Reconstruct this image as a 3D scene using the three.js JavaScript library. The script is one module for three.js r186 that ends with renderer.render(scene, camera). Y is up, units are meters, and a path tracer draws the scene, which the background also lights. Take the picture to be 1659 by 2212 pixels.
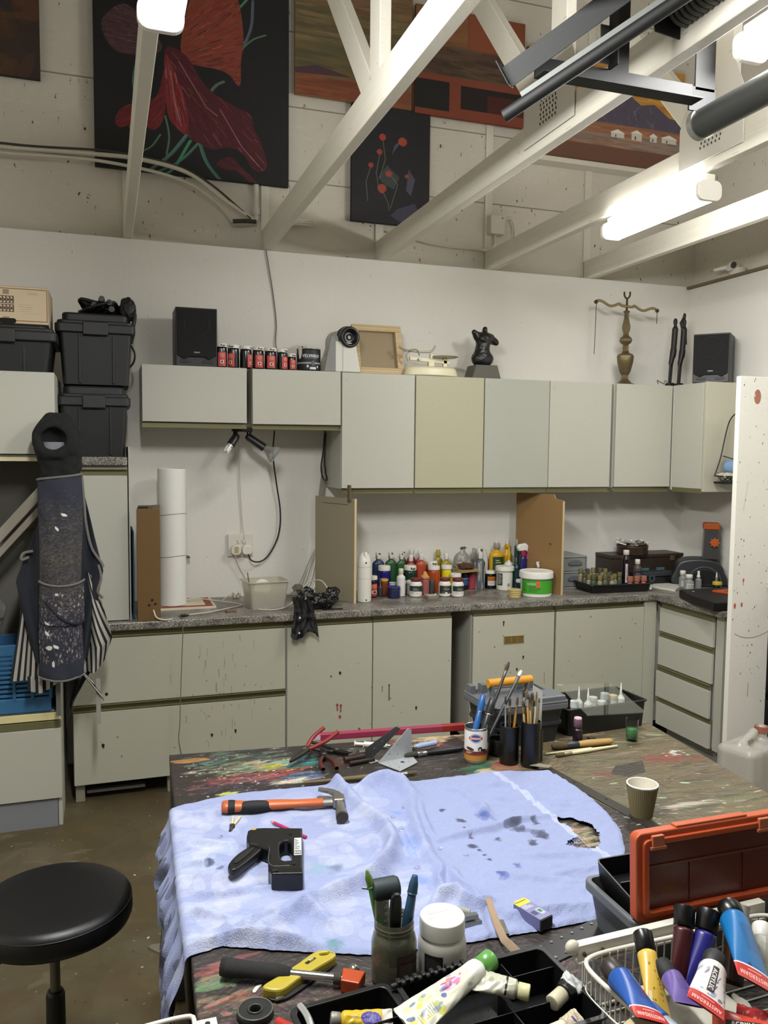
import * as THREE from 'three';
import { RoundedBoxGeometry } from 'three/addons/geometries/RoundedBoxGeometry.js';
import { MarchingCubes } from 'three/addons/objects/MarchingCubes.js';
import { mergeGeometries, mergeVertices } from 'three/addons/utils/BufferGeometryUtils.js';
import { ImprovedNoise } from 'three/addons/math/ImprovedNoise.js';
import { RectAreaLightUniformsLib } from 'three/addons/lights/RectAreaLightUniformsLib.js';

// ---------- camera, sky, lights, exposure ----------
RectAreaLightUniformsLib.init();
const scene = new THREE.Scene();
const renderer = new THREE.WebGLRenderer({ antialias: true });
renderer.toneMapping = THREE.LinearToneMapping;
renderer.toneMappingExposure = 8.6;
renderer.shadowMap.enabled = true;
const deg = THREE.MathUtils.degToRad;
const camera = new THREE.PerspectiveCamera(2 * Math.atan(1106 / 1790) * 180 / Math.PI, 1659 / 2212, 0.05, 60);
camera.position.set(0, 1.75, 0);
camera.rotation.set(deg(-4.2), deg(-18.6), deg(0.55), 'YXZ');
scene.background = new THREE.Color(0x050505);       // windowless studio at night
// fluorescent battens under the roof trusses: [x, y, z of middle, length, radiance]
const TUBE = new THREE.Color(1.0, 1.0, 0.99);
const BATTENS = [
  [0.148, 2.835, -1.62, 1.25, 21, 'fluorescent batten under the leftmost white truss, seen end-on at the top left'],
  [2.335, 2.815, -3.19, 0.70, 10.5, 'short glowing fluorescent batten under the third truss from the left'],
  [1.80, 2.93, -1.40, 1.30, 11.5, 'dazzling fluorescent batten beside the black steel frame, at the top right'],
];

// ---------- helpers ----------
let seed = 20240;
const rnd = () => { seed = (Math.imul(seed, 1664525) + 1013904223) >>> 0; return seed / 4294967296; };
const R = (a, b) => a + (b - a) * rnd();
const reseed = s => { seed = s; };
const V = (x, y, z) => new THREE.Vector3(x, y, z);
const PI = Math.PI;
const noise = new ImprovedNoise();
const lerp = (a, b, t) => a + (b - a) * t, clamp = (x, a, b) => Math.min(b, Math.max(a, x));
const sstep = (a, b, x) => { const t = clamp((x - a) / (b - a), 0, 1); return t * t * (3 - 2 * t); };
const used = {};
const numbered = n => { const k = used[n] = (used[n] ?? -1) + 1; return k ? n + '_' + String(k).padStart(3, '0') : n; };
function T(name, label, category, p = [0, 0, 0], ry = 0, group) {
  const o = new THREE.Group(); o.name = numbered(name); o.position.set(...p); o.rotation.y = ry;
  o.userData = { label, category }; if (group) o.userData.group = group; scene.add(o); return o;
}
function P(parent, name, geo, mat, p = [0, 0, 0], r = [0, 0, 0], label) {
  const m = new THREE.Mesh(geo, mat); m.name = name; m.position.set(...p); m.rotation.set(...r);
  if (label) m.userData.label = label; parent.add(m); return m;
}
function One(name, label, category, geo, mat, p = [0, 0, 0], r = [0, 0, 0], group) {
  const m = new THREE.Mesh(geo, mat); m.name = numbered(name); m.position.set(...p); m.rotation.set(...r);
  m.userData = { label, category }; if (group) m.userData.group = group; scene.add(m); return m;
}
function S(name, geo, mat, p = [0, 0, 0], r = [0, 0, 0]) {
  const m = new THREE.Mesh(geo, mat); m.name = name; m.position.set(...p); m.rotation.set(...r); m.userData = { kind: 'structure' }; scene.add(m); return m;
}
// texture coordinates in metres, by the face's main direction
function muv(g, s = 1) {
  g = g.index ? g.toNonIndexed() : g; const p = g.attributes.position, uv = new Float32Array(p.count * 2);
  const a = V(0, 0, 0), b = V(0, 0, 0), c = V(0, 0, 0);
  for (let i = 0; i < p.count; i += 3) {
    a.fromBufferAttribute(p, i); b.fromBufferAttribute(p, i + 1); c.fromBufferAttribute(p, i + 2);
    const n = b.clone().sub(a).cross(c.clone().sub(a)); const ax = Math.abs(n.x), ay = Math.abs(n.y), az = Math.abs(n.z);
    for (let k = 0; k < 3; k++) { const x = p.getX(i + k), y = p.getY(i + k), z = p.getZ(i + k);
      const q = ay >= ax && ay >= az ? [x, -z] : ax >= az ? [z, y] : [x, y]; uv[(i + k) * 2] = q[0] * s; uv[(i + k) * 2 + 1] = q[1] * s; }
  }
  g.setAttribute('uv', new THREE.BufferAttribute(uv, 2)); return g;
}
const keep = g => { g = g.index ? g.toNonIndexed() : g; for (const k of Object.keys(g.attributes)) if (!['position', 'normal', 'uv'].includes(k)) g.deleteAttribute(k); if (!g.attributes.uv) muv(g); return g; };
const mg = list => mergeGeometries(list.map(keep));
// box: middle x, base y, middle z
function B(w, h, d, x = 0, y = 0, z = 0, r = 0.003) {
  r = Math.min(r, w / 2.01, h / 2.01, d / 2.01);
  const g = muv(r > 0.0004 ? new RoundedBoxGeometry(w, h, d, r > 0.01 ? 3 : 1, r) : new THREE.BoxGeometry(w, h, d)); g.translate(x, y + h / 2, z); return g;
}
const BX = (x0, x1, y0, y1, z0, z1, r) => B(x1 - x0, y1 - y0, z1 - z0, (x0 + x1) / 2, y0, (z0 + z1) / 2, r);   // by its limits
const LA = (pts, seg = 28, a0 = 0, a = PI * 2) => new THREE.LatheGeometry(pts.map(p => new THREE.Vector2(Math.max(p[0], 1e-4), p[1])), seg, a0, a);
function rod(a, b, r0, r1 = r0, seg = 10) {
  const A = V(...a), d = V(...b).sub(A), l = d.length(), g = new THREE.CylinderGeometry(r1, r0, l, seg);
  g.translate(0, l / 2, 0); g.applyQuaternion(new THREE.Quaternion().setFromUnitVectors(V(0, 1, 0), d.normalize())); g.translate(A.x, A.y, A.z); return g;
}
const TU = (pts, r, n = pts.length * 8, rs = 7, closed = false) => new THREE.TubeGeometry(new THREE.CatmullRomCurve3(pts.map(p => V(...p)), closed, 'centripetal'), n, r, rs, closed);
const CY = (r0, r1, h, y = 0, seg = 28, open = false) => new THREE.CylinderGeometry(r1, r0, h, seg, 1, open).translate(0, y + h / 2, 0);
const shp = pts => { const s = new THREE.Shape(); pts.forEach((p, i) => i ? s.lineTo(p[0], p[1]) : s.moveTo(p[0], p[1])); return s; };
// smooth closed outline through points
const soft = (pts, n = 60) => new THREE.CatmullRomCurve3(pts.map(p => V(p[0], p[1], 0)), true, 'catmullrom', 0.5).getSpacedPoints(n).slice(0, n).map(v => [v.x, v.y]);
function EX(pts, depth, bev = 0.002, holes = [], seg = 2) {
  const s = shp(pts); for (const h of holes) s.holes.push(new THREE.Path(h.map(p => new THREE.Vector2(p[0], p[1]))));
  return new THREE.ExtrudeGeometry(s, { depth: Math.max(depth - 2 * bev, 1e-4), bevelEnabled: bev > 0, bevelThickness: bev, bevelSize: bev, bevelOffset: -bev, bevelSegments: seg, curveSegments: 10 }).translate(0, 0, bev);
}
// outline given in floor coordinates (x, z), lying flat, its underside at y = 0
const FL = (pts, th, bev, holes = []) => EX(pts.map(p => [p[0], -p[1]]), th, bev, holes.map(h => h.map(p => [p[0], -p[1]]))).rotateX(-PI / 2);
const rrect = (w, d, r, n = 5) => { const o = []; for (const [sx, sy, a] of [[1, 1, 0], [-1, 1, PI / 2], [-1, -1, PI], [1, -1, PI * 1.5]]) for (let i = 0; i <= n; i++) o.push([sx * (w / 2 - r) + r * Math.cos(a + i / n * PI / 2), sy * (d / 2 - r) + r * Math.sin(a + i / n * PI / 2)]); return o; };
// open box with thin walls, narrower at the foot
function tray(w, d, h, t = 0.003, r = 0.012, taper = 0.92, floor = true) {
  const wall = FL(rrect(w, d, r), h, 0, [rrect(w - 2 * t, d - 2 * t, Math.max(r - t, 0.001)).reverse()]); const list = [wall];
  if (floor) list.push(FL(rrect(w - t, d - t, r), t, 0)); const g = mg(list), p = g.attributes.position;
  for (let i = 0; i < p.count; i++) { const k = lerp(taper, 1, p.getY(i) / h); p.setX(i, p.getX(i) * k); p.setZ(i, p.getZ(i) * k); }
  g.computeVertexNormals(); return g;
}
// solid from a signed distance function
function sdf(f, half, res = 40) {
  const mc = new MarchingCubes(res, new THREE.MeshBasicMaterial(), false, false, 200000); mc.isolation = 0; const h = res / 2;
  for (let k = 0; k < res; k++) for (let j = 0; j < res; j++) for (let i = 0; i < res; i++) mc.field[k * res * res + j * res + i] = -f((i - h) / h * half[0], (j - h) / h * half[1], (k - h) / h * half[2]);
  mc.update(); const n = mc.count, g = new THREE.BufferGeometry();
  g.setAttribute('position', new THREE.BufferAttribute(mc.positionArray.slice(0, n * 3), 3)); g.scale(...half);
  const w = mergeVertices(g, 1e-6); w.computeVertexNormals(); return muv(keepN(w));
}
const keepN = g => g.toNonIndexed();
const smin = (a, b, k) => { const h = clamp(0.5 + 0.5 * (b - a) / k, 0, 1); return lerp(b, a, h) - k * h * (1 - h); };
const ell = (x, y, z, c, r) => { const k = Math.hypot((x - c[0]) / r[0], (y - c[1]) / r[1], (z - c[2]) / r[2]); return (k - 1) * Math.min(...r); };
const cap = (x, y, z, a, b, r0, r1 = r0) => { const ba = [b[0] - a[0], b[1] - a[1], b[2] - a[2]], pa = [x - a[0], y - a[1], z - a[2]]; const t = clamp((ba[0] * pa[0] + ba[1] * pa[1] + ba[2] * pa[2]) / (ba[0] ** 2 + ba[1] ** 2 + ba[2] ** 2), 0, 1); return Math.hypot(pa[0] - ba[0] * t, pa[1] - ba[1] * t, pa[2] - ba[2] * t) - lerp(r0, r1, t); };
// turns a group so that its +y runs along dir and its +z looks along up
function orient(o, dir, up = [0, 1, 0]) {
  const y = V(...dir).normalize(), z = V(...up).addScaledVector(y, -V(...up).dot(y)).normalize(), x = y.clone().cross(z);
  o.quaternion.setFromRotationMatrix(new THREE.Matrix4().makeBasis(x, y, z)); return o;
}

// ---------- textures and materials ----------
function CT(w, h, draw, { rep, srgb = true } = {}) {
  const c = document.createElement('canvas'); c.width = w; c.height = h; const g = c.getContext('2d'); draw(g, w, h);
  const t = new THREE.CanvasTexture(c); if (srgb) t.colorSpace = THREE.SRGBColorSpace; t.wrapS = t.wrapT = THREE.RepeatWrapping; if (rep) t.repeat.set(...rep); t.anisotropy = 4; return t;
}
const fill = (g, w, h, c) => { g.fillStyle = c; g.fillRect(0, 0, w, h); };
const rgba = (c, a) => `rgba(${c[0] | 0},${c[1] | 0},${c[2] | 0},${a})`;
// wraps fbm-coloured value noise into a repeating grey or tinted texture
function NT(n, f, { rep = [1, 1], srgb = false } = {}) {
  const d = new Uint8Array(n * n * 4);
  for (let j = 0; j < n; j++) for (let i = 0; i < n; i++) { const c = f(i / n, j / n, i, j); const o = (j * n + i) * 4; if (typeof c === 'number') d[o] = d[o + 1] = d[o + 2] = clamp(c, 0, 1) * 255; else { d[o] = clamp(c[0], 0, 255); d[o + 1] = clamp(c[1], 0, 255); d[o + 2] = clamp(c[2], 0, 255); } d[o + 3] = 255; }
  const t = new THREE.DataTexture(d, n, n); t.magFilter = THREE.LinearFilter; t.minFilter = THREE.LinearMipmapLinearFilter; t.generateMipmaps = true; t.wrapS = t.wrapT = THREE.RepeatWrapping; t.repeat.set(...rep); if (srgb) t.colorSpace = THREE.SRGBColorSpace; t.needsUpdate = true; return t;
}
// tileable fbm from a torus of noise
const tn = (u, v, f, s = 0) => { const a = u * 2 * PI, b = v * 2 * PI, r = f / (2 * PI); return noise.noise(Math.cos(a) * r + s + 7.3, Math.sin(a) * r + Math.cos(b) * r * 1.3 + 3.1 * s, Math.sin(b) * r + 11.7); };
const fb = (u, v, f, s = 0, o = 4) => { let r = 0, a = 0.5; for (let i = 0; i < o; i++) { r += a * tn(u, v, f, s + i * 9.1); f *= 2; a *= 0.5; } return r; };
const mcache = new Map();
function M(c, rough = 0.6, o = {}) {
  const k = c + '|' + rough + '|' + JSON.stringify(o, (q, v) => v && v.isTexture ? v.uuid : v); if (mcache.has(k)) return mcache.get(k);
  const phys = ['transmission', 'clearcoat', 'sheen', 'thickness', 'ior'].some(q => q in o); const m = new (phys ? THREE.MeshPhysicalMaterial : THREE.MeshStandardMaterial)({ color: c, roughness: rough, ...o }); mcache.set(k, m); return m;
}
const bumpFine = NT(256, (u, v) => 0.5 + 0.22 * fb(u, v, 60, 1, 3) + 0.08 * (rnd() - 0.5), { rep: [6, 6] });
const bumpCloth = NT(256, (u, v, i, j) => 0.5 + 0.22 * Math.sin(i * PI / 2) * Math.sin(j * PI / 2) + 0.5 * fb(u, v, 12, 4, 3), { rep: [8, 8] });
const GL = (c = 0xffffff, rough = 0.08) => M(c, rough, { transmission: 1, thickness: 0, ior: 1.45 });

// ---------- the room ----------
const plaster = CT(1024, 1024, (g, w, h) => {
  reseed(11); fill(g, w, h, '#d9d6cd');
  for (let i = 0; i < 2600; i++) { const x = R(0, w), y = R(0, h), l = R(10, 60); g.strokeStyle = rnd() < 0.5 ? `rgba(205,200,186,${R(0.05, 0.25)})` : `rgba(232,228,218,${R(0.05, 0.22)})`; g.lineWidth = R(0.5, 1.6); g.beginPath(); g.moveTo(x, y); g.lineTo(x + R(-1, 1), y + l); g.stroke(); }
  for (let i = 0; i < 46; i++) { g.fillStyle = `rgba(96,86,68,${R(0.2, 0.75)})`; g.beginPath(); g.ellipse(R(0, w), R(0, h), R(0.5, 1.8), R(0.5, 2.4), R(0, 3), 0, 7); g.fill(); }
  for (let i = 0; i < 8; i++) { g.strokeStyle = `rgba(150,140,120,${R(0.15, 0.3)})`; g.lineWidth = 1; let x = R(0, w), y = R(0, h); g.beginPath(); g.moveTo(x, y); for (let k = 0; k < 6; k++) g.lineTo(x += R(-12, 14), y += R(-5, 7)); g.stroke(); }
}, { rep: [0.6, 0.6] });
const plasterBump = NT(256, (u, v, i, j) => 0.5 + 0.35 * tn(u, v, 60, 2) * (0.6 + 0.4 * Math.sin(i * 0.8)) + 0.3 * fb(u, v, 6, 9), { rep: [1.4, 1.4] });
const wallM = M('#ffffff', 0.82, { map: plaster, bumpMap: plasterBump, bumpScale: 0.0011 });
const chipped = CT(1024, 1024, (g, w, h) => {
  reseed(5); fill(g, w, h, '#cfc9bb');
  for (let i = 0; i < 1500; i++) { g.fillStyle = rnd() < 0.5 ? `rgba(190,184,170,${R(0.05, 0.2)})` : `rgba(224,219,208,${R(0.05, 0.22)})`; g.fillRect(R(0, w), R(0, h), R(2, 40), R(1, 9)); }
  for (let i = 0; i < 150; i++) { const x = R(0, w), y = R(0, h), b = R(6, 22); g.fillStyle = `rgba(${R(26, 70)},${R(20, 52)},${R(12, 36)},${R(0.55, 1)})`; g.beginPath(); g.moveTo(x, y); for (let k = 0; k < 5; k++) g.lineTo(x + R(-b * 0.22, b * 0.28), y + (k < 3 ? k / 3 : (5 - k) / 3) * b + R(-1, 1)); g.fill(); if (rnd() < 0.4) { g.strokeStyle = 'rgba(90,78,58,.4)'; g.lineWidth = 1; g.beginPath(); g.moveTo(x, y); g.lineTo(x + R(-3, 3), y + R(10, 26)); g.stroke(); } }
  for (let i = 0; i < 60; i++) { g.fillStyle = `rgba(120,110,90,${R(0.1, 0.3)})`; g.fillRect(R(0, w), R(0, h), R(3, 22), R(0.6, 1.6)); }
}, { rep: [0.62, 0.62] });
const upperM = M('#ffffff', 0.85, { map: chipped, bumpMap: plasterBump, bumpScale: 0.003 });
const LEDGE = 2.89, CEIL = 4.95;
const wb = S('wall_back', BX(-2.3, 4.0, 0, LEDGE, -5.1, -4.8, 0.006), wallM);
P(wb, 'upper_wall', BX(-2.3, 4.1, LEDGE - 0.02, CEIL, -5.2, -4.9, 0), upperM);
for (const y of [3.32, 3.74, 4.16, 4.58]) P(wb, 'board_joint', BX(-2.3, 4.0, y, y + 0.006, -4.901, -4.8975, 0), M('#8d8776', 0.9));
const wr = S('wall_right', BX(3.8, 4.1, 0, LEDGE, -4.9, 2.8, 0.006), wallM);
P(wr, 'upper_wall', BX(3.92, 4.2, LEDGE - 0.02, CEIL, -5.0, 2.8, 0), upperM);
S('wall_left', BX(-2.5, -2.2, 0, CEIL, -5.1, 2.8, 0), wallM);
S('wall_front', BX(-2.5, 4.2, 0, CEIL, 2.6, 2.85, 0), M('#77726a', 0.85, { bumpMap: plasterBump, bumpScale: 0.002 }));
S('ceiling', BX(-2.5, 4.2, CEIL, CEIL + 0.2, -5.2, 2.85, 0), M('#8a857a', 0.9));
S('ledge_shadow_strip_1', BX(3.775, 3.81, LEDGE - 0.022, LEDGE - 0.004, -4.795, 2.5, 0.003), M('#6d5f4a', 0.8));  // brown strip stands in for the shadow gap under the ledge
const floorT = CT(1024, 1024, (g, w, h) => {
  reseed(31); fill(g, w, h, '#4f452f');
  for (let i = 0; i < 900; i++) { const c = [[92, 80, 54], [112, 104, 84], [74, 60, 36], [104, 84, 48], [126, 122, 108]][rnd() * 5 | 0]; g.fillStyle = rgba(c, R(0.03, 0.13)); g.beginPath(); g.ellipse(R(0, w), R(0, h), R(8, 110), R(6, 70), R(0, 3), 0, 7); g.fill(); }
  for (let i = 0; i < 70; i++) { g.fillStyle = `rgba(170,164,142,${R(0.06, 0.22)})`; let x = R(0, w), y = R(0, h); g.beginPath(); g.moveTo(x, y); for (let k = 0; k < 9; k++) g.lineTo(x += R(-26, 30), y += R(-16, 16)); g.fill(); }
  for (let i = 0; i < 500; i++) { g.fillStyle = rnd() < 0.7 ? `rgba(196,190,172,${R(0.3, 0.9)})` : `rgba(30,26,18,${R(0.3, 0.8)})`; const r = R(0.5, 2.6); g.beginPath(); g.ellipse(R(0, w), R(0, h), r, r * R(0.5, 1), R(0, 3), 0, 7); g.fill(); }
}, { rep: [0.5, 0.5] });
S('floor', BX(-2.5, 4.2, -0.2, 0, -5.1, 2.85, 0), M('#ffffff', 0.5, { map: floorT, bumpMap: bumpFine, bumpScale: 0.0015 }));

// ---------- roof trusses ----------
const paintedWood = CT(512, 512, (g, w, h) => {
  reseed(8); fill(g, w, h, '#d6d1c2');
  for (let i = 0; i < 500; i++) { g.strokeStyle = rnd() < 0.5 ? `rgba(186,180,162,${R(0.08, 0.3)})` : `rgba(235,231,220,${R(0.08, 0.3)})`; g.lineWidth = R(0.5, 2.5); const y = R(0, h), x = R(0, w); g.beginPath(); g.moveTo(x, y); g.lineTo(x + R(60, 240), y + R(-2, 2)); g.stroke(); }
  for (let i = 0; i < 16; i++) { g.fillStyle = `rgba(70,60,44,${R(0.3, 0.8)})`; g.fillRect(R(0, w), R(0, h), R(2, 18), R(1, 3)); }
}, { rep: [1, 2] });
const woodM = M('#ffffff', 0.62, { map: paintedWood, bumpMap: bumpFine, bumpScale: 0.001 });
const plateM = M('#d3cfc4', 0.5, { metalness: 0.1, map: CT(256, 256, (g, w, h) => { fill(g, w, h, '#ffffff'); g.fillStyle = '#2c2820'; for (let j = 0; j < 16; j++) for (let i = 0; i < 6; i++) { g.fillRect(50 + i * 27 + (j % 2) * 6, 22 + j * 13.5, 5, 6); } }) });
function truss(x, label, { web = true, plate = false } = {}) {
  const t = T('roof_truss', label, 'roof truss', [x, LEDGE, -1.1]);
  P(t, 'bottom_chord', BX(0, 0.045, 0, 0.125, -3.78, 3.7, 0.004), woodM);
  P(t, 'heel_post', BX(0, 0.05, 0.12, 2.0, -3.80, -3.786, 0.002), woodM);
  if (web) {
    P(t, 'king_post', BX(0.002, 0.043, 0.11, 2.0, -1.71, -1.60, 0.004), woodM);
    const br = B(0.04, 2.1, 0.1, 0, 0, 0, 0.004); P(t, 'brace', br, woodM, [0.022, 0.09, -1.72], [deg(-41), 0, 0]);
    P(t, 'brace', B(0.04, 2.1, 0.1, 0, 0, 0, 0.004), woodM, [0.022, 0.09, -0.2], [deg(40), 0, 0]);
  }
  if (plate) {
    const pg = EX([[-0.20, 0.0], [0.17, 0.0], [0.17, 0.2], [0.11, 0.33], [-0.08, 0.33], [-0.20, 0.17]], 0.003, 0.0006), p = pg.attributes.position, uv = pg.attributes.uv;
    for (let i = 0; i < p.count; i++) uv.setXY(i, (p.getX(i) + 0.10) / 0.27, (p.getY(i) - 0.06) / 0.2);
    P(t, 'nail_plate', pg, M('#d3cfc4', 0.5), [-0.004, 0.035, -1.69], [0, -PI / 2, 0]);
    P(t, 'nail_plate', BX(-0.002, 0, 0, 0.17, -0.08, 0.08, 0.0005), M('#d3cfc4', 0.5), [-0.004, 0.07, -1.70], [0, 0, 0]);
    const holes = []; for (let j = 0; j < 9; j++) for (let i = 0; i < 6; i++) holes.push(BX(-0.0095, -0.0072, 0.085 + j * 0.017, 0.094 + j * 0.017, -1.76 + i * 0.022 + (j % 2) * 0.005, -1.756 + i * 0.022 + (j % 2) * 0.005, 0));
    P(t, 'nail_holes', mg(holes), M('#2c2820', 0.9)).userData.kind = 'stuff';
  }
  return t;
}
truss(0.112, 'leftmost white truss chord, in front of the big red flower canvas', { web: false });
truss(0.876, 'second white truss from the left, with post and brace, beside the poppy canvas');
truss(1.573, 'third white truss from the left, crossing behind the black steel crossbar', { plate: true });
truss(2.30, 'fourth white truss from the left, carrying the short glowing batten', { plate: true });
truss(3.02, 'rightmost white truss, its chord lit brightly below the short batten', { web: false });

// ---------- lamps ----------
for (const [x, y, z, len, rad, label] of BATTENS) {
  const t = T('fluorescent_batten', label, 'lamp', [x, y, z]), w = 0.11, h = 0.075;
  P(t, 'housing', BX(-0.022, 0.022, h / 2, h / 2 + 0.028, -len / 2, len / 2, 0.004), M('#e6e2d6', 0.5));
  P(t, 'bloom_body', EX(rrect(w, h, 0.03), len - 0.04, 0.004).translate(0, 0, -len / 2 + 0.02), M('#fff3dc', 0.5, { emissive: TUBE, emissiveIntensity: 1.3 }));  // glowing body made wide to stand in for the bloom round the tubes
  for (const s of [-1, 1]) P(t, 'end_cap', EX(rrect(w + 0.006, h + 0.006, 0.03), 0.02, 0.003).translate(0, 0, s * (len / 2 - 0.01) - 0.01), M('#e6e2d6', 0.5));
  const face = (w2, px, py, look) => { const l = new THREE.RectAreaLight(TUBE, rad, w2, len - 0.06); l.position.set(x + px, y + py, z); l.up.set(0, 0, 1); l.lookAt(x + px + look[0], y + py + look[1], z); scene.add(l); };
  face(w * 0.8, 0, -h / 2 - 0.004, [0, -1]); face(h * 0.8, -w / 2 - 0.004, 0, [-1, 0]); face(h * 0.8, w / 2 + 0.004, 0, [1, 0]); if (x > 1) for (const s of [-1, 1]) face(0.025, s * 0.042, h / 2 + 0.004, [0, 1]);
}

// ---------- paintings ----------
const flat = (m, r = 0.6, b = 0.0012) => M('#ffffff', r, { map: m, bumpMap: bumpFine, bumpScale: b });
function canvasPicture(name, label, x0, x1, y0, y1, z, map, d = 0.035, edge = '#1b1a18', tilt = 0) {
  const t = T(name, label, 'painting', [(x0 + x1) / 2, y0, z]); const w = x1 - x0, h = y1 - y0; t.rotation.x = tilt;
  P(t, 'stretcher', BX(-w / 2, w / 2, 0, h, -d, -0.003, 0.002), M(edge, 0.8));
  P(t, 'painted_canvas', new THREE.PlaneGeometry(w, h).translate(0, h / 2, -0.0022), flat(map, 0.55)); return t;
}
// a petal: filled outline with brush streaks running from its root to its tip
const petal = (g, pts, cols, n, F, Tt) => { g.save(); g.beginPath(); soft(pts, 80).forEach((p, i) => i ? g.lineTo(...p) : g.moveTo(...p)); g.closePath(); g.fillStyle = rgba(cols[0], 1); g.fill(); g.clip();
  const xs = pts.map(p => p[0]), ys = pts.map(p => p[1]), x0 = Math.min(...xs), x1 = Math.max(...xs), y0 = Math.min(...ys), y1 = Math.max(...ys);
  for (let i = 0; i < n; i++) { const x = R(x0, x1), y = R(y0, y1), c = cols[rnd() * cols.length | 0], dx = lerp(x - F[0], Tt[0] - F[0], 0.5), dy = lerp(y - F[1], Tt[1] - F[1], 0.5), d = Math.hypot(dx, dy) || 1, l = R(14, 70), w = R(-0.12, 0.12); g.strokeStyle = rgba(c.map(q => q * R(0.7, 1.15)), R(0.25, 0.7)); g.lineWidth = R(1.2, 6); g.lineCap = 'round'; g.beginPath(); g.moveTo(x, y); g.quadraticCurveTo(x + dx / d * l * 0.5 - dy / d * l * w, y + dy / d * l * 0.5 + dx / d * l * w, x + dx / d * l, y + dy / d * l); g.stroke(); }
  g.restore(); };
const flowerT = CT(820, 1006, (g, w, h) => {
  reseed(3); fill(g, w, h, '#131214'); const q = (a) => a.map(([x, y]) => [(x - 201) * 1.92, 286 + 1.92 * (y + 18 - 0.16 * (x - 400))]);
  for (let i = 0; i < 400; i++) { g.fillStyle = `rgba(40,38,42,${R(0.02, 0.12)})`; g.fillRect(R(0, w), R(0, h), R(8, 90), R(3, 20)); }
  const stem = (pts, col, lw) => { const v = new THREE.CatmullRomCurve3(q(pts).map(p => V(p[0], p[1], 0))).getPoints(40); for (let k = 0; k < 5; k++) { g.strokeStyle = rgba(col.map(c => c * R(0.65, 1.25)), 0.8); g.lineWidth = lw * R(0.3, 0.9); g.beginPath(); v.forEach((p, i) => i ? g.lineTo(p.x + (k - 2) * lw * 0.16, p.y) : g.moveTo(p.x + (k - 2) * lw * 0.16, p.y)); g.stroke(); } };
  const teal = [74, 122, 100];
  for (const [p, l] of [[[[400, 265], [360, 310], [310, 345]], 14], [[[425, 285], [380, 325], [315, 352]], 12], [[[405, 280], [360, 345], [330, 355]], 10], [[[420, 270], [440, 330], [485, 388]], 15], [[[275, 245], [285, 290], [290, 345]], 7], [[[350, 225], [358, 270], [352, 310]], 7], [[[480, 155], [460, 165], [400, 260]], 12], [[[515, 95], [540, 40], [545, -20]], 10], [[[520, 85], [545, 65], [575, 55]], 8], [[[500, 10], [530, -20], [560, -60]], 12], [[[290, 110], [283, 150], [288, 190]], 9], [[[340, 265], [320, 290], [300, 300]], 7]]) stem(p, teal, l);
  const pet = (pts, cols, f, t, s, n = 260) => petal(g, q(pts), cols.map(c => { const m = (c[0] + c[1] + c[2]) / 3; return c.map(v => lerp(v, m, 0.12) * 0.86); }), n, q([f])[0], q([t])[0]);
  pet([[300, 15], [262, -10], [222, 20], [224, 55], [250, 88], [305, 96], [345, 80]], [[92, 56, 62], [120, 84, 88], [70, 40, 48], [140, 104, 104]], [345, 70], [225, 40], 0.5);
  pet([[385, 72], [420, -60], [480, -80], [512, -20], [524, 60], [518, 112], [515, 166], [490, 140], [462, 128], [430, 122], [402, 112]], [[156, 62, 40], [186, 84, 52], [120, 40, 30], [204, 110, 74], [96, 30, 24]], [390, 90], [515, 40], 0.7, 420);
  pet([[352, 118], [334, 180], [305, 195], [264, 203], [245, 226], [252, 247], [290, 242], [330, 254], [350, 215]], [[128, 28, 34], [158, 44, 48], [96, 18, 26], [180, 76, 74]], [350, 170], [250, 230], 0.6);
  pet([[350, 85], [395, 98], [440, 165], [495, 205], [538, 228], [546, 258], [562, 290], [578, 342], [562, 357], [540, 346], [528, 322], [495, 300], [452, 302], [425, 288], [398, 268], [372, 190]], [[96, 22, 34], [132, 34, 44], [70, 16, 30], [148, 58, 62], [178, 112, 116], [84, 30, 52]], [360, 95], [575, 350], 0.55, 520);
  pet([[352, 95], [378, 150], [398, 215], [397, 266], [372, 250], [356, 222], [350, 160]], [[150, 34, 40], [176, 54, 54], [110, 22, 30], [206, 140, 134]], [360, 110], [380, 262], 0.5, 200);
  pet([[462, 334], [492, 320], [520, 346], [552, 378], [540, 380], [508, 352], [485, 348]], [[96, 20, 32], [124, 34, 44], [66, 14, 24]], [465, 330], [550, 380], 0.5, 60);
  for (const L of [[[380, 110], [440, 210], [465, 230]], [[470, 215], [520, 300], [560, 345]], [[362, 130], [372, 200], [385, 250]]]) { g.strokeStyle = 'rgba(206,170,168,.55)'; g.lineWidth = 4; g.beginPath(); q(L).forEach((p, i) => i ? g.lineTo(...p) : g.moveTo(...p)); g.stroke(); }
});
canvasPicture('flower_painting', 'big black canvas with one huge crimson flower and green stems, hung high on the wall', -0.03, 1.03, 3.27, 4.58, -4.846, flowerT);
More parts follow.
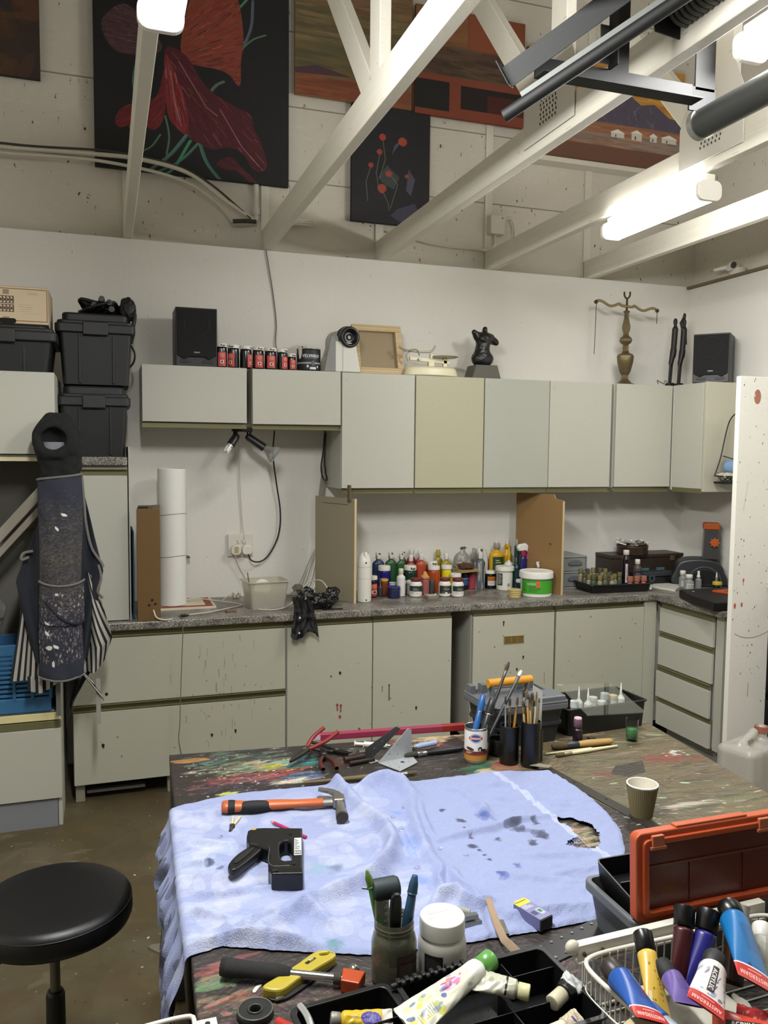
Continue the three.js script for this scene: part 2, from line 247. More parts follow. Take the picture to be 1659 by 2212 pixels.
const poppyT = CT(400, 600, (g, w, h) => {
  reseed(14); fill(g, w, h, '#17141a'); const q = ([x, y]) => [(x - 765) / 173 * 400, (y - 234) / 238 * 600];
  for (let i = 0; i < 200; i++) { g.fillStyle = `rgba(48,40,52,${R(0.03, 0.14)})`; g.fillRect(R(0, w), R(0, h), R(10, 60), R(4, 22)); }
  for (const [p, c] of [[[[880, 290], [852, 330], [846, 350], [858, 310]], [86, 88, 112]], [[[842, 352], [870, 375], [858, 400], [836, 392], [822, 380]], [62, 74, 70]], [[[890, 355], [905, 375], [896, 410], [885, 400]], [84, 84, 104]], [[[865, 440], [905, 425], [915, 445], [880, 470], [850, 455]], [74, 70, 96]]]) { g.fillStyle = rgba(c, 0.8); g.beginPath(); p.map(q).forEach((a, i) => i ? g.lineTo(...a) : g.moveTo(...a)); g.fill(); }
  for (const p of [[[832, 300], [838, 340], [826, 380]], [[826, 330], [818, 370], [824, 400]], [[806, 360], [796, 390], [800, 430]], [[832, 405], [845, 430], [848, 446]], [[848, 370], [866, 390], [850, 440]]]) { g.strokeStyle = 'rgba(92,110,80,.9)'; g.lineWidth = 4; g.beginPath(); p.map(q).forEach((a, i) => i ? g.lineTo(...a) : g.moveTo(...a)); g.stroke(); }
  for (const [x, y, r] of [[832, 296, 17], [876, 300, 22], [825, 327, 14], [806, 356, 13], [846, 369, 15], [831, 401, 23], [886, 370, 10]]) { const a = q([x, y]); for (let k = 0; k < 9; k++) { g.fillStyle = rgba([R(130, 172), R(48, 72), R(38, 50)], 0.55); g.beginPath(); g.ellipse(a[0] + R(-3, 3), a[1] + R(-3, 3), r * R(0.7, 1.1), r * R(0.7, 1.1), 0, 0, 7); g.fill(); } }
});
canvasPicture('poppy_painting', 'small dark canvas with round orange poppies, between the second and third trusses', 1.41, 1.905, 3.12, 3.80, -4.846, poppyT);
const duskT = CT(700, 560, (g, w, h) => {
  reseed(21); fill(g, w, h, '#6b5535');
  const band = (y0, y1, cols, n) => { for (let i = 0; i < n; i++) { g.fillStyle = rgba(cols[rnd() * cols.length | 0], R(0.15, 0.6)); g.beginPath(); g.ellipse(R(0, w), R(y0, y1), R(30, 150), R(3, 13), R(-0.05, 0.05), 0, 7); g.fill(); } };
  band(0, 120, [[120, 92, 66], [98, 74, 52], [140, 110, 78]], 150); band(120, 300, [[94, 82, 54], [116, 104, 64], [78, 72, 50], [130, 112, 80]], 240); band(300, 420, [[86, 84, 52], [72, 70, 48], [104, 92, 60]], 200);
  g.fillStyle = '#4a3038'; g.beginPath(); g.moveTo(0, 436); g.lineTo(130, 412); g.lineTo(330, 446); g.lineTo(0, 462); g.fill();
  band(468, 560, [[122, 64, 38], [138, 76, 46], [104, 54, 34]], 200);
});
canvasPicture('dusk_landscape_painting', 'olive and brown landscape canvas with an orange foreground strip, right of the red flower', 1.065, 1.78, 3.80, 4.46, -4.84, duskT, 0.03, '#8a6a45');
const barsT = CT(640, 512, (g, w, h) => {
  reseed(22); fill(g, w, h, '#684630');
  for (let i = 0; i < 240; i++) { g.fillStyle = rgba([[122, 86, 48], [136, 90, 50], [102, 70, 42], [140, 80, 50]][rnd() * 4 | 0], R(0.15, 0.5)); g.beginPath(); g.ellipse(R(0, w), R(0, 200), R(20, 120), R(5, 20), 0, 0, 7); g.fill(); }
  g.fillStyle = '#6e3a24'; g.fillRect(300, 0, 340, 190); g.fillStyle = 'rgba(132,70,42,.8)'; g.fillRect(306, 0, 334, 180);
  for (let i = 0; i < 200; i++) { g.fillStyle = rgba([[66, 46, 34], [84, 62, 46], [48, 36, 30], [92, 74, 52]][rnd() * 4 | 0], R(0.2, 0.7)); g.beginPath(); g.ellipse(R(0, w), R(180, 310), R(30, 160), R(4, 14), 0.03, 0, 7); g.fill(); }
  g.fillStyle = '#7a3a26'; g.fillRect(0, 318, w, 194); g.fillStyle = '#121011'; g.fillRect(0, 345, 196, 140); g.fillStyle = '#1a0f0e'; g.fillRect(262, 352, 378, 112); g.fillStyle = 'rgba(84,26,18,.7)'; g.fillRect(420, 380, 220, 84);
});
canvasPicture('orange_bar_painting', 'brown and orange canvas with black rectangles along its lower edge, behind the black rails', 1.80, 2.53, 3.79, 4.42, -4.835, barsT, 0.03, '#7a3b20');
const mountT = CT(900, 500, (g, w, h) => {
  reseed(23); fill(g, w, h, '#c59a3f');
  for (let i = 0; i < 260; i++) { g.fillStyle = rgba([[206, 164, 70], [190, 138, 52], [176, 122, 60], [158, 92, 50]][rnd() * 4 | 0], R(0.15, 0.5)); g.beginPath(); g.ellipse(R(0, w), R(0, 220), R(30, 150), R(5, 16), 0, 0, 7); g.fill(); }
  const ridge = (pts, cols) => { g.save(); g.beginPath(); g.moveTo(0, 340); pts.forEach(p => g.lineTo(...p)); g.lineTo(w, 340); g.closePath(); g.fillStyle = rgba(cols[0], 1); g.fill(); g.clip(); for (let i = 0; i < 300; i++) { g.strokeStyle = rgba(cols[rnd() * cols.length | 0], R(0.2, 0.7)); g.lineWidth = R(2, 9); const x = R(0, w), y = R(60, 330); g.beginPath(); g.moveTo(x, y); g.lineTo(x + R(-30, 40), y + R(12, 44)); g.stroke(); } g.restore(); };
  ridge([[0, 150], [60, 96], [120, 70], [210, 150], [260, 190], [360, 170], [470, 120], [560, 140], [640, 190], [720, 176], [810, 230], [900, 240]], [[82, 76, 92], [104, 96, 108], [66, 64, 80], [136, 126, 132]]);
  g.fillStyle = '#96694e'; g.fillRect(0, 300, w, 60); g.fillStyle = '#8b7f78'; g.fillRect(0, 352, w, 60);
  for (let i = 0; i < 160; i++) { g.fillStyle = rgba([[150, 96, 62], [122, 86, 70], [176, 128, 92]][rnd() * 3 | 0], R(0.2, 0.6)); g.beginPath(); g.ellipse(R(0, w), R(300, 420), R(20, 90), R(2, 8), 0, 0, 7); g.fill(); }
  for (const [x, y, a, b] of [[470, 340, 76, 22], [590, 330, 60, 34], [700, 334, 40, 26], [770, 332, 90, 24], [70, 350, 60, 24]]) { g.fillStyle = '#cfc8bd'; g.fillRect(x, y, a, b); g.fillStyle = '#e6e0d4'; g.beginPath(); g.moveTo(x - 8, y); g.lineTo(x + a / 2, y - 18); g.lineTo(x + a + 8, y); g.fill(); g.fillStyle = '#57504c'; g.fillRect(x + a * 0.3, y + b * 0.4, 8, b * 0.5); }
  g.fillStyle = '#6e4a38'; g.fillRect(0, 412, w, 88);
});
canvasPicture('mountain_painting', 'painting of purple mountains, white houses and a yellow sky, high behind the right trusses', 2.56, 3.74, 3.64, 4.30, -4.84, mountT, 0.03, '#5d4434');
const brownT = CT(256, 400, (g, w, h) => { reseed(24); fill(g, w, h, '#33251d'); for (let i = 0; i < 400; i++) { g.fillStyle = rgba([[58, 40, 30], [40, 30, 26], [92, 58, 32], [48, 40, 42]][rnd() * 4 | 0], R(0.1, 0.5)); g.beginPath(); g.ellipse(R(0, w), R(0, h), R(8, 50), R(8, 60), R(-0.4, 0.4), 0, 7); g.fill(); } });
canvasPicture('brown_painting', 'dark brown canvas at the top left, left of the red flower canvas', -1.0, -0.295, 3.68, 4.6, -4.85, brownT, 0.035, '#2d211b');
One('canvas_rail', 'thin white batten under the purple mountain painting', 'batten', BX(2.50, 3.78, 3.60, 3.632, -4.898, -4.80, 0.003), woodM);

// ---------- black steel frame hung below the trusses ----------
const blackSteel = M('#030303', 0.6, { metalness: 0, bumpMap: bumpFine, bumpScale: 0.0006 }), bareSteelAndGlint = M('#5a5c58', 0.5, { metalness: 0.3, bumpMap: bumpFine, bumpScale: 0.0008 });
const fr = T('steel_hanging_frame', 'black painted steel rails and crossbar hanging below the trusses at the top right', 'steel frame', [1.4, 2.8, -2.1]);
const W2 = p => [p[0] - 1.4, p[1] - 2.8, p[2] + 2.1];
P(fr, 'crossbar', mg([BX(-0.27, 0.25, -0.028, 0.032, -0.004, 0.0, 0.001), BX(-0.27, 0.25, -0.028, -0.024, -0.004, 0.05, 0.001)]), blackSteel);
{ const rail = (a, b, w, name) => { const A = V(...W2(a)), d = V(...W2(b)).sub(A), l = d.length(), m = new THREE.Group(); m.name = name; m.position.copy(A); orient(m, d.toArray(), [0.1, 0.2, 1]); fr.add(m); return [m, l]; };
  let [m, l] = rail([1.06, 2.775, -2.13], [1.36, 2.99, -1.83], 0, 'upper_rail');
  P(m, 'rail_web', BX(-0.028, 0.028, 0, l, -0.003, 0, 0.001), blackSteel); P(m, 'rail_flange', BX(-0.03, -0.026, 0, l, -0.04, 0, 0.001), blackSteel); P(m, 'end_plate', BX(-0.05, 0.02, -0.004, 0.0, -0.05, 0.02, 0.001), blackSteel);
  [m, l] = rail([1.035, 2.655, -2.09], [1.36, 2.865, -1.75], 0, 'lower_rail');
  P(m, 'round_bar', rod([0, 0, 0], [0, l, 0], 0.017, 0.017, 14), blackSteel); P(m, 'reflection_strip', BX(-0.034, -0.012, 0.06, l, -0.016, -0.012, 0.001), bareSteelAndGlint); }  // paler strip paints in the reflection under the black rail
P(fr, 'hanger_post', mg([BX(-0.035, 0.03, 0.03, 0.95, -0.006, 0.0, 0.001), BX(-0.035, -0.03, 0.03, 0.95, -0.006, 0.04, 0.001)]), blackSteel);
P(fr, 'hanger_bracket', BX(-0.065, -0.033, 0.045, 0.15, -0.004, 0.0, 0.001), bareSteelAndGlint);
P(fr, 'bolt', CY(0.012, 0.012, 0.014, 0, 6).rotateX(PI / 2), bareSteelAndGlint, [-0.048, 0.09, 0.0]);
const dt = T('steel_drive_tube', 'fat grey steel tube with an open end below the dazzling batten', 'tube', [1.705, 2.735, -2.12]);
P(dt, 'tube', rod([0, 0, 0], [0.02, 0.01, 1.5], 0.042, 0.042, 28), M('#4c4e4c', 0.4, { metalness: 0.5 }));
P(dt, 'end_cap', rod([0, 0, -0.018], [0, 0, 0.004], 0.046, 0.046, 28), M('#b9bab4', 0.3, { metalness: 0.8 }));
P(dt, 'centre_bolt', rod([0, 0, -0.026], [0, 0, -0.016], 0.01, 0.01, 8), M('#4a4b48', 0.4, { metalness: 0.8 }));
P(dt, 'mounting_bracket', mg([BX(-0.055, 0.04, 0.03, 0.10, 0.0, 0.006, 0.001), BX(-0.035, 0.035, 0.09, 0.3, 0.0, 0.006, 0.001)]), blackSteel);
const coil = []; for (let i = 0; i <= 22 * 12; i++) { const a = i / 12 * 2 * PI; coil.push([0.045 * Math.cos(a), 0.045 * Math.sin(a), i / 12 * 0.021]); }
const sp = T('coil_spring', 'big dark coil spring beside the dazzling batten in the top right corner', 'spring', [1.56, 3.0, -2.05]);
P(sp, 'coil', new THREE.TubeGeometry(new THREE.CatmullRomCurve3(coil.map(p => V(...p))), 900, 0.0085, 6), M('#55554f', 0.45, { metalness: 0.6 }));
P(sp, 'hook_plate', EX([[-0.07, -0.04], [0.02, -0.05], [0.02, 0.0], [0.05, 0.03], [0.02, 0.06], [-0.05, 0.07], [-0.03, 0.02], [-0.08, 0.0]], 0.006, 0.001), blackSteel, [0, -0.02, -0.02]);

// ---------- services on the wall ----------
const cableW = M('#c9c4b4', 0.7), cableG = M('#3a382f', 0.75), paintedMetal = M('#cdc8ba', 0.55);
const cd = T('conduit_bundle', 'sagging bundle of painted conduits running left of the second truss', 'conduit', [0, 3.2, -4.80]);
P(cd, 'conduit', TU([[-0.9, 0.10, 0], [-0.5, 0.095, 0], [-0.04, 0.11, 0.01], [0.2, 0.108, 0.02], [0.47, 0.055, 0.03], [0.63, -0.05, 0.03], [0.82, -0.15, 0.0]], 0.012, 70), cableW);
P(cd, 'conduit', TU([[-0.9, 0.07, 0.01], [-0.5, 0.06, 0.02], [0.03, 0.07, 0.03], [0.44, 0.01, 0.03], [0.62, -0.09, 0.02], [0.70, -0.17, 0.0]], 0.009, 60), cableW);
P(cd, 'dark_cable', TU([[-0.9, 0.118, 0.005], [-0.4, 0.112, 0.01], [0.1, 0.13, 0.02], [0.4, 0.09, 0.03], [0.56, 0.02, 0.04], [0.80, -0.145, 0.01]], 0.006, 60), cableG);
P(cd, 'dark_cable', TU([[0.70, -0.17, 0.01], [0.76, -0.165, 0.02], [0.83, -0.16, 0.01]], 0.012, 20), cableG);
const hp = T('wall_pipe', 'short painted pipe with an elbow beside the second truss heel', 'pipe', [0.845, 3.02, -4.875]);
P(hp, 'pipe', TU([[0, 0.26, 0], [0, 0.1, 0], [-0.005, 0.05, 0.005], [-0.06, 0.025, 0.01], [-0.14, 0.02, 0]], 0.016, 50, 10), paintedMetal);
P(hp, 'collar', CY(0.022, 0.022, 0.04, 0.08, 18), paintedMetal);
const jb = T('junction_box', 'white junction box with conduit loops between the third and fourth trusses', 'junction box', [2.365, 3.12, -4.87]);
P(jb, 'box', BX(-0.05, 0.05, 0, 0.12, -0.025, 0.04, 0.006), paintedMetal); P(jb, 'cover_screw', CY(0.006, 0.006, 0.004, 0, 8).rotateX(PI / 2), M('#8a8678', 0.5), [0.03, 0.1, 0.04]);
P(jb, 'conduit', TU([[0.04, 0.09, 0.02], [0.09, 0.11, 0.03], [0.12, 0.06, 0.03], [0.125, -0.08, 0.02], [0.12, -0.14, 0.02]], 0.009, 50), paintedMetal);
P(jb, 'conduit', TU([[0.0, 0.0, 0.0], [-0.005, -0.05, 0.01], [-0.03, -0.09, 0.02], [-0.1, -0.1, 0.0], [-0.02, -0.11, 0.02], [-0.005, -0.2, 0.03]], 0.01, 60), paintedMetal);
P(jb, 'wire', TU([[-0.72, -0.04, 0.0], [-0.4, -0.095, 0.01], [-0.2, -0.1, 0.01], [-0.06, -0.1, 0.01]], 0.006, 50), cableW);
const el = T('bulkhead_lampholder', 'small white lampholder with a short unlit bulb on the right wall ledge', 'lampholder', [3.85, 2.885, -4.4]);
P(el, 'base', CY(0.055, 0.05, 0.05, 0.0, 26), paintedMetal); P(el, 'holder', rod([-0.02, 0.05, 0], [-0.06, 0.06, 0.0], 0.034, 0.03, 22), paintedMetal); P(el, 'socket', rod([-0.055, 0.062, 0.03], [-0.064, 0.063, 0.03], 0.02, 0.02, 18), M('#3d3a34', 0.6)); P(el, 'bulb', rod([-0.05, 0.06, -0.03], [-0.07, 0.062, -0.13], 0.014, 0.01, 14), M('#e8e4da', 0.3));
const cf = T('wall_cfl_lamp', 'unlit compact tube lamp lying sideways on the ledge, right of the second truss', 'lamp', [1.03, 3.08, -4.865]);
P(cf, 'lampholder', rod([0, 0, 0], [0.05, 0, 0], 0.026, 0.022, 18), paintedMetal); for (const s of [-1, 0, 1]) P(cf, 'glass_tube', rod([0.05, s * 0.013, 0.01], [0.15, s * 0.013, 0.01], 0.0065, 0.0065, 10), M('#d9d6cc', 0.3));
const conn = One('hanging_wire', 'thin grey wire hanging down the wall to the cabinet top, above the red-label jars', 'wire', TU([[0.884, 2.905, -4.79], [0.93, 2.63, -4.793], [0.947, 2.47, -4.793], [0.942, 2.37, -4.79], [0.952, 2.3, -4.78], [0.955, 2.2, -4.7]], 0.0035, 60), M('#77736a', 0.7));

// ---------- kitchen units ----------
const splat = CT(2048, 512, (g, w, h) => {               // paint spots and runs on the base fronts: 3.4 m wide, 0.85 m high
  reseed(41); fill(g, w, h, '#b1b0a2'); const X = x => (x + 0.2) / 3.4 * w, Y = y => (0.9 - y) / 0.85 * h;
  for (let i = 0; i < 1600; i++) { g.fillStyle = rnd() < 0.5 ? `rgba(150,150,136,${R(0.04, 0.14)})` : `rgba(188,187,174,${R(0.04, 0.14)})`; g.fillRect(R(0, w), R(0, h), R(2, 26), R(1, 4)); }
  const run = (x, y, l, c, lw) => { g.strokeStyle = c; g.lineWidth = lw; g.lineCap = 'round'; g.beginPath(); g.moveTo(X(x), Y(y)); g.lineTo(X(x) + R(-1, 1), Y(y - l)); g.stroke(); g.beginPath(); g.ellipse(X(x), Y(y), lw * 0.9, lw, 0, 0, 7); g.fillStyle = c; g.fill(); };
  for (let i = 0; i < 62; i++) run(R(0.28, 0.82) * 0.6 + R(0.1, 0.33), R(0.14, 0.80), R(0.005, 0.05), `rgba(98,98,86,${R(0.35, 0.75)})`, R(1, 2.2));
  for (let i = 0; i < 90; i++) { const c = [[70, 66, 56], [120, 60, 52], [90, 96, 84], [206, 204, 194]][rnd() * 4 | 0]; g.fillStyle = rgba(c, R(0.4, 0.9)); const r = R(0.8, 2.6); g.beginPath(); g.ellipse(X(R(-0.15, 3.1)), Y(R(0.12, 0.8)), r, r * R(0.8, 1.6), 0, 0, 7); g.fill(); }
  run(1.18, 0.56, 0.008, '#1d1b17', 4.5); run(1.13, 0.545, 0.006, '#4a463c', 3); run(1.46, 0.47, 0.085, '#2e2b25', 3); run(1.42, 0.465, 0.03, '#55524a', 2); run(1.62, 0.33, 0.012, '#1d1b17', 4); run(0.62, 0.30, 0.012, '#22201b', 4); run(0.50, 0.29, 0.01, '#22201b', 4); run(-0.03, 0.29, 0.012, '#1a1814', 5); run(-0.01, 0.545, 0.004, '#1a1814', 5);
  for (const [x, y, l] of [[1.165, 0.385, 0.03], [1.185, 0.38, 0.035], [1.18, 0.32, 0.01], [1.29, 0.24, 0.02]]) run(x, y, l, 'rgba(134,66,60,.85)', 5);
  run(2.15, 0.78, 0.02, '#2a2823', 4); run(2.28, 0.57, 0.012, '#2a2823', 4); run(2.24, 0.50, 0.01, '#2a2823', 4); run(2.09, 0.32, 0.03, '#2a2018', 4); run(2.42, 0.46, 0.06, 'rgba(90,88,76,.7)', 2); run(2.16, 0.53, 0.05, 'rgba(110,108,94,.6)', 2);
});
const clean = CT(1024, 1024, (g, w, h) => {
  reseed(43); fill(g, w, h, '#b1b0a3');
  for (let i = 0; i < 1200; i++) { g.fillStyle = rnd() < 0.5 ? `rgba(166,165,150,${R(0.04, 0.14)})` : `rgba(204,203,192,${R(0.04, 0.14)})`; g.fillRect(R(0, w), R(0, h), R(2, 30), R(1, 5)); }
  for (let i = 0; i < 26; i++) { g.fillStyle = `rgba(70,64,52,${R(0.4, 0.9)})`; const r = R(0.6, 1.8); g.beginPath(); g.ellipse(R(0, w), R(0, h), r, r * 1.3, 0, 0, 7); g.fill(); }
  for (let i = 0; i < 12; i++) { g.strokeStyle = `rgba(140,136,120,${R(0.2, 0.45)})`; g.lineWidth = 1.2; const x = R(0, w), y = R(0, h); g.beginPath(); g.moveTo(x, y); g.lineTo(x + R(-30, 40), y + R(-20, 20)); g.stroke(); }
}, { rep: [0.9, 0.9] });
const frontM = M('#fbfbf6', 0.42, { map: splat, bumpMap: bumpFine, bumpScale: 0.0004 }), upM = M('#ffffff', 0.42, { map: clean, bumpMap: bumpFine, bumpScale: 0.0004 });
const yellowed = M('#f4efda', 0.42, { map: clean, bumpMap: bumpFine, bumpScale: 0.0004 });
const carcM = M('#b0afa3', 0.55), olive = M('#74714f', 0.35, { metalness: 0.35 }), plinthM = M('#85857f', 0.6);
function baseUV(g, p) { const q = g.attributes.position, uv = g.attributes.uv; for (let i = 0; i < q.count; i++) uv.setXY(i, (q.getX(i) + p[0] + 0.2) / 3.4, (q.getY(i) + p[1] - 0.05) / 0.85); return g; }
const FZ = -4.22;                                          // face of the base units
function front(parent, name, x0, x1, y0, y1, mat = frontM, z = FZ) { const g = BX(x0, x1, y0, y1, z - 0.018, z, 0.002); if (mat === frontM) baseUV(g, [parent.position.x, parent.position.y]); return P(parent, name, g, mat, [0, 0, 0]); }
const rail = (parent, x0, x1, y, z = FZ, h = 0.034) => P(parent, 'handle_rail', mg([BX(x0, x1, y, y + h, z - 0.028, z - 0.022, 0), BX(x0, x1, y + h - 0.006, y + h, z - 0.024, z + 0.002, 0.001), BX(x0, x1, y, y + 0.008, z - 0.024, z - 0.001, 0.001)]), olive);
{ const t = T('base_drawer_unit', 'wide grey base unit with two long drawers, speckled with grey paint runs', 'cabinet', [0, 0, 0]);
  P(t, 'carcass', BX(-0.168, 0.884, 0.095, 0.858, -4.795, FZ - 0.03, 0), carcM);
  front(t, 'drawer_front', -0.165, 0.882, 0.498, 0.822); front(t, 'drawer_front', -0.165, 0.882, 0.098, 0.458);
  rail(t, -0.165, 0.882, 0.826); rail(t, -0.165, 0.882, 0.461);
  for (const x of [-0.14, 0.3, 0.84]) P(t, 'leg', BX(x - 0.022, x + 0.022, 0, 0.097, -4.30, -4.255, 0.004), M('#8b8776', 0.6));
  P(t, 'kick_bar', BX(-0.11, 0.17, 0.035, 0.05, -4.31, -4.27, 0.002), M('#5b594f', 0.6)); }
{ const t = T('base_door_unit', 'grey base unit with two tall doors, red drips on the left door', 'cabinet');
  P(t, 'carcass', BX(0.887, 1.828, 0.095, 0.858, -4.795, FZ - 0.03, 0), carcM); front(t, 'door', 0.891, 1.361, 0.098, 0.822); front(t, 'door', 1.366, 1.828, 0.098, 0.822); rail(t, 0.891, 1.361, 0.826); rail(t, 1.366, 1.828, 0.826);
  P(t, 'plinth', BX(0.887, 1.828, 0, 0.094, -4.31, -4.295, 0), plinthM); }
{ const t = T('base_vent_unit', 'grey base unit with one door and a small brass-coloured vent near its top', 'cabinet');
  P(t, 'carcass', BX(1.957, 2.482, 0.095, 0.858, -4.795, FZ - 0.03, 0), carcM); front(t, 'door', 1.96, 2.48, 0.098, 0.822); rail(t, 1.96, 2.48, 0.826);
  const v = P(t, 'vent', mg([BX(-0.064, 0.064, -0.022, -0.018, 0, 0.004, 0), BX(-0.064, 0.064, 0.018, 0.022, 0, 0.004, 0), ...[-0.062, -0.02, 0.02, 0.06].map(x => BX(x - 0.002, x + 0.002, -0.02, 0.02, 0, 0.004, 0)), ...[-0.012, -0.004, 0.004, 0.012].map(y => BX(-0.062, 0.062, y - 0.0018, y + 0.0018, 0, 0.003, 0))]), M('#9d8546', 0.45, { metalness: 0.4 }), [2.217, 0.675, FZ]);
  P(v, 'vent_back', BX(-0.064, 0.064, -0.021, 0.021, -0.0005, 0.0008, 0), M('#4a3c20', 0.8));
  P(t, 'plinth', BX(1.957, 2.482, 0, 0.094, -4.31, -4.295, 0), plinthM); }
{ const t = T('base_corner_unit', 'plain grey base unit with one door and a filler strip in the far right corner', 'cabinet');
  P(t, 'carcass', BX(2.487, 3.79, 0.095, 0.858, -4.795, FZ - 0.03, 0), carcM); front(t, 'door', 2.492, 3.098, 0.098, 0.822); rail(t, 2.492, 3.098, 0.826); front(t, 'filler_panel', 3.102, 3.19, 0.075, 0.858, frontM, FZ - 0.004);
  P(t, 'plinth', BX(2.487, 3.25, 0, 0.094, -4.31, -4.295, 0), plinthM); }
{ const t = T('return_drawer_unit', 'grey unit with four stacked drawers on the short return at the right', 'cabinet', [3.19, 0, -3.96]);
  P(t, 'carcass', BX(0.03, 0.6, 0.095, 0.858, -0.23, 0.29, 0), carcM);
  for (const [y0, y1, dx] of [[0.675, 0.818, 0], [0.468, 0.638, -0.004], [0.272, 0.43, -0.014], [0.098, 0.236, -0.006]]) { P(t, 'drawer_front', BX(dx, dx + 0.018, y0, y1, -0.232, 0.236, 0.002), upM); P(t, 'handle_rail', mg([BX(dx + 0.012, dx + 0.018, y1, y1 + 0.034, -0.232, 0.236, 0), BX(dx - 0.002, dx + 0.016, y1 + 0.028, y1 + 0.034, -0.232, 0.236, 0.001)]), olive); }
  P(t, 'end_panel', BX(0.018, 0.6, 0.09, 0.858, 0.24, 0.30, 0.002), upM); P(t, 'plinth', BX(0.08, 0.1, 0, 0.094, -0.232, 0.28, 0), plinthM); }
// worktop: speckled laminate, one L-shaped piece
const granite = NT(512, (u, v, i, j) => { const n = rnd() * 0.55 + 0.5 * (0.5 + fb(u, v, 90, 3, 2)) + 0.25 * fb(u, v, 6, 8, 3); const k = n < 0.42 ? [40, 37, 33] : n < 0.56 ? [98, 94, 86] : n < 0.70 ? [142, 137, 126] : [196, 191, 180]; return k; }, { rep: [1.7, 1.7], srgb: true });
const graniteM = M('#ffffff', 0.38, { map: granite });
const WT = 0.9;
const top = One('worktop', 'speckled grey laminate worktop running along the back wall and round the right corner', 'worktop', muv(FL([[-0.2, -4.797], [3.795, -4.797], [3.795, -3.63], [3.16, -3.63], [3.16, -4.20], [-0.2, -4.20]], 0.04, 0.006, [])), graniteM, [0, WT - 0.04, 0]);

// wall units
const UZ = -4.46;
function wallUnit(label, doors, y0, y1, x0, x1, { rails = true, tilt } = {}) {
  const t = T('wall_cabinet', label, 'cabinet', [x0, y0, -4.79]);
  P(t, 'carcass', BX(0.001, x1 - x0 - 0.001, 0, y1 - y0, 0.0, 0.306, 0.001), upM);
  doors.forEach(([a, b, mat, dy = 0], i) => { const d = P(t, 'door', BX(a - x0, b - x0, 0.004 + dy, y1 - y0 + dy * 0.4, 0.312, 0.33, 0.002), mat || upM); if (tilt && i === 0) d.rotation.set(...tilt); P(t, 'handle_rail', mg([BX(a - x0, b - x0, -0.027, 0.003, 0.30, 0.306, 0), BX(a - x0, b - x0, -0.027, -0.021, 0.30, 0.328, 0.001)]), olive); }); return t;
}
wallUnit('left of the two low flip-up wall cabinets, with a loudspeaker standing on it', [[0.184, 0.722]], 1.888, 2.184, 0.182, 0.724);
wallUnit('right of the two low flip-up wall cabinets, hanging slightly askew', [[0.754, 1.243, upM, -0.004]], 1.888, 2.184, 0.752, 1.245, { tilt: [0, 0, 0.006] });
wallUnit('tall white wall cabinet with two doors, the right one yellowed', [[1.250, 1.680], [1.687, 2.114, yellowed]], 1.536, 2.183, 1.248, 2.116);
wallUnit('tall white wall cabinet with two doors, below the dark torso sculpture', [[2.12, 2.549, M('#eef0f0', 0.42, { map: clean })], [2.553, 2.985]], 1.536, 2.183, 2.118, 2.987);
wallUnit('single-door white wall cabinet below the brass scale, left of the corner', [[3.020, 3.434]], 1.536, 2.183, 3.016, 3.437);
{ const t = T('corner_wall_cabinet', 'short white wall cabinet on the right wall, its bare end panel facing the room', 'cabinet', [3.44, 1.52, -4.45]);
  P(t, 'carcass', BX(0.02, 0.355, 0.012, 0.663, -0.335, 0.27, 0.001), upM); P(t, 'door', BX(0.0, 0.018, 0.018, 0.664, 0.006, 0.272, 0.002), upM); P(t, 'corner_strip', BX(-0.002, 0.02, 0.0, 0.664, -0.012, 0.004, 0.003), upM); P(t, 'end_panel', BX(0.006, 0.357, 0.0, 0.668, 0.274, 0.292, 0.002), M('#fbf8ee', 0.45, { map: clean })); P(t, 'handle_rail', BX(0.002, 0.012, -0.01, 0.018, 0.0, 0.272, 0.001), olive); }

// tall oven housing at the left
{ const t = T('oven_housing', 'tall white oven housing with an open dark niche, behind the hanging aprons', 'cabinet', [-0.52, 0, -4.3]);
  const w = 0.31;
  P(t, 'side_panel', BX(w - 0.018, w, 0, 2.085, -0.29, 0.28, 0.002), upM); P(t, 'side_panel', BX(-w, -w + 0.018, 0, 2.085, -0.29, 0.28, 0.002), upM); P(t, 'back_panel', BX(-w + 0.018, w - 0.018, 0.1, 2.085, -0.29, -0.28, 0), M('#b0afa3', 0.7));
  P(t, 'top_panel', BX(-w + 0.018, w - 0.018, 2.065, 2.083, -0.28, 0.28, 0), upM); P(t, 'niche_ceiling', BX(-w + 0.018, w - 0.018, 1.70, 1.718, -0.28, 0.27, 0), carcM); P(t, 'niche_floor', BX(-w + 0.018, w - 0.018, 0.52, 0.54, -0.28, 0.285, 0.001), M('#d9d3bd', 0.5));
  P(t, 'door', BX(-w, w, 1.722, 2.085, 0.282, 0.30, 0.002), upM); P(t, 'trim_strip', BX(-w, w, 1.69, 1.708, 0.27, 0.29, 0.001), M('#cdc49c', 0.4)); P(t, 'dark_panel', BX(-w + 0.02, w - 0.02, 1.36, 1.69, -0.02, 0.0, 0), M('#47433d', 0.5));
  P(t, 'rail_front', BX(-w, w, 0.505, 0.54, 0.27, 0.29, 0.002), M('#d2c894', 0.45)); P(t, 'handle_rail', BX(-w, w, 0.468, 0.50, 0.276, 0.288, 0.002), olive);
  P(t, 'drawer_front', BX(-w, w, 0.138, 0.466, 0.282, 0.30, 0.002), upM); P(t, 'plinth', BX(-w, w - 0.02, 0, 0.13, 0.27, 0.285, 0), M('#7b7d82', 0.6)); }
One('crooked_board', 'pale board leaning diagonally inside the oven niche behind the apron', 'board', mg([B(0.045, 0.62, 0.05, 0, 0, 0, 0.004), B(0.03, 0.6, 0.02, 0.05, 0.0, 0, 0.004)]), M('#8f897b', 0.6), [-0.66, 1.12, -4.12], [0, 0, -0.72]);
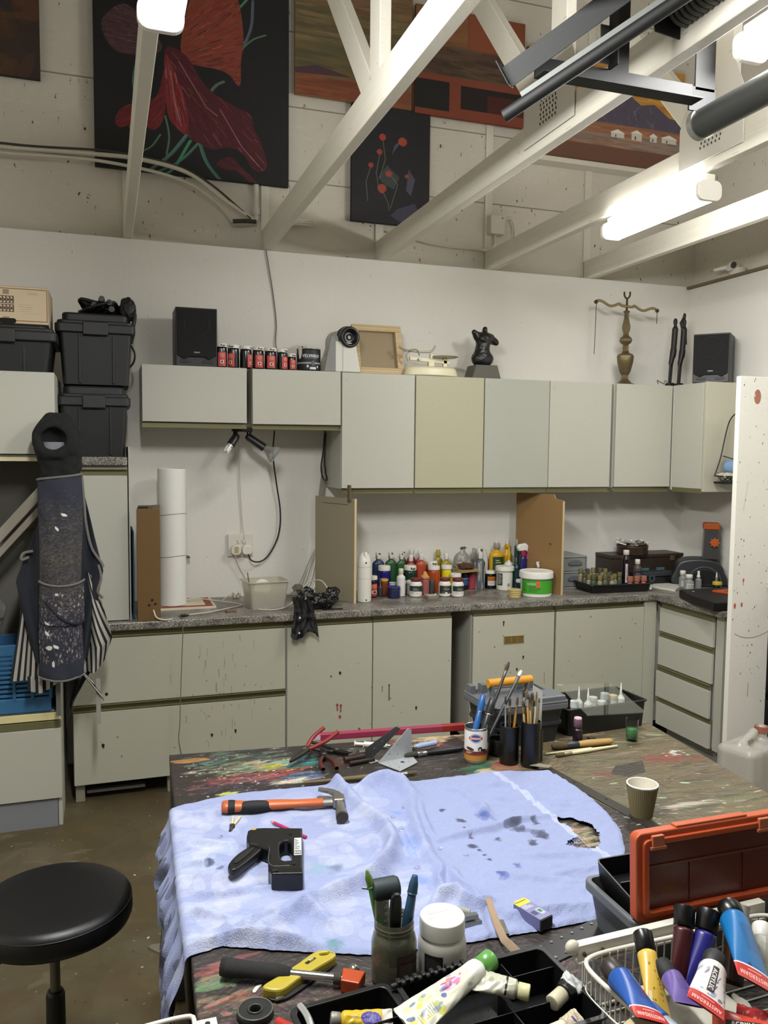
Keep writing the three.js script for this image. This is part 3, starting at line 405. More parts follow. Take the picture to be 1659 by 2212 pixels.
One('niche_backboard', 'grey sheet leaning at the back of the oven niche', 'board', BX(-0.27, 0.27, 0, 0.8, 0, 0.02, 0.003), M('#6f6c62', 0.7), [-0.52, 0.545, -4.44], [-0.04, 0, 0]);
{ const crate = T('blue_crate', 'blue slatted plastic crate inside the oven niche', 'crate', [-0.52, 0.542, -4.15]); const bl = M('#31648c', 0.5);
  P(crate, 'rim', FL(rrect(0.56, 0.26, 0.02), 0.05, 0.003, [rrect(0.535, 0.235, 0.015).reverse()]), bl, [0, 0.27, 0]); P(crate, 'base', BX(-0.27, 0.27, 0, 0.07, -0.12, 0.125, 0.006), bl);
  for (let i = 0; i < 9; i++) P(crate, 'slat', BX(-0.272, 0.272, 0.078 + i * 0.0215, 0.09 + i * 0.0215, 0.112, 0.124, 0.002), bl); for (let i = 0; i < 8; i++) P(crate, 'rib', BX(-0.275 + i * 0.0765, -0.262 + i * 0.0765, 0.06, 0.28, 0.115, 0.128, 0.002), bl);
  for (const s of [-1, 1]) P(crate, 'side_wall', BX(s * 0.272 - 0.005, s * 0.272 + 0.005, 0.06, 0.28, -0.12, 0.12, 0.002), bl); P(crate, 'back_wall', BX(-0.27, 0.27, 0.06, 0.28, -0.125, -0.118, 0.002), bl); }
{ reseed(61); const bag = sdf((x, y, z) => Math.max(smin(ell(x, y, z, [0, -0.05, 0], [0.15, 0.16, 0.09]), cap(x, y, z, [0.02, 0.08, 0], [0.03, 0.19, 0.01], 0.05, 0.02), 0.05), -1) + 0.012 * noise.noise(x * 26, y * 18, z * 26), [0.2, 0.24, 0.13], 36);
  One('knotted_plastic_bag', 'grey-white knotted plastic bag standing in the blue crate', 'bag', bag, M('#8f8f8c', 0.45, { transmission: 0.3, thickness: 0 }), [-0.60, 1.04, -4.15]); }

// dresser standing on the worktop at the left, carrying the crates
{ const t = T('counter_cupboard', 'narrow grey cupboard with a speckled top standing on the worktop, behind the apron', 'cabinet', [-0.045, WT, -4.5]);
  P(t, 'carcass', BX(-0.152, 0.148, 0, 0.765, -0.29, 0.23, 0.001), carcM); P(t, 'side_panel', BX(0.152, 0.158, 0, 0.86, -0.29, 0.246, 0.001), upM); P(t, 'door', BX(-0.15, 0.146, 0.004, 0.715, 0.236, 0.254, 0.002), upM); P(t, 'handle_rail', mg([BX(-0.15, 0.146, 0.72, 0.752, 0.226, 0.232, 0), BX(-0.15, 0.146, 0.746, 0.752, 0.23, 0.252, 0.001)]), olive); P(t, 'speckled_top', BX(-0.155, 0.147, 0.767, 0.81, -0.29, 0.262, 0.006), graniteM); }

// ---------- storage crates ----------
const crateM = M('#0c0d0d', 0.5, { bumpMap: bumpFine, bumpScale: 0.0008 }), crateLid = M('#0f1011', 0.5, { bumpMap: bumpFine, bumpScale: 0.0008 });
function storageCrate(label, p, w, h, d, handle) {
  const t = T('storage_crate', label, 'crate', p), wh = h * 0.84;
  P(t, 'body', tray(w, d, wh, 0.006, 0.02, 0.9), crateM);
  for (const x of [-0.22, 0.24]) { const g = B(0.012, wh * 0.94, 0.014, 0, 0.006, 0, 0.003); P(t, 'rib', g, crateM, [x * w, 0, d * 0.453], [0.045 * d / 0.4, 0, 0]); }
  P(t, 'rim_flange', FL(rrect(w * 1.09, d * 1.06, 0.025), 0.045, 0.006, [rrect(w * 0.97, d * 0.95, 0.015).reverse()]), crateLid, [0, wh - 0.04, 0]);
  P(t, 'lid', mg([FL(rrect(w * 1.03, d * 1.02, 0.03), 0.02, 0.006).translate(0, wh, 0), FL(rrect(w * 0.9, d * 0.85, 0.03), h - wh, 0.01).translate(0, wh + 0.006, 0)]), crateLid);
  P(t, 'clip', BX(-0.17 * w, 0.17 * w, wh - 0.05, wh + 0.012, d * 0.53, d * 0.53 + 0.012, 0.004), crateLid);
  if (handle) P(t, 'handle', TU([[w * 0.5, wh * 0.75, 0.02], [w * 0.55, wh * 0.6, 0.03], [w * 0.53, wh * 0.45, 0.02], [w * 0.47, wh * 0.36, 0.01]], 0.005, 24), M('#111111', 0.5));
  return t;
}
storageCrate('black lidded crate standing on the speckled cupboard top, below another crate', [-0.047, 1.711, -4.43], 0.31, 0.335, 0.36);
storageCrate('black lidded crate stacked on top, with straps piled on its lid', [-0.035, 2.056, -4.43], 0.335, 0.335, 0.38, true);
storageCrate('wide black crate on the oven housing, under the white carton', [-0.45, 2.087, -4.29], 0.46, 0.215, 0.42);
const cartonT = CT(512, 256, (g, w, h) => { reseed(66); fill(g, w, h, '#c9b698'); g.strokeStyle = '#7a4a36'; g.lineWidth = 5; g.strokeRect(4, 12, w - 10, h - 30); for (let i = 0; i < 5; i++) { g.fillStyle = `rgba(104,84,64,${R(0.2, 0.4)})`; g.fillRect(R(300, 380), 30 + i * 5, R(60, 120), 2.4); g.fillRect(R(300, 330), 120 + i * 16, R(70, 150), 3); } g.fillStyle = '#5d4a3b'; for (const [x, y, a, b] of [[190, 20, 44, 34], [190, 212, 44, 26]]) { g.globalAlpha = 0.5; g.fillRect(x, y, a, b); } g.globalAlpha = 1; g.fillRect(160, 64, 108, 54); g.fillRect(160, 124, 108, 54); g.fillStyle = '#d8c8aa'; for (let i = 0; i < 8; i++) { g.fillRect(168 + (i % 4) * 25, 70 + (i / 4 | 0) * 60, 14, 42); g.fillStyle = '#3e3129'; g.beginPath(); g.moveTo(170 + (i % 4) * 25, 74 + (i / 4 | 0) * 60); g.lineTo(184 + (i % 4) * 25, 92 + (i / 4 | 0) * 60); g.lineTo(170 + (i % 4) * 25, 108 + (i / 4 | 0) * 60); g.fill(); g.fillStyle = '#d8c8aa'; } g.fillStyle = 'rgba(120,96,72,.4)'; g.fillRect(10, 40, 120, 4); g.fillRect(10, 60, 110, 50); });
{ const t = T('carton', 'old printed cream cardboard carton on the wide black crate at the far left', 'box', [-0.385, 2.306, -4.28]);
  P(t, 'box_body', BX(-0.15, 0.15, 0, 0.165, -0.17, 0.17, 0.003), M('#b7a488', 0.85)); P(t, 'printed_front', new THREE.PlaneGeometry(0.296, 0.16).translate(0, 0.082, 0.1708), M('#ffffff', 0.8, { map: cartonT })); P(t, 'lid_flap', BX(-0.15, 0.15, 0.166, 0.170, -0.17, 0.165, 0.001), M('#b7a488', 0.85), [0, 0, 0], [0.02, 0, 0]); P(t, 'hand_hole', EX(rrect(0.07, 0.022, 0.01), 0.002, 0), M('#110f0d', 0.9), [-0.02, 0.012, 0.1712]); }
{ reseed(71); const t = T('strap_pile', 'tangle of black straps, clips and cables piled on the top black crate', 'straps', [-0.02, 2.393, -4.42]); const bk = M('#0d0d0d', 0.6);
  for (let i = 0; i < 9; i++) { const pts = []; for (let k = 0; k < 7; k++) pts.push([R(-0.09, 0.12), 0.012 + R(0, 0.075) * (1 - Math.abs(k - 3) / 4), R(-0.08, 0.14)]); P(t, 'strap', TU(pts, R(0.005, 0.010), 44, 6), bk); }
  for (const [x, y, z] of [[0.015, 0.08, 0.1], [0.05, 0.062, 0.12], [-0.02, 0.05, 0.09], [0.06, 0.03, 0.12]]) P(t, 'knob', rod([x, y, z - 0.03], [x, y, z + 0.02], 0.016, 0.014, 14), M('#3b3a36', 0.5));
  P(t, 'pouch', sdf((x, y, z) => ell(x, y, z, [0, 0, 0], [0.04, 0.062, 0.045]) + 0.008 * noise.noise(x * 60, y * 50, z * 60), [0.06, 0.08, 0.06], 26), bk, [0.135, 0.035, 0.10]); P(t, 'hanging_strap', TU([[0.13, 0.06, 0.1], [0.165, 0.02, 0.12], [0.16, -0.04, 0.13], [0.15, -0.07, 0.13]], 0.010, 24), bk); }

// ---------- things on top of the wall cabinets ----------
const TOPY = 2.186, black = M('#0e0e0f', 0.5), blackSat = M('#111112', 0.38);
const textPlane = (txt, w, h, col, px = 256, font = 'bold 56px sans-serif', bg) => { const t = CT(px, Math.max(16, Math.round(px * h / w)), (g, W, H) => { if (bg) fill(g, W, H, bg); g.fillStyle = col; g.textAlign = 'center'; g.textBaseline = 'middle'; g.font = font; g.fillText(txt, W / 2, H / 2, W * 0.96); }); return t; };
const spkT = textPlane('PHILIPS', 0.035, 0.009, '#b9bcc0', 256, 'bold 54px sans-serif', '#121213');
function speaker(label, p, ry, w, h, d) {
  const t = T('loudspeaker', label, 'speaker', p, ry);
  P(t, 'cabinet', BX(-w / 2, w / 2, 0, h, -d, 0, 0.004), M('#0b0b0b', 0.45, { bumpMap: bumpFine, bumpScale: 0.0005 }));
  P(t, 'grille', EX([[-w * 0.47, h * 0.19], [-w * 0.3, h * 0.12], [-w * 0.18, h * 0.16], [w * 0.18, h * 0.16], [w * 0.3, h * 0.12], [w * 0.47, h * 0.19], [w * 0.475, h * 0.975], [-w * 0.475, h * 0.975]], 0.012, 0.003), M('#09090a', 0.85, { bumpMap: bumpCloth, bumpScale: 0.0006 }), [0, 0, 0]);
  P(t, 'driver_ring', new THREE.TorusGeometry(w * 0.3, 0.0022, 8, 40), M('#0f0f0f', 0.6), [0, h * 0.72, 0.0115]);
  P(t, 'name_badge', new THREE.PlaneGeometry(0.035, 0.009), M('#ffffff', 0.5, { map: spkT }), [0, h * 0.235, 0.0125]);
  for (const s of [-1, 1]) P(t, 'bass_port', EX(rrect(w * 0.26, h * 0.05, h * 0.024), 0.004, 0.001), M('#070707', 0.5), [s * w * 0.26, h * 0.085, 0]);
}
speaker('black loudspeaker on the low left wall cabinet beside the red-label jars', [0.465, TOPY, -4.50], 0, 0.215, 0.305, 0.2);
speaker('black loudspeaker on the corner cabinet at the right, turned to the left', [3.545, TOPY + 0.005, -4.25], -0.85, 0.212, 0.30, 0.21);
// round pots
function pot(name, label, cat, { x, y = WT, z, r, h, body, lid, lidH = 0.018, lidR = 1.03, neck = 0.95, lab, ry = 0, group, round = 0.006, lidName = 'lid', shoulder = 0.02 }) {
  const t = T(name, label, cat, [x, y, z], ry, group), bh = h - lidH;
  P(t, 'body', LA([[0, 0], [r - round, 0], [r, round], [r, bh - shoulder], [r * neck, bh - shoulder * 0.35], [r * neck, bh], [0, bh]]), body);
  if (lid) P(t, lidName, LA([[0, bh], [r * lidR - 0.001, bh], [r * lidR, bh + 0.002], [r * lidR, h - 0.003], [r * lidR - 0.003, h], [0, h]]), lid);
  if (lab) P(t, 'paper_label', new THREE.CylinderGeometry(r * 1.008, r * 1.008, lab.y1 - lab.y0, 24, 1, true, -(lab.arc || 1.2) + (lab.off || 0), 2 * (lab.arc || 1.2)).translate(0, (lab.y0 + lab.y1) / 2, 0), lab.mat);
  return t;
}
// squeeze bottles: body with shoulders, neck and cap
function bottle(name, label, cat, { x, y = WT, z, r, h, body, capM, capH = 0.035, capR = 0.45, lab, ry = 0, group, sq = 1, sh = 0.8 }) {
  const t = T(name, label, cat, [x, y, z], ry, group), bh = h - capH;
  const g = LA([[0, 0], [r * 0.92, 0], [r, 0.006], [r, bh * sh], [r * 0.95, bh * (sh + 0.04)], [r * 0.72, bh * (sh + 0.09)], [r * capR * 0.85, bh * Math.min(sh + 0.125, 0.985)], [r * capR * 0.85, bh], [0, bh]]); g.scale(1, 1, sq); P(t, 'body', g, body);
  P(t, 'cap', LA([[0, bh], [r * capR, bh], [r * capR, h - 0.003], [r * capR - 0.003, h], [0, h]], 20), capM);
  if (lab) P(t, 'paper_label', new THREE.CylinderGeometry(r * 1.01, r * 1.01, lab.y1 - lab.y0, 24, 1, true, -(lab.arc || 1.1), 2 * (lab.arc || 1.1)).scale(1, 1, sq).translate(0, (lab.y0 + lab.y1) / 2, 0), lab.mat); return t;
}
// a small printed label: bands and lines of unreadable small print
function labelT(bg, items, w = 128, h = 128) { return CT(w, h, g => { fill(g, w, h, bg); for (const it of items) { if (it.t) { g.fillStyle = it.c; g.font = it.f || 'bold 22px sans-serif'; g.textAlign = 'center'; g.textBaseline = 'middle'; g.fillText(it.t, it.x * w, it.y * h, (it.mw || 0.9) * w); } else if (it.e) { g.fillStyle = it.c; g.beginPath(); g.ellipse(it.e[0] * w, it.e[1] * h, it.e[2] * w, it.e[3] * h, 0, 0, 7); g.fill(); } else if (it.l) { g.fillStyle = it.c; for (let i = 0; i < it.l[4]; i++) g.fillRect(it.l[0] * w, (it.l[1] + i * it.l[3]) * h, it.l[2] * w * (0.6 + 0.4 * Math.abs(Math.sin(i * 2.3))), Math.max(1, it.l[3] * h * 0.4)); } else { g.fillStyle = it.c; g.fillRect(it.r[0] * w, it.r[1] * h, it.r[2] * w, it.r[3] * h); } } }); }
const LM = (bg, items, w, h) => M('#ffffff', 0.55, { map: labelT(bg, items, w, h) });
const redLab = LM('#b5433b', [{ e: [0.5, 0.2, 0.3, 0.16], c: '#c96a5c' }, { r: [0.3, 0.56, 0.4, 0.22], c: '#ddd6cc' }, { e: [0.5, 0.67, 0.13, 0.08], c: '#2a2524' }, { l: [0.2, 0.84, 0.6, 0.05, 3], c: '#8d2d28' }]);
const offWhite = M('#d9d5ca', 0.5), dirtyWhite = M('#ffffff', 0.55, { map: CT(256, 128, (g, w, h) => { reseed(81); fill(g, w, h, '#d6d2c6'); for (let i = 0; i < 7; i++) { g.fillStyle = `rgba(30,26,28,${R(0.5, 1)})`; g.beginPath(); g.ellipse(R(0, w), R(0, h), R(4, 16), R(6, 26), R(-0.3, 0.3), 0, 7); g.fill(); } }) });
const darkJar = M('#0f0c0d', 0.18);
[[0.596, 0.030, 0.128, 0, 'nearest the loudspeaker'], [0.660, 0.031, 0.124, -0.7, 'second from the loudspeaker, label turned aside'], [0.727, 0.032, 0.121, 0.9, 'third from the loudspeaker, mostly plain dark side showing'], [0.793, 0.031, 0.119, 0.1, 'fourth from the loudspeaker, in the middle'], [0.861, 0.033, 0.117, 0, 'fifth from the loudspeaker, label square to the room'], [0.926, 0.029, 0.114, 0.5, 'sixth from the loudspeaker, label turned right'], [0.978, 0.024, 0.092, 0.2, 'smallest one, beside the black tin']].forEach(([x, r, h, ry, w]) => pot('paint_jar', 'red-labelled dark jar on the low cabinet, ' + w, 'jar', { x, y: TOPY, z: -4.52, r, h, body: darkJar, lid: dirtyWhite, lidH: 0.02, lidR: 1.0, ry, lab: { y0: 0.006, y1: h * 0.62, arc: 0.75, mat: redLab }, group: 'red-label jars on the low wall cabinet' }));
const velvaT = LM('#0f1012', [{ t: 'VELVAGLO', x: 0.5, y: 0.3, c: '#dfe2e4', f: 'bold 26px sans-serif', mw: 0.5 }, { r: [0.3, 0.4, 0.4, 0.02], c: '#8d9196' }, { r: [0, 0.62, 1, 0.08], c: '#9298a0' }, { e: [0.55, 0.66, 0.055, 0.12], c: '#4d5560' }, { e: [0.4, 0.82, 0.03, 0.07], c: '#c9ccd0' }, { r: [0.46, 0.86, 0.18, 0.12], c: '#c9ccd0' }, { e: [0.7, 0.84, 0.025, 0.06], c: '#c9ccd0' }], 256, 128);
{ const t = pot('paint_tin', 'black paint tin with white lettering and a paint-crusted lid on the low cabinet', 'tin', { x: 1.075, y: TOPY, z: -4.53, r: 0.066, h: 0.122, body: M('#0f1012', 0.35), lid: M('#b5b4ac', 0.4, { metalness: 0.4 }), lidH: 0.006, lidR: 0.92, neck: 0.98, lab: { y0: 0.004, y1: 0.112, arc: 1.5, mat: velvaT } });
  P(t, 'rim', new THREE.TorusGeometry(0.064, 0.0035, 8, 36).rotateX(PI / 2).translate(0, 0.12, 0), M('#b5b4ac', 0.35, { metalness: 0.6 })); P(t, 'dried_paint', sdf((x, y, z) => ell(x, y, z, [0, 0, 0], [0.05, 0.012, 0.05]) + 0.012 * noise.noise(x * 40, 2, z * 40), [0.065, 0.03, 0.065], 26), M('#d3cdbb', 0.6), [-0.01, 0.122, 0]); P(t, 'drip', EX(soft([[-0.01, 0.03], [0.012, 0.03], [0.008, -0.02], [-0.004, -0.03]], 20), 0.003, 0.001), M('#d3cdbb', 0.6), [-0.055, 0.095, 0.036], [0, -0.95, 0]); }
{ const t = T('projector_lamp', 'white and grey projector with a black round lens head, beside the small stretched canvas', 'projector', [1.255, TOPY, -4.54]); const wh = M('#c9c7bd', 0.5);
  const base = EX([[-0.105, 0], [0.105, 0], [0.075, 0.16], [-0.055, 0.17]], 0.16, 0.006); P(t, 'base', base, wh, [0, 0, -0.09]); P(t, 'side_plate', EX([[-0.105, 0.0], [-0.04, 0.0], [-0.04, 0.17], [-0.065, 0.2]], 0.012, 0.002), M('#7b7b76', 0.5), [-0.002, 0, 0.066]); P(t, 'seam', BX(-0.001, 0.001, 0.004, 0.15, 0.0695, 0.0708, 0), M('#77756c', 0.6), [0.0, 0, 0]);
  P(t, 'neck', sdf((x, y, z) => smin(cap(x, y, z, [-0.03, -0.08, 0], [-0.02, 0.0, 0], 0.05, 0.052), cap(x, y, z, [-0.02, 0.0, 0], [0.03, 0.02, 0.03], 0.048), 0.03), [0.1, 0.15, 0.1], 36), M('#a5a49b', 0.5), [0, 0.17, -0.01]);
  const hd = P(t, 'lens_head', LA([[0, 0], [0.054, 0], [0.058, 0.005], [0.058, 0.075], [0.052, 0.082], [0.04, 0.082], [0.034, 0.06], [0.018, 0.055], [0.018, 0.07], [0.012, 0.07], [0.01, 0.05], [0, 0.05]], 36).rotateX(PI / 2), M('#101010', 0.35), [0.03, 0.195, 0.005], [0.05, 0.12, 0]); P(hd, 'grip_ring', new THREE.TorusGeometry(0.059, 0.003, 8, 36).translate(0, 0, 0.03), M('#1b1b1b', 0.6)); }
const pine = CT(256, 256, (g, w, h) => { reseed(91); fill(g, w, h, '#c6b590'); for (let i = 0; i < 240; i++) { g.strokeStyle = `rgba(${R(140, 190)},${R(105, 140)},${R(60, 90)},${R(0.1, 0.35)})`; g.lineWidth = R(0.5, 2.5); const y = R(0, h); g.beginPath(); g.moveTo(0, y); g.bezierCurveTo(w * 0.3, y + R(-4, 4), w * 0.6, y + R(-4, 4), w, y + R(-3, 3)); g.stroke(); } }, { rep: [2, 4] }), pineM = M('#ffffff', 0.65, { map: pine });
{ const t = T('stretched_canvas', 'small bare canvas seen from the back, its pine stretcher bars showing, leaning on the wall', 'canvas', [1.51, TOPY + 0.002, -4.60], 0); const w = 0.30, h = 0.30, b = 0.038;
  t.rotation.set(-0.28, 0, 0.0);
  P(t, 'canvas_back', BX(-w / 2 + 0.01, w / 2 - 0.01, 0.01, h - 0.01, -0.004, 0.0, 0), M('#96866a', 0.9, { bumpMap: bumpCloth, bumpScale: 0.0008 }));
  for (const [a0, a1, c0, c1, n] of [[-w / 2, w / 2, 0, b, 0], [-w / 2, w / 2, h - b, h, 0], [-w / 2, -w / 2 + b, b, h - b, 1], [w / 2 - b, w / 2, b, h - b, 1]]) P(t, 'stretcher_bar', BX(a0, a1, c0, c1, 0.0, 0.024, 0.002), pineM);
  for (const s of [0.01, 0.024]) P(t, 'staple', BX(w / 2 - 0.016, w / 2 - 0.008, h - 0.04 - s, h - 0.038 - s, 0.024, 0.0255, 0), M('#d7d7d2', 0.3, { metalness: 0.8 })); }
{ const cream = M('#d6cfae', 0.4), wire = M('#a39d8a', 0.4, { metalness: 0.5 }); const t = T('kitchen_scale', 'old cream balance scale with a flat plate and a wire cradle, on the tall cabinet', 'scale', [1.815, TOPY, -4.56]);
  P(t, 'base', LA([[0, 0], [0.165, 0], [0.168, 0.01], [0.16, 0.04], [0.145, 0.056], [0, 0.06]], 40).scale(1, 1, 0.42), cream); P(t, 'column', BX(-0.018, 0.018, 0.055, 0.09, -0.015, 0.015, 0.004), cream);
  P(t, 'beam', BX(-0.14, 0.11, 0.083, 0.105, -0.008, 0.012, 0.003), cream, [0, 0, 0], [0, 0, -0.06]); P(t, 'pan_stem', BX(0.075, 0.10, 0.06, 0.112, -0.012, 0.012, 0.003), cream); P(t, 'plate', LA([[0, 0.112], [0.07, 0.113], [0.082, 0.118], [0.08, 0.121], [0, 0.117]], 34), M('#b5ad90', 0.35, { metalness: 0.3 }), [0.085, 0, 0]);
  P(t, 'weight', BX(-0.03, -0.005, 0.1, 0.135, 0.0, 0.014, 0.003), wire, [0.02, 0, 0]); P(t, 'hook', TU([[-0.135, 0.14, 0.01], [-0.155, 0.12, 0.01], [-0.145, 0.085, 0.01]], 0.005, 18), wire); P(t, 'wire_cradle', TU([[-0.2, 0.17, 0], [-0.17, 0.15, 0.01], [-0.12, 0.142, 0.02], [-0.05, 0.14, 0.02], [0.0, 0.15, 0.02], [0.02, 0.178, 0.02]], 0.006, 50), wire); P(t, 'wire_cradle', TU([[-0.18, 0.136, 0.02], [-0.1, 0.15, 0.03], [-0.08, 0.12, 0.02]], 0.004, 24), wire); P(t, 'dial', CY(0.008, 0.008, 0.02, 0, 12).rotateX(PI / 2), wire, [-0.08, 0.098, 0.01]); }
{ const t = T('torso_sculpture', 'dark headless torso sculpture on a grey stone block', 'sculpture', [2.165, TOPY, -4.60]);
  P(t, 'stone_base', EX([[-0.095, 0], [0.095, 0], [0.07, 0.082], [-0.07, 0.082]], 0.13, 0.004), M('#5b5950', 0.75, { bumpMap: bumpFine, bumpScale: 0.0015 }), [0, 0, -0.065]);
  const f = (x, y, z) => { let d = cap(x, y, z, [-0.005, -0.075, 0], [-0.005, -0.02, 0], 0.05, 0.034); d = smin(d, ell(x, y, z, [0, -0.07, 0], [0.072, 0.05, 0.05]), 0.02); d = smin(d, cap(x, y, z, [-0.005, -0.02, 0], [0.01, 0.04, 0], 0.038, 0.045), 0.025); d = smin(d, ell(x, y, z, [0.008, 0.05, 0.0], [0.058, 0.035, 0.036]), 0.02); d = smin(d, cap(x, y, z, [-0.04, 0.065, 0], [-0.062, 0.082, 0.005], 0.024, 0.017), 0.015); d = smin(d, cap(x, y, z, [0.05, 0.055, 0], [0.085, 0.03, 0.01], 0.026, 0.019), 0.015); d = smin(d, cap(x, y, z, [0.01, 0.075, 0], [0.014, 0.108, 0], 0.018, 0.015), 0.01); for (const s of [-0.018, 0.03]) d = smin(d, ell(x, y, z, [s, 0.045, 0.032], [0.018, 0.018, 0.014]), 0.01); return d + 0.0025 * noise.noise(x * 70, y * 70, z * 70); };
  P(t, 'torso', sdf(f, [0.13, 0.14, 0.09], 52), M('#161413', 0.32, { bumpMap: bumpFine, bumpScale: 0.002 }), [0, 0.195, 0], [0, 0.1, 0]); }
{ const brass = M('#74664a', 0.32, { metalness: 0.75, bumpMap: NT(128, (u, v, i, j) => 0.5 + 0.5 * Math.sin(i * 0.55) * Math.sin(j * 0.55), { rep: [6, 4] }), bumpScale: 0.0012 }); const t = T('brass_scale', 'ornate brass balance scale with a wavy arm but no pans, on the right cabinet', 'scale', [3.17, TOPY, -4.60], -0.1);
  P(t, 'pedestal', LA([[0, 0], [0.066, 0], [0.068, 0.006], [0.045, 0.014], [0.022, 0.04], [0.02, 0.062], [0.026, 0.07], [0.036, 0.09], [0.05, 0.15], [0.053, 0.185], [0.046, 0.195], [0.024, 0.205], [0.018, 0.225], [0.02, 0.245], [0.016, 0.255], [0.034, 0.27], [0.04, 0.285], [0.034, 0.302], [0.02, 0.312], [0.017, 0.33], [0.025, 0.355], [0.026, 0.375], [0.016, 0.42], [0.014, 0.455], [0.02, 0.462], [0.02, 0.47], [0, 0.475]], 36), brass);
  P(t, 'spindle', rod([0, 0.47, 0], [0, 0.545, 0], 0.008, 0.006, 10), brass); P(t, 'fork', TU([[-0.02, 0.59, 0], [-0.018, 0.565, 0], [0, 0.548, 0], [0.018, 0.565, 0], [0.02, 0.592, 0]], 0.006, 26), brass);
  const arm = []; for (let i = 0; i <= 24; i++) { const u = i / 24 * 2 - 1; arm.push([u * 0.215, 0.5 + 0.012 * Math.sin(Math.abs(u) * 9) * (Math.abs(u) > 0.2 ? 1 : 0) - u * 0.018, 0]); } P(t, 'arm', TU(arm, 0.0085, 120, 8), M('#9b8a5e', 0.35, { metalness: 0.7, bumpMap: bumpFine, bumpScale: 0.003 }));
  for (const s of [-1, 1]) P(t, 'arm_end', new THREE.SphereGeometry(0.013, 14, 10), brass, [s * 0.215, 0.5 - s * 0.018, 0]); P(t, 'chain', TU([[-0.215, 0.515, 0.006], [-0.217, 0.4, 0.006], [-0.22, 0.19, 0.004]], 0.0022, 30), brass); P(t, 'chain', TU([[0.215, 0.482, 0], [0.214, 0.40, 0]], 0.0022, 12), brass); }
const fig = M('#15100c', 0.55, { bumpMap: bumpFine, bumpScale: 0.001 });
function figure(label, p, ry, raised) {
  const t = T('figurine', label, 'figurine', p, ry);
  const f = (x, y, z) => { let d = cap(x, y, z, [0.014, 0.14, 0], [0.004, -0.03, 0], 0.019, 0.017); d = smin(d, cap(x, y, z, [0.006, 0.0, 0], [-0.01, -0.08, 0], 0.018, 0.015), 0.01); d = smin(d, cap(x, y, z, [-0.016, -0.08, 0.004], [-0.026, -0.222, 0.004], 0.008, 0.006), 0.006); d = smin(d, cap(x, y, z, [0.0, -0.08, -0.004], [-0.006, -0.222, -0.004], 0.008, 0.006), 0.006); d = smin(d, cap(x, y, z, [0.016, 0.14, 0], [0.014, 0.18, 0], 0.009), 0.01); d = smin(d, ell(x, y, z, [0.014, 0.19, 0], [0.013, 0.022, 0.014]), 0.006);
    if (raised) { d = smin(d, cap(x, y, z, [0.0, 0.14, 0], [-0.014, 0.185, 0.0], 0.007), 0.006); d = smin(d, cap(x, y, z, [-0.014, 0.185, 0], [0.012, 0.232, 0.0], 0.006), 0.006); d = smin(d, cap(x, y, z, [0.028, 0.135, 0], [0.034, 0.05, 0.0], 0.006, 0.005), 0.006); d = smin(d, ell(x, y, z, [0.014, 0.23, 0], [0.010, 0.02, 0.01]), 0.005); } return d; };
  P(t, 'figure', sdf(f, [0.07, 0.27, 0.05], 64), fig, [0, 0.235, 0]); P(t, 'foot_block', mg([B(0.045, 0.028, 0.05, -0.014, 0, 0, 0.008), B(0.072, 0.008, 0.07, -0.012, 0, 0, 0.003)]), fig);
}
figure('left of two thin dark standing figurines near the corner, arms at its sides', [3.53, TOPY, -4.60], 0, false);
figure('right of two thin dark figurines near the corner, one arm raised to its head', [3.60, TOPY, -4.60], 0, true);
One('bent_wire', 'crinkled brown wire lying on the cabinet beside the figurines', 'wire', TU([[3.33, TOPY + 0.006, -4.47], [3.345, TOPY + 0.03, -4.5], [3.365, TOPY + 0.022, -4.5], [3.395, TOPY + 0.012, -4.5], [3.405, TOPY + 0.032, -4.5], [3.42, TOPY + 0.012, -4.49]], 0.003, 50), M('#6b6150', 0.6));
// wire basket with cups on the end panel of the corner cabinet
{ const wi = M('#2c2a27', 0.4, { metalness: 0.6 }), t = T('wall_wire_rack', 'thin black wire rack holding a blue roll on the corner cabinet end panel', 'rack', [3.60, 1.62, -4.145]);
  P(t, 'frame_wire', TU([[0.07, 0.395, 0.01], [0.0, 0.34, 0.02], [-0.09, 0.1, 0.05], [-0.135, 0.0, 0.06]], 0.004, 40), wi); P(t, 'frame_wire', TU([[-0.135, 0.0, 0.06], [-0.04, -0.002, 0.11], [0.1, -0.002, 0.1]], 0.0035, 26), wi); P(t, 'frame_wire', TU([[-0.07, 0.12, 0.05], [0.0, 0.1, 0.07], [0.1, 0.08, 0.06]], 0.003, 20), wi); for (let i = 0; i < 6; i++) P(t, 'basket_wire', TU([[-0.07 + i * 0.035, 0.02, 0.01], [-0.07 + i * 0.035, -0.03, 0.05], [-0.07 + i * 0.035, 0.0, 0.11]], 0.0025, 14), wi); P(t, 'shelf_bar', BX(-0.09, 0.11, -0.048, -0.034, 0.0, 0.1, 0.003), wi);
  One('blue_roll', 'pale blue roll lying in the black wire rack', 'roll', LA([[0.018, 0], [0.042, 0], [0.044, 0.004], [0.044, 0.09], [0.018, 0.09], [0.018, 0]], 26).rotateX(PI / 2), M('#7e9cc4', 0.6), [3.61, 1.675, -4.13]); One('rack_cloth', 'crumpled off-white cloth in the wire rack beneath the blue roll', 'cloth', sdf((x, y, z) => ell(x, y, z, [0, 0, 0], [0.07, 0.018, 0.04]) + 0.008 * noise.noise(x * 50, y * 40, z * 50), [0.1, 0.04, 0.06], 28), M('#b7b2a2', 0.8), [3.56, 1.622, -4.085]); }

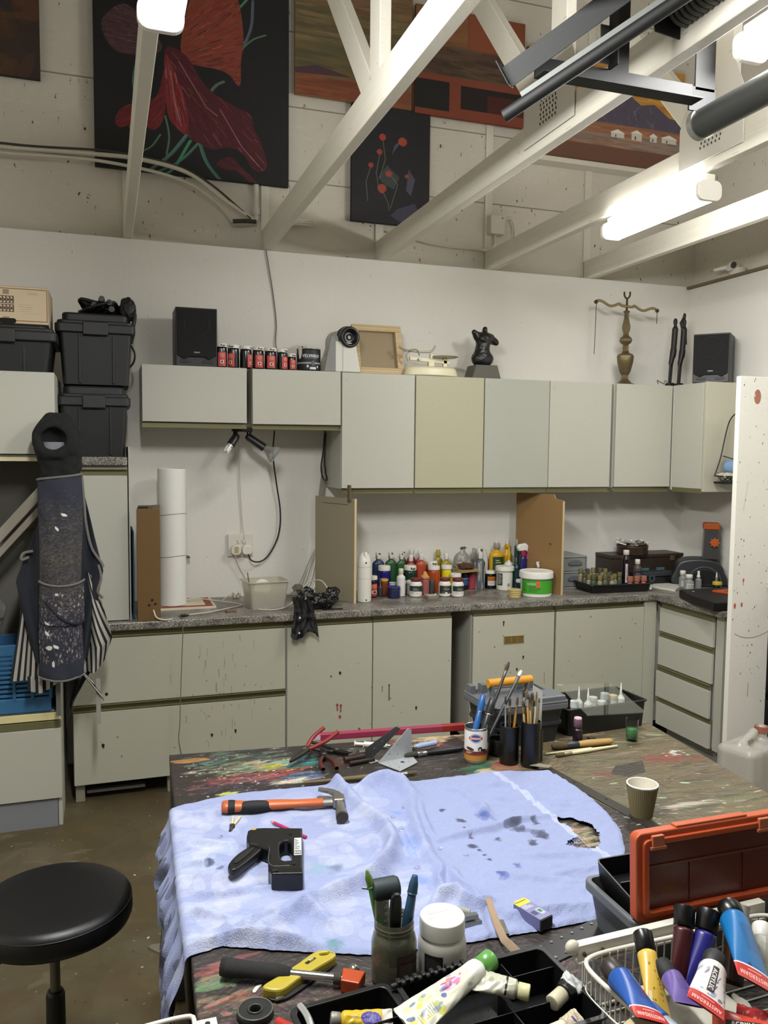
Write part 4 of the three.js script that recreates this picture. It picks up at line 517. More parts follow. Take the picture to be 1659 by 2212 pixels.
// ---------- aprons hanging on the oven housing ----------
const denimT = CT(512, 1024, (g, w, h) => {
  reseed(101); fill(g, w, h, '#2a2d39');
  for (let i = 0; i < 2400; i++) { g.fillStyle = rnd() < 0.5 ? `rgba(30,34,48,${R(0.1, 0.4)})` : `rgba(72,78,98,${R(0.05, 0.3)})`; g.fillRect(R(0, w), R(0, h), R(1, 3), R(2, 9)); }
  for (let i = 0; i < 5200; i++) { const y = h * clamp(0.42 + 0.17 * (R(-1, 1) + R(-1, 1)), 0.08, 0.85); g.fillStyle = rgba([[104, 94, 74], [84, 76, 62], [118, 106, 84], [70, 64, 58]][rnd() * 4 | 0], R(0.08, 0.35)); g.beginPath(); g.ellipse(R(0, w), y, R(3, 22), R(1, 5), R(-0.3, 0.3), 0, 7); g.fill(); }
  for (let i = 0; i < 900; i++) { const lo = rnd() < 0.7, y = h * (lo ? R(0.55, 0.92) : R(0.06, 0.6)); g.fillStyle = rgba([[190, 184, 172], [138, 120, 118], [112, 94, 94], [150, 136, 130]][rnd() * 4 | 0], R(0.25, 0.85)); g.beginPath(); const r = lo ? R(0.8, 10) : R(0.6, 3); g.ellipse(R(0, w), y, r, r * R(0.3, 1.4), R(0, 3), 0, 7); g.fill(); }
  for (const [x, y, a, b, r] of [[0.56, 0.185, 34, 8, 0.25], [0.44, 0.25, 24, 8, 0.55], [0.36, 0.92, 9, 20, 0], [0.30, 0.84, 44, 12, -0.15], [0.42, 0.83, 34, 9, 0.2], [0.42, 0.56, 10, 12, 0], [0.25, 0.77, 26, 10, 0.4]]) { g.fillStyle = 'rgba(222,218,212,.92)'; for (let k = 0; k < 6; k++) { g.beginPath(); g.ellipse(x * w + R(-8, 8), y * h + R(-3, 3), a * R(0.4, 0.9), b * R(0.4, 0.9), r, 0, 7); g.fill(); } }
});
const denimM = M('#ffffff', 0.85, { map: denimT, bumpMap: bumpCloth, bumpScale: 0.0012, side: THREE.DoubleSide }), denimPlain = M('#1f222b', 0.9, { bumpMap: bumpCloth, bumpScale: 0.001, side: THREE.DoubleSide }), hemM = M('#6f6c66', 0.9, { bumpMap: bumpCloth, bumpScale: 0.001 });
const stripeM = M('#ffffff', 0.85, { map: CT(512, 64, (g, w, h) => { fill(g, w, h, '#a9a69c'); g.fillStyle = '#17171a'; for (let i = 0; i < 13; i++) g.fillRect(i * w / 13, 0, w / 30, h); g.globalAlpha = 0.06; for (let i = 0; i < 200; i++) { g.fillStyle = rnd() < 0.5 ? '#000' : '#fff'; g.fillRect(rnd() * w, rnd() * h, 3, 3); } }), side: THREE.DoubleSide });
// cloth sheet with thickness from a function (u, v) -> [x, y, z]
function sheet(f, nu, nv, th = 0.003, uvf = (u, v) => [u, v]) {
  const pos = [], uv = [], idx = []; const id = (i, j, s) => s * (nu + 1) * (nv + 1) + j * (nu + 1) + i; const pt = [];
  for (let j = 0; j <= nv; j++) for (let i = 0; i <= nu; i++) pt.push(V(...f(i / nu, j / nv)));
  const nrm = (i, j) => { const a = pt[j * (nu + 1) + Math.min(i + 1, nu)].clone().sub(pt[j * (nu + 1) + Math.max(i - 1, 0)]), b = pt[Math.min(j + 1, nv) * (nu + 1) + i].clone().sub(pt[Math.max(j - 1, 0) * (nu + 1) + i]); return b.cross(a).normalize(); };
  for (const s of [0, 1]) for (let j = 0; j <= nv; j++) for (let i = 0; i <= nu; i++) { const p = pt[j * (nu + 1) + i], n = nrm(i, j); pos.push(p.x - s * th * n.x, p.y - s * th * n.y, p.z - s * th * n.z); uv.push(...uvf(i / nu, 1 - j / nv)); }
  for (let j = 0; j < nv; j++) for (let i = 0; i < nu; i++) { const a = id(i, j, 0), b = id(i + 1, j, 0), c = id(i + 1, j + 1, 0), d = id(i, j + 1, 0); idx.push(a, d, b, b, d, c); const A = id(i, j, 1), Bq = id(i + 1, j, 1), C = id(i + 1, j + 1, 1), D = id(i, j + 1, 1); idx.push(A, Bq, D, Bq, C, D); }
  const edge = (p, q) => { const P2 = id(p[0], p[1], 1), Q2 = id(q[0], q[1], 1), p0 = id(...p, 0), q0 = id(...q, 0); idx.push(p0, q0, P2, q0, Q2, P2); };
  for (let i = 0; i < nu; i++) { edge([i, 0], [i + 1, 0]); edge([i + 1, nv], [i, nv]); } for (let j = 0; j < nv; j++) { edge([nu, j], [nu, j + 1]); edge([0, j + 1], [0, j]); }
  const g = new THREE.BufferGeometry(); g.setAttribute('position', new THREE.Float32BufferAttribute(pos, 3)); g.setAttribute('uv', new THREE.Float32BufferAttribute(uv, 2)); g.setIndex(idx); g.computeVertexNormals(); return g;
}
{ const AZ = -3.90;
  One('apron_hook', 'black hook on the oven housing edge holding the aprons', 'hook', TU([[-0.20, 1.80, -3.985], [-0.20, 1.80, -3.95], [-0.20, 1.77, -3.93], [-0.20, 1.785, -3.90]], 0.005, 24), M('#111111', 0.4));
  const t = T('denim_apron', 'paint-crusted dark denim apron with a pocket, hanging in front of the striped one', 'apron', [-0.19, 0, AZ]);
  // front panel: curved like a half pipe
  P(t, 'front_panel', sheet((u, v) => { const a = lerp(-1.25, 1.25, u), y = lerp(1.615 + 0.025 * u, 0.745 - 0.012 * Math.cos(a), v), w = 0.094 + 0.003 * Math.sin(v * 9); return [w * Math.sin(a) + 0.003 * Math.sin(v * 7) + lerp(0, -0.006, v), y - 0.004 * Math.cos(3 * a), 0.055 * Math.cos(a) + 0.009 * noise.noise(u * 4, v * 8, 2)]; }, 28, 60), denimM);
  P(t, 'hem', TU(Array.from({ length: 13 }, (_, i) => { const a = lerp(-1.25, 1.25, i / 12); return [-0.006 + 0.096 * Math.sin(a), 0.742 - 0.012 * Math.cos(a) - 0.004 * Math.cos(3 * a), 0.056 * Math.cos(a)]; }), 0.005, 50), hemM);
  P(t, 'top_hem', TU(Array.from({ length: 13 }, (_, i) => { const a = lerp(-1.25, 1.25, i / 12); return [0.096 * Math.sin(a), 1.612 + 0.025 * i / 12, 0.056 * Math.cos(a)]; }), 0.0055, 50), hemM);
  P(t, 'pocket', sheet((u, v) => { const a = lerp(-1.1, 1.2, u), y = lerp(1.17, 0.985, v); const sag = 0.02 * Math.sin(PI * u); return [0.1 * Math.sin(a), y - sag * (1 - v) - 0.012 * Math.sin(PI * u) * v, 0.064 * Math.cos(a) + 0.006 * (1 - v) + 0.003 * noise.noise(u * 7, v * 7, 9)]; }, 24, 16, 0.003, (u, v) => [lerp(0.1, 0.9, u), lerp(0.22, 0.5, v)]), denimM);
  P(t, 'pocket_edge', TU(Array.from({ length: 13 }, (_, i) => { const u = i / 12, a = lerp(-1.1, 1.2, u); return [0.102 * Math.sin(a), 1.17 - 0.02 * Math.sin(PI * u), 0.071 * Math.cos(a)]; }), 0.0055, 50), hemM);
  P(t, 'pocket_fold', TU(Array.from({ length: 11 }, (_, i) => { const u = i / 10, a = lerp(-0.7, 1.15, u); return [0.101 * Math.sin(a), 1.035 - 0.06 * Math.sin(PI * u * 0.75) + 0.05 * (1 - u) * (1 - u), 0.066 * Math.cos(a)]; }), 0.006, 40), denimPlain);
  P(t, 'left_wing', sheet((u, v) => { const w = v < 0.42 ? lerp(0.005, 0.165, v / 0.42) : lerp(0.165, 0.06, (v - 0.42) / 0.58); return [-0.085 - u * w * 0.62, lerp(1.44, 0.80, v) + 0.0 * u, -0.005 - 0.02 * u + 0.012 * Math.sin(u * 6 + v * 5)]; }, 12, 30), denimPlain);
  P(t, 'right_wing', sheet((u, v) => { const w = v < 0.5 ? lerp(0.005, 0.095, v / 0.5) : lerp(0.095, 0.02, (v - 0.5) / 0.5); return [0.08 + u * w, lerp(1.6, 0.80, v), -0.012 - 0.02 * u + 0.012 * Math.sin(u * 6 + v * 6)]; }, 12, 30), denimPlain);
  P(t, 'waist_tie', TU([[0.09, 1.64, 0.0], [0.1, 1.5, 0.01], [0.105, 1.42, 0.012], [0.13, 1.3, 0.0], [0.17, 1.235, 0.0], [0.175, 1.22, 0.005]], 0.006, 50), hemM); P(t, 'waist_tie', TU([[-0.115, 1.3, 0.0], [-0.155, 1.29, 0.01], [-0.16, 1.265, 0.015], [-0.13, 1.275, 0.01]], 0.0065, 30), hemM); P(t, 'waist_tie', TU([[0.155, 1.23, 0.0], [0.165, 1.17, 0.01], [0.15, 1.11, 0.012], [0.17, 1.08, 0.0]], 0.006, 30), hemM);
  const s = T('striped_apron', 'black and grey striped apron hanging behind the denim one, its corners flaring out', 'apron', [-0.19, 0, AZ - 0.045]);
  P(s, 'right_panel', sheet((u, v) => [lerp(0.06, lerp(0.135, 0.232, v), u) - 0.055 * Math.max(0, v - 0.75) * 4 * u, lerp(lerp(1.24, 1.17, u), lerp(0.70, 0.80, u) - 0.16 * Math.max(0, u - 0.4) * (1 - u) * 2, v), 0.02 * Math.sin(u * 11 + v * 2) + 0.02 * u], 30, 24, 0.002, (u, v) => [u * 0.5 + v * 0.25, v]), stripeM);
  P(s, 'lower_point', sheet((u, v) => [lerp(0.03, lerp(0.20, 0.17, u), v * (0.5 + 0.5 * u)) , lerp(0.80, lerp(0.70, 0.60, u), v), 0.008 + 0.01 * Math.sin(u * 9)], 14, 12, 0.002, (u, v) => [u * 0.35, v]), stripeM);
  P(s, 'left_panel', sheet((u, v) => [lerp(-0.155 - 0.065 * v, -0.06, u), lerp(lerp(1.12, 1.3, u), 0.725 - 0.01 * Math.sin(u * 5), v), 0.014 * Math.sin(u * 12 + 1) + 0.01], 24, 20, 0.002, (u, v) => [u * 0.5, v]), stripeM);
  P(s, 'bottom_frill', sheet((u, v) => [lerp(-0.15, -0.03, u), lerp(0.74, 0.68 - 0.02 * Math.sin(u * 4), v), 0.025 + 0.008 * Math.sin(u * 18)], 18, 6, 0.002, (u, v) => [u * 0.3, v]), stripeM);
  P(s, 'tie', BX(0.135, 0.155, 0.49, 0.70, 0.0, 0.004, 0.001), M('#8f8d84', 0.9)); P(s, 'tie', BX(-0.035, -0.015, 0.545, 0.72, 0.01, 0.014, 0.001), M('#5b5a55', 0.9));
  const k = T('black_cloth', 'black cloth slung under the striped apron, one corner hanging down to the lower drawer', 'cloth', [-0.19, 0, AZ - 0.065]); P(k, 'folds', sheet((u, v) => [lerp(0.005, lerp(0.17, 0.03, v), u), lerp(0.82, lerp(0.47, 0.60, u), v), 0.01 * Math.sin(u * 8)], 14, 12, 0.004), black); P(k, 'left_flap', sheet((u, v) => [lerp(-0.172, -0.145, u) - 0.01 * v, lerp(1.22, 0.95, v), 0.012 * Math.sin(u * 6)], 6, 12, 0.004), black);
  // rolled black hood on top, with an opening that shows a grey cloth inside
  const hood = T('black_hood', 'rolled black fabric hood with an opening, hung on the hook above the denim apron', 'hood', [-0.198, 1.735, AZ - 0.005]);
  P(hood, 'hood_fabric', sdf((x, y, z) => { let d = smin(ell(x, y, z, [0, 0.06, 0], [0.088, 0.105, 0.07]), ell(x, y, z, [0.012, -0.06, -0.01], [0.085, 0.15, 0.045]), 0.05); d = smin(d, Math.hypot(Math.hypot((x + 0.012) / 1.05, y - 0.055) - 0.064, z - 0.045) - 0.02, 0.02); d = Math.max(d, -ell(x, y, z, [-0.012, 0.055, 0.075], [0.056, 0.05, 0.07])); return d + 0.006 * noise.noise(x * 30, y * 22, z * 30); }, [0.14, 0.24, 0.11], 60), M('#090b0b', 0.9, { bumpMap: bumpCloth, bumpScale: 0.001 }));
  P(hood, 'grey_lining', sdf((x, y, z) => Math.max(ell(x, y, z, [-0.012, 0.03, 0.0], [0.05, 0.04, 0.03]) + 0.004 * noise.noise(x * 40, y * 40, 3), -10), [0.08, 0.06, 0.05], 26), M('#77777c', 0.85, { bumpMap: bumpCloth, bumpScale: 0.001 }), [0, -0.01, 0.022]); }

// ---------- left part of the worktop ----------
const mdf = M('#86683f', 0.75, { bumpMap: bumpFine, bumpScale: 0.0006 });
{ const t = T('brown_carton', 'tall narrow brown cardboard box with a white cord, at the left end of the worktop', 'box', [0.205, WT, -4.36], -0.06); P(t, 'box_body', BX(-0.055, 0.055, 0, 0.555, -0.15, 0.155, 0.003), M('#6a4f2a', 0.8, { bumpMap: bumpFine, bumpScale: 0.0005 })); P(t, 'top_strip', BX(0.02, 0.055, 0.5555, 0.557, -0.15, 0.155, 0), M('#6d6350', 0.8)); P(t, 'black_handle', BX(-0.05, 0.0, 0.5555, 0.563, 0.06, 0.09, 0.003), black); for (const [x, y] of [[0.015, 0.105], [0.03, 0.085], [0.0, 0.08]]) P(t, 'punched_hole', CY(0.006, 0.006, 0.001, 0, 12).rotateX(PI / 2), M('#110b05', 0.9), [x, y, 0.1552]); P(t, 'cord', TU([[0.02, 0.055, 0.155], [0.035, 0.02, 0.17], [0.07, 0.006, 0.165], [0.11, 0.0045, 0.15]], 0.004, 30), M('#c9c3b2', 0.6)); }
One('blue_folder', 'thin dark blue folder wedged between the cupboard and the brown carton', 'folder', BX(0.122, 0.13, 0, 0.44, -4.58, -4.26, 0.002), M('#28425c', 0.6), [0, WT, 0]);
{ const t = T('paper_roll', 'tall white paper roll tied with two strings, standing on the worktop', 'roll', [0.335, WT + 0.014, -4.56]); const g = LA([[0.060, 0], [0.072, 0], [0.0735, 0.004], [0.0735, 0.732], [0.066, 0.732], [0.064, 0.62]], 44); P(t, 'paper', g, M('#dcdbd4', 0.75, { side: THREE.DoubleSide })); for (const y of [0.265, 0.49]) P(t, 'string', TU(Array.from({ length: 20 }, (_, i) => [0.0742 * Math.cos(i / 20 * 2 * PI), y + 0.005 * Math.sin(i * 0.5), 0.0742 * Math.sin(i / 20 * 2 * PI)]), 0.0016, 90, 5, true), M('#8b887c', 0.8)); }
One('picture_mount', 'flat red-brown bordered print lying under the paper roll', 'print', muv(BX(-0.17, 0.17, 0, 0.012, -0.145, 0.15, 0.002)), M('#cfc4ac', 0.8), [0.385, WT, -4.60]);
{ const o = scene.children.find(c => c.name === 'picture_mount'); P(o, 'red_border', FL([[-0.155, -0.13], [0.155, -0.13], [0.155, 0.135], [-0.155, 0.135]], 0.0012, 0, [[[-0.12, -0.1], [-0.12, 0.1], [0.12, 0.1], [0.12, -0.1]]]), M('#8a4a36', 0.8), [0, 0.012, 0]); }
One('wall_bracket', 'small dark metal bracket sticking out of the wall right of the paper roll', 'bracket', BX(0.40, 0.445, 1.142, 1.146, -4.80, -4.72, 0.001), M('#3a352e', 0.5, { metalness: 0.5 }));
{ const pl = M('#e2dfd2', 0.25, { transmission: 0.65, thickness: 0 }); const t = T('plastic_tub', 'translucent plastic tub holding pale odds and ends on the left worktop', 'tub', [0.815, WT, -4.44], 0.12); P(t, 'tub_body', tray(0.225, 0.17, 0.145, 0.003, 0.02, 0.82), pl); P(t, 'rim', FL(rrect(0.245, 0.19, 0.025), 0.006, 0.002, [rrect(0.218, 0.163, 0.02).reverse()]), pl, [0, 0.142, 0]);
  One('cream_pot', 'off-white pot lying inside the translucent tub', 'pot', LA([[0, 0], [0.03, 0], [0.034, 0.06], [0.03, 0.075], [0, 0.075]], 20), M('#b9b096', 0.6), [0.785, WT + 0.006, -4.43]); One('cream_sponge', 'cream sponge block inside the translucent tub', 'sponge', B(0.07, 0.06, 0.05, 0, 0, 0, 0.008), M('#bdb08a', 0.9), [0.86, WT + 0.006, -4.43], [0, 0.3, 0]); One('dark_rod', 'thin dark rod poking up out of the translucent tub', 'rod', rod([0.742, WT + 0.04, -4.46], [0.730, WT + 0.18, -4.50], 0.003), M('#57503f', 0.6)); One('white_disc', 'white round lid leaning inside the back of the translucent tub', 'lid', CY(0.045, 0.045, 0.008, 0, 26).rotateX(1.35), M('#dcdad0', 0.5), [0.81, WT + 0.095, -4.50]); }
One('rust_brown_clip', 'small red-brown wooden clip on the worktop in front of the tub', 'clip', mg([B(0.06, 0.006, 0.012, 0, 0, -0.008), B(0.055, 0.006, 0.01, 0.002, 0, 0.008), B(0.01, 0.012, 0.02, -0.025, 0, 0)]), M('#7a4a36', 0.7), [0.615, WT, -4.33], [0, 0.1, 0]);
One('black_plug', 'small black connector on the worktop near the front edge', 'connector', mg([B(0.03, 0.014, 0.014, 0, 0, 0, 0.004), rod([0.015, 0.007, 0], [0.03, 0.007, 0], 0.004)]), black, [0.365, WT, -4.265], [0, 0.3, 0]);
const cord = M('#bdb8a8', 0.6);
One('front_wire', 'thin brown wire dropping over the worktop edge down the left drawers', 'wire', TU([[0.345, WT + 0.004, -4.3], [0.352, WT + 0.003, -4.22], [0.356, WT - 0.02, -4.192], [0.35, 0.7, -4.196], [0.342, 0.5, -4.197], [0.337, 0.36, -4.197], [0.331, 0.30, -4.195], [0.345, 0.21, -4.19]], 0.0022, 90), M('#6e6656', 0.6));
One('electric_flex', 'white flex trailing across the worktop past the translucent tub', 'cord', TU([[0.37, WT + 0.005, -4.28], [0.5, WT + 0.005, -4.33], [0.62, WT + 0.005, -4.42], [0.7, WT + 0.005, -4.5], [0.56, WT + 0.02, -4.58], [0.46, WT + 0.03, -4.62], [0.40, WT + 0.026, -4.6]], 0.0038, 90), cord);
One('white_flex', 'second white flex curling from under the tub towards the black plastic bag', 'cord', TU([[0.76, WT + 0.006, -4.33], [0.84, WT + 0.006, -4.30], [0.92, WT + 0.008, -4.36], [1.0, WT + 0.04, -4.46], [1.08, WT + 0.10, -4.55], [1.14, WT + 0.12, -4.5], [1.17, WT + 0.07, -4.42], [1.15, WT + 0.06, -4.36]], 0.0038, 90), cord);
One('cable_cluster', 'bunch of thin grey cables hanging against the left panel above the black bag', 'cables', mg([0, 1, 2, 3].map(i => TU([[1.235 - i * 0.004, 1.86, -4.74], [1.215 + i * 0.012, 1.64, -4.76], [1.20 + i * 0.01, 1.5, -4.77], [1.185 + i * 0.016, 1.3, -4.77], [1.20 - i * 0.02, 1.1, -4.76], [1.15 - i * 0.04, WT + 0.02, -4.72], [1.0 - i * 0.05, WT + 0.02, -4.66]], 0.003, 70))), M('#8f8a7d', 0.6));
One('black_loop_cable', 'black cable looping down beside the tall wall cabinet', 'cable', TU([[1.215, 1.88, -4.70], [1.21, 1.75, -4.72], [1.2, 1.64, -4.73], [1.215, 1.585, -4.73], [1.232, 1.575, -4.72], [1.222, 1.62, -4.71], [1.212, 1.7, -4.70], [1.22, 1.85, -4.7]], 0.0045, 60), M('#121110', 0.5));
One('grey_adapter', 'grey furry lump of cable beside the wall behind the black bag', 'cable', sdf((x, y, z) => ell(x, y, z, [0, 0, 0], [0.03, 0.022, 0.025]) + 0.007 * noise.noise(x * 80, y * 80, z * 80), [0.045, 0.035, 0.04], 22), M('#6b675c', 0.9), [1.055, WT + 0.05, -4.70]);
{ const t = T('charger_plug', 'white plug lying on the worktop against the wall', 'plug', [0.70, WT + 0.022, -4.72], 0.4); P(t, 'plug_body', B(0.045, 0.035, 0.035, 0, -0.018, 0, 0.008), M('#c9c5b8', 0.45)); for (const s of [-1, 0, 1]) P(t, 'pin', B(0.005, 0.014, 0.004, s * 0.012, -0.01 + (s === 0 ? 0.012 : 0), 0.024, 0.001), M('#b09a5c', 0.4, { metalness: 0.7 })); P(t, 'flex', TU([[-0.022, 0.0, 0], [-0.06, 0.0, 0.01], [-0.12, -0.015, 0.05]], 0.0035, 20), cord); }
{ const pw = M('#d3cfc3', 0.42), t = T('wall_socket', 'white double wall socket with two plugs in it', 'socket', [0.735, 1.20, -4.79]); P(t, 'face_plate', BX(-0.072, 0.072, -0.065, 0.065, -0.012, 0.008, 0.005), pw); for (const x of [-0.01, 0.018]) P(t, 'switch', B(0.014, 0.022, 0.006, x, 0.012, 0.011, 0.002), pw, [0, 0, 0], [0.12, 0, 0]);
  for (const [x, fl] of [[-0.028, 1], [0.035, 0]]) { const q = P(t, 'plug', EX(soft([[-0.026, -0.02], [0, -0.03], [0.026, -0.02], [0.026, 0.014], [0, 0.03], [-0.026, 0.014]], 26), 0.034, 0.006), fl ? pw : M('#dcd8cc', 0.4), [x, -0.025, 0.008]); if (fl) P(q, 'plug_print', BX(-0.012, 0.012, -0.018, 0.02, 0.0338, 0.0345, 0), M('#a9a06c', 0.6)); } }
One('lamp_flex', 'black flex hanging in a loop from the flip-up cabinet to the wall socket', 'cable', TU([[0.918, 1.86, -4.70], [0.921, 1.72, -4.76], [0.945, 1.55, -4.775], [0.967, 1.40, -4.78], [0.965, 1.30, -4.78], [0.945, 1.22, -4.78], [0.885, 1.125, -4.77], [0.835, 1.103, -4.75], [0.79, 1.115, -4.74], [0.773, 1.15, -4.745]], 0.0045, 100), M('#0e0e0d', 0.5));
One('socket_flex', 'thin white flex running straight down the wall into the socket', 'cable', TU([[0.72, 1.86, -4.75], [0.728, 1.7, -4.785], [0.737, 1.5, -4.79], [0.75, 1.3, -4.79], [0.765, 1.2, -4.77]], 0.0028, 50), cord);
One('dropping_flex', 'white flex drooping from the socket to the back of the worktop', 'cable', TU([[0.70, 1.15, -4.76], [0.715, 1.10, -4.77], [0.77, 1.0, -4.77], [0.83, WT + 0.06, -4.74], [0.86, WT + 0.02, -4.68]], 0.0032, 50), cord);
{ const t = T('twin_spotlight', 'black twin spotlight under the flip-up cabinets with two unlit bulbs', 'lamp', [0.712, 1.848, -4.56]); P(t, 'mount_bar', BX(-0.055, 0.055, 0, 0.022, -0.02, 0.02, 0.004), blackSat);
  const arm = (x, a, b, l) => { P(t, 'swivel', rod([x, 0, 0], [x + (a > 0 ? 0.004 : -0.004), -0.03, 0.005], 0.012, 0.014, 16), blackSat); const s = new THREE.Group(); s.name = 'spot'; s.position.set(x, -0.03, 0.008); orient(s, [Math.sin(a) * Math.cos(b), -Math.cos(a) * Math.cos(b), Math.sin(b)], [0, 0, 1]); t.add(s); P(s, 'holder', LA([[0, -0.02], [0.016, -0.015], [0.021, 0.0], [0.023, l], [0.019, l + 0.003], [0, l + 0.003]], 22), blackSat); return [s, l]; };
  let [s, l] = arm(-0.036, -0.62, 0.35, 0.055); for (const [x, z] of [[-0.009, -0.009], [0.009, -0.009], [0, 0.011]]) P(s, 'bulb_tube', LA([[0, l], [0.007, l], [0.007, l + 0.042], [0.004, l + 0.049], [0, l + 0.05]], 12).translate(x, 0, z), M('#e8e6de', 0.2)); P(s, 'bulb_base', CY(0.017, 0.015, 0.012, l - 0.002, 20), M('#d0cdc4', 0.4));
  [s, l] = arm(0.036, 0.95, 0.3, 0.10); P(s, 'reflector_bulb', LA([[0.014, l], [0.018, l + 0.012], [0.03, l + 0.035], [0.045, l + 0.055], [0.05, l + 0.068], [0.046, l + 0.078], [0, l + 0.083]], 30), M('#cfd0cb', 0.1, { transmission: 0.75, thickness: 0 })); P(s, 'mirror_cup', LA([[0.01, l + 0.005], [0.022, l + 0.03], [0.034, l + 0.048]], 26), M('#c4c4c0', 0.18, { metalness: 0.9, side: THREE.DoubleSide })); }
{ reseed(77); const gl = M('#09090a', 0.22, { bumpMap: bumpFine, bumpScale: 0.003 }); const t = T('black_plastic_bag', 'crumpled black plastic bag on the worktop with a flap drooping over the front edge', 'bag', [1.06, WT, -4.30]);
  P(t, 'bag_heap', sdf((x, y, z) => { let d = ell(x, y, z, [0.02, -0.01, 0], [0.09, 0.045, 0.05]); d = smin(d, ell(x, y, z, [-0.05, 0.02, 0.01], [0.045, 0.05, 0.045]), 0.03); d = smin(d, ell(x, y, z, [0.10, 0.035, -0.01], [0.032, 0.03, 0.03]), 0.03); return d + 0.014 * noise.noise(x * 34, y * 34, z * 34) + 0.006 * noise.noise(x * 80, y * 80, z * 80); }, [0.17, 0.1, 0.09], 56), gl, [0, 0.05, 0]);
  P(t, 'hanging_flap', sheet((u, v) => { const w = lerp(0.05, 0.085, v), x = -0.085 + (u - 0.5) * 2 * w * 0.9; const y = v < 0.3 ? lerp(0.075, 0.02, v / 0.3) : lerp(0.02, -0.115 - 0.02 * Math.sin(u * 7), (v - 0.3) / 0.7), z = v < 0.3 ? lerp(0.03, 0.115, v / 0.3) : lerp(0.115, 0.13, (v - 0.3) / 0.7); return [x + 0.006 * noise.noise(u * 9, v * 6, 1), y, z + 0.014 * noise.noise(u * 8, v * 5, 4) + 0.006 * Math.sin(u * 17)]; }, 26, 26, 0.002), gl); for (const [x, y] of [[-0.115, -0.02], [-0.118, -0.10]]) P(t, 'white_fleck', B(0.007, 0.009, 0.002, 0, 0, 0, 0), M('#d8d8d4', 0.5), [x, y, 0.142]); P(t, 'flat_tail', BX(0.03, 0.14, 0, 0.006, 0.04, 0.062, 0.002), gl); }

// two hinged side panels round the paint shelf
{ const t = T('side_panel_board', 'grey-faced board with a pale edge, standing left of the paint pots', 'board', [1.318, WT, -4.395]); orient(t, [0, 1, 0], [0.365, 0, 0.93]); const b = BX(-0.014, 0.0, 0, 0.585, -0.375, 0.0, 0.001); P(t, 'board_face', b, M('#d8cdb8', 0.7, { map: clean })); P(t, 'raw_edge', BX(-0.0142, 0.0002, 0, 0.585, 0.0, 0.0015, 0), M('#c9b184', 0.7)); P(t, 'fixing_strip', BX(-0.024, -0.014, 0.565, 0.66, -0.055, -0.03, 0.001), M('#5d5139', 0.6)); P(t, 'pencil_line', BX(-0.0152, -0.014, 0.548, 0.551, -0.3, -0.06, 0), M('#4d4538', 0.7)); }
{ const t = T('fibreboard_panel', 'tan fibreboard panel standing on the worktop right of the paint pots', 'board', [2.59, WT, -4.325]); orient(t, [0, 1, 0], [0.37, 0, 0.93]); P(t, 'board_face', EX([[-0.36, 0], [0, 0], [0, 0.565], [-0.06, 0.575], [-0.07, 0.6], [-0.36, 0.6]], 0.016, 0.0008).rotateY(-PI / 2), mdf); P(t, 'raw_edge', BX(-0.0162, 0.0002, 0, 0.563, 0.0, 0.0015, 0), M('#c7b188', 0.7)); P(t, 'nail', rod([-0.017, 0.30, -0.08], [-0.035, 0.305, -0.08], 0.0025), M('#3a3226', 0.5)); }

// ---------- paint pots and bottles between the panels ----------
const wCap = M('#d6d3ca', 0.5), gloss = (c, r = 0.3) => M(c, r, { bumpMap: bumpFine, bumpScale: 0.0004 });
{ const t = T('white_sprayer', 'tall rounded white plastic bottle with a nozzle head, leftmost of the paint pots', 'bottle', [1.377, WT, -4.43]); const wp = M('#d5d3c8', 0.35);
  P(t, 'body', LA([[0, 0], [0.036, 0], [0.04, 0.006], [0.0415, 0.08], [0.041, 0.16], [0.040, 0.215], [0.038, 0.235], [0.030, 0.262], [0.018, 0.278], [0, 0.284]], 32), wp); P(t, 'seam_ring', new THREE.TorusGeometry(0.0408, 0.001, 6, 40).rotateX(PI / 2), M('#9e9b8f', 0.5), [0, 0.135, 0]); P(t, 'seam_ring', new THREE.TorusGeometry(0.0402, 0.001, 6, 40).rotateX(PI / 2), M('#9e9b8f', 0.5), [0, 0.2, 0]); P(t, 'head_stripe', B(0.022, 0.09, 0.03, 0, 0.195, 0.02, 0.01), M('#dedcd2', 0.3)); P(t, 'nozzle', CY(0.005, 0.004, 0.008, 0, 12).rotateX(PI / 2), black, [-0.002, 0.226, 0.034]); P(t, 'drain_hole', CY(0.004, 0.004, 0.003, 0, 12).rotateX(PI / 2), black, [0, 0.016, 0.0395]); }
const back = [
  ['dark blue', '#1c2c4c', 1.551, 0.038, 0.243, 'squeeze bottle of dark blue paint with a smudged white cap in the back row', dirtyWhite],
  ['green', '#1f4a2a', 1.631, 0.037, 0.243, 'left of two squeeze bottles of dark green paint in the back row', dirtyWhite],
  ['green', '#24532b', 1.697, 0.029, 0.236, 'right of two dark green squeeze bottles, its cap nearly black with paint', dirtyWhite],
  ['crimson', '#8e2f2a', 1.760, 0.030, 0.222, 'squeeze bottle of dull crimson paint in the back row, left of the orange one', wCap],
  ['orange', '#a8452a', 1.828, 0.035, 0.228, 'squeeze bottle of orange-red paint in the back row', wCap],
  ['olive', '#8f8318', 1.993, 0.033, 0.226, 'front of two squeeze bottles of mustard-olive paint, its cap white', wCap]];
for (const [, c, x, r, h, l, cm] of back) bottle('paint_bottle', l, 'bottle', { x, z: -4.706, r, h, body: gloss(c, 0.38), capM: cm, capH: 0.04, sq: 0.58, sh: 0.84 });
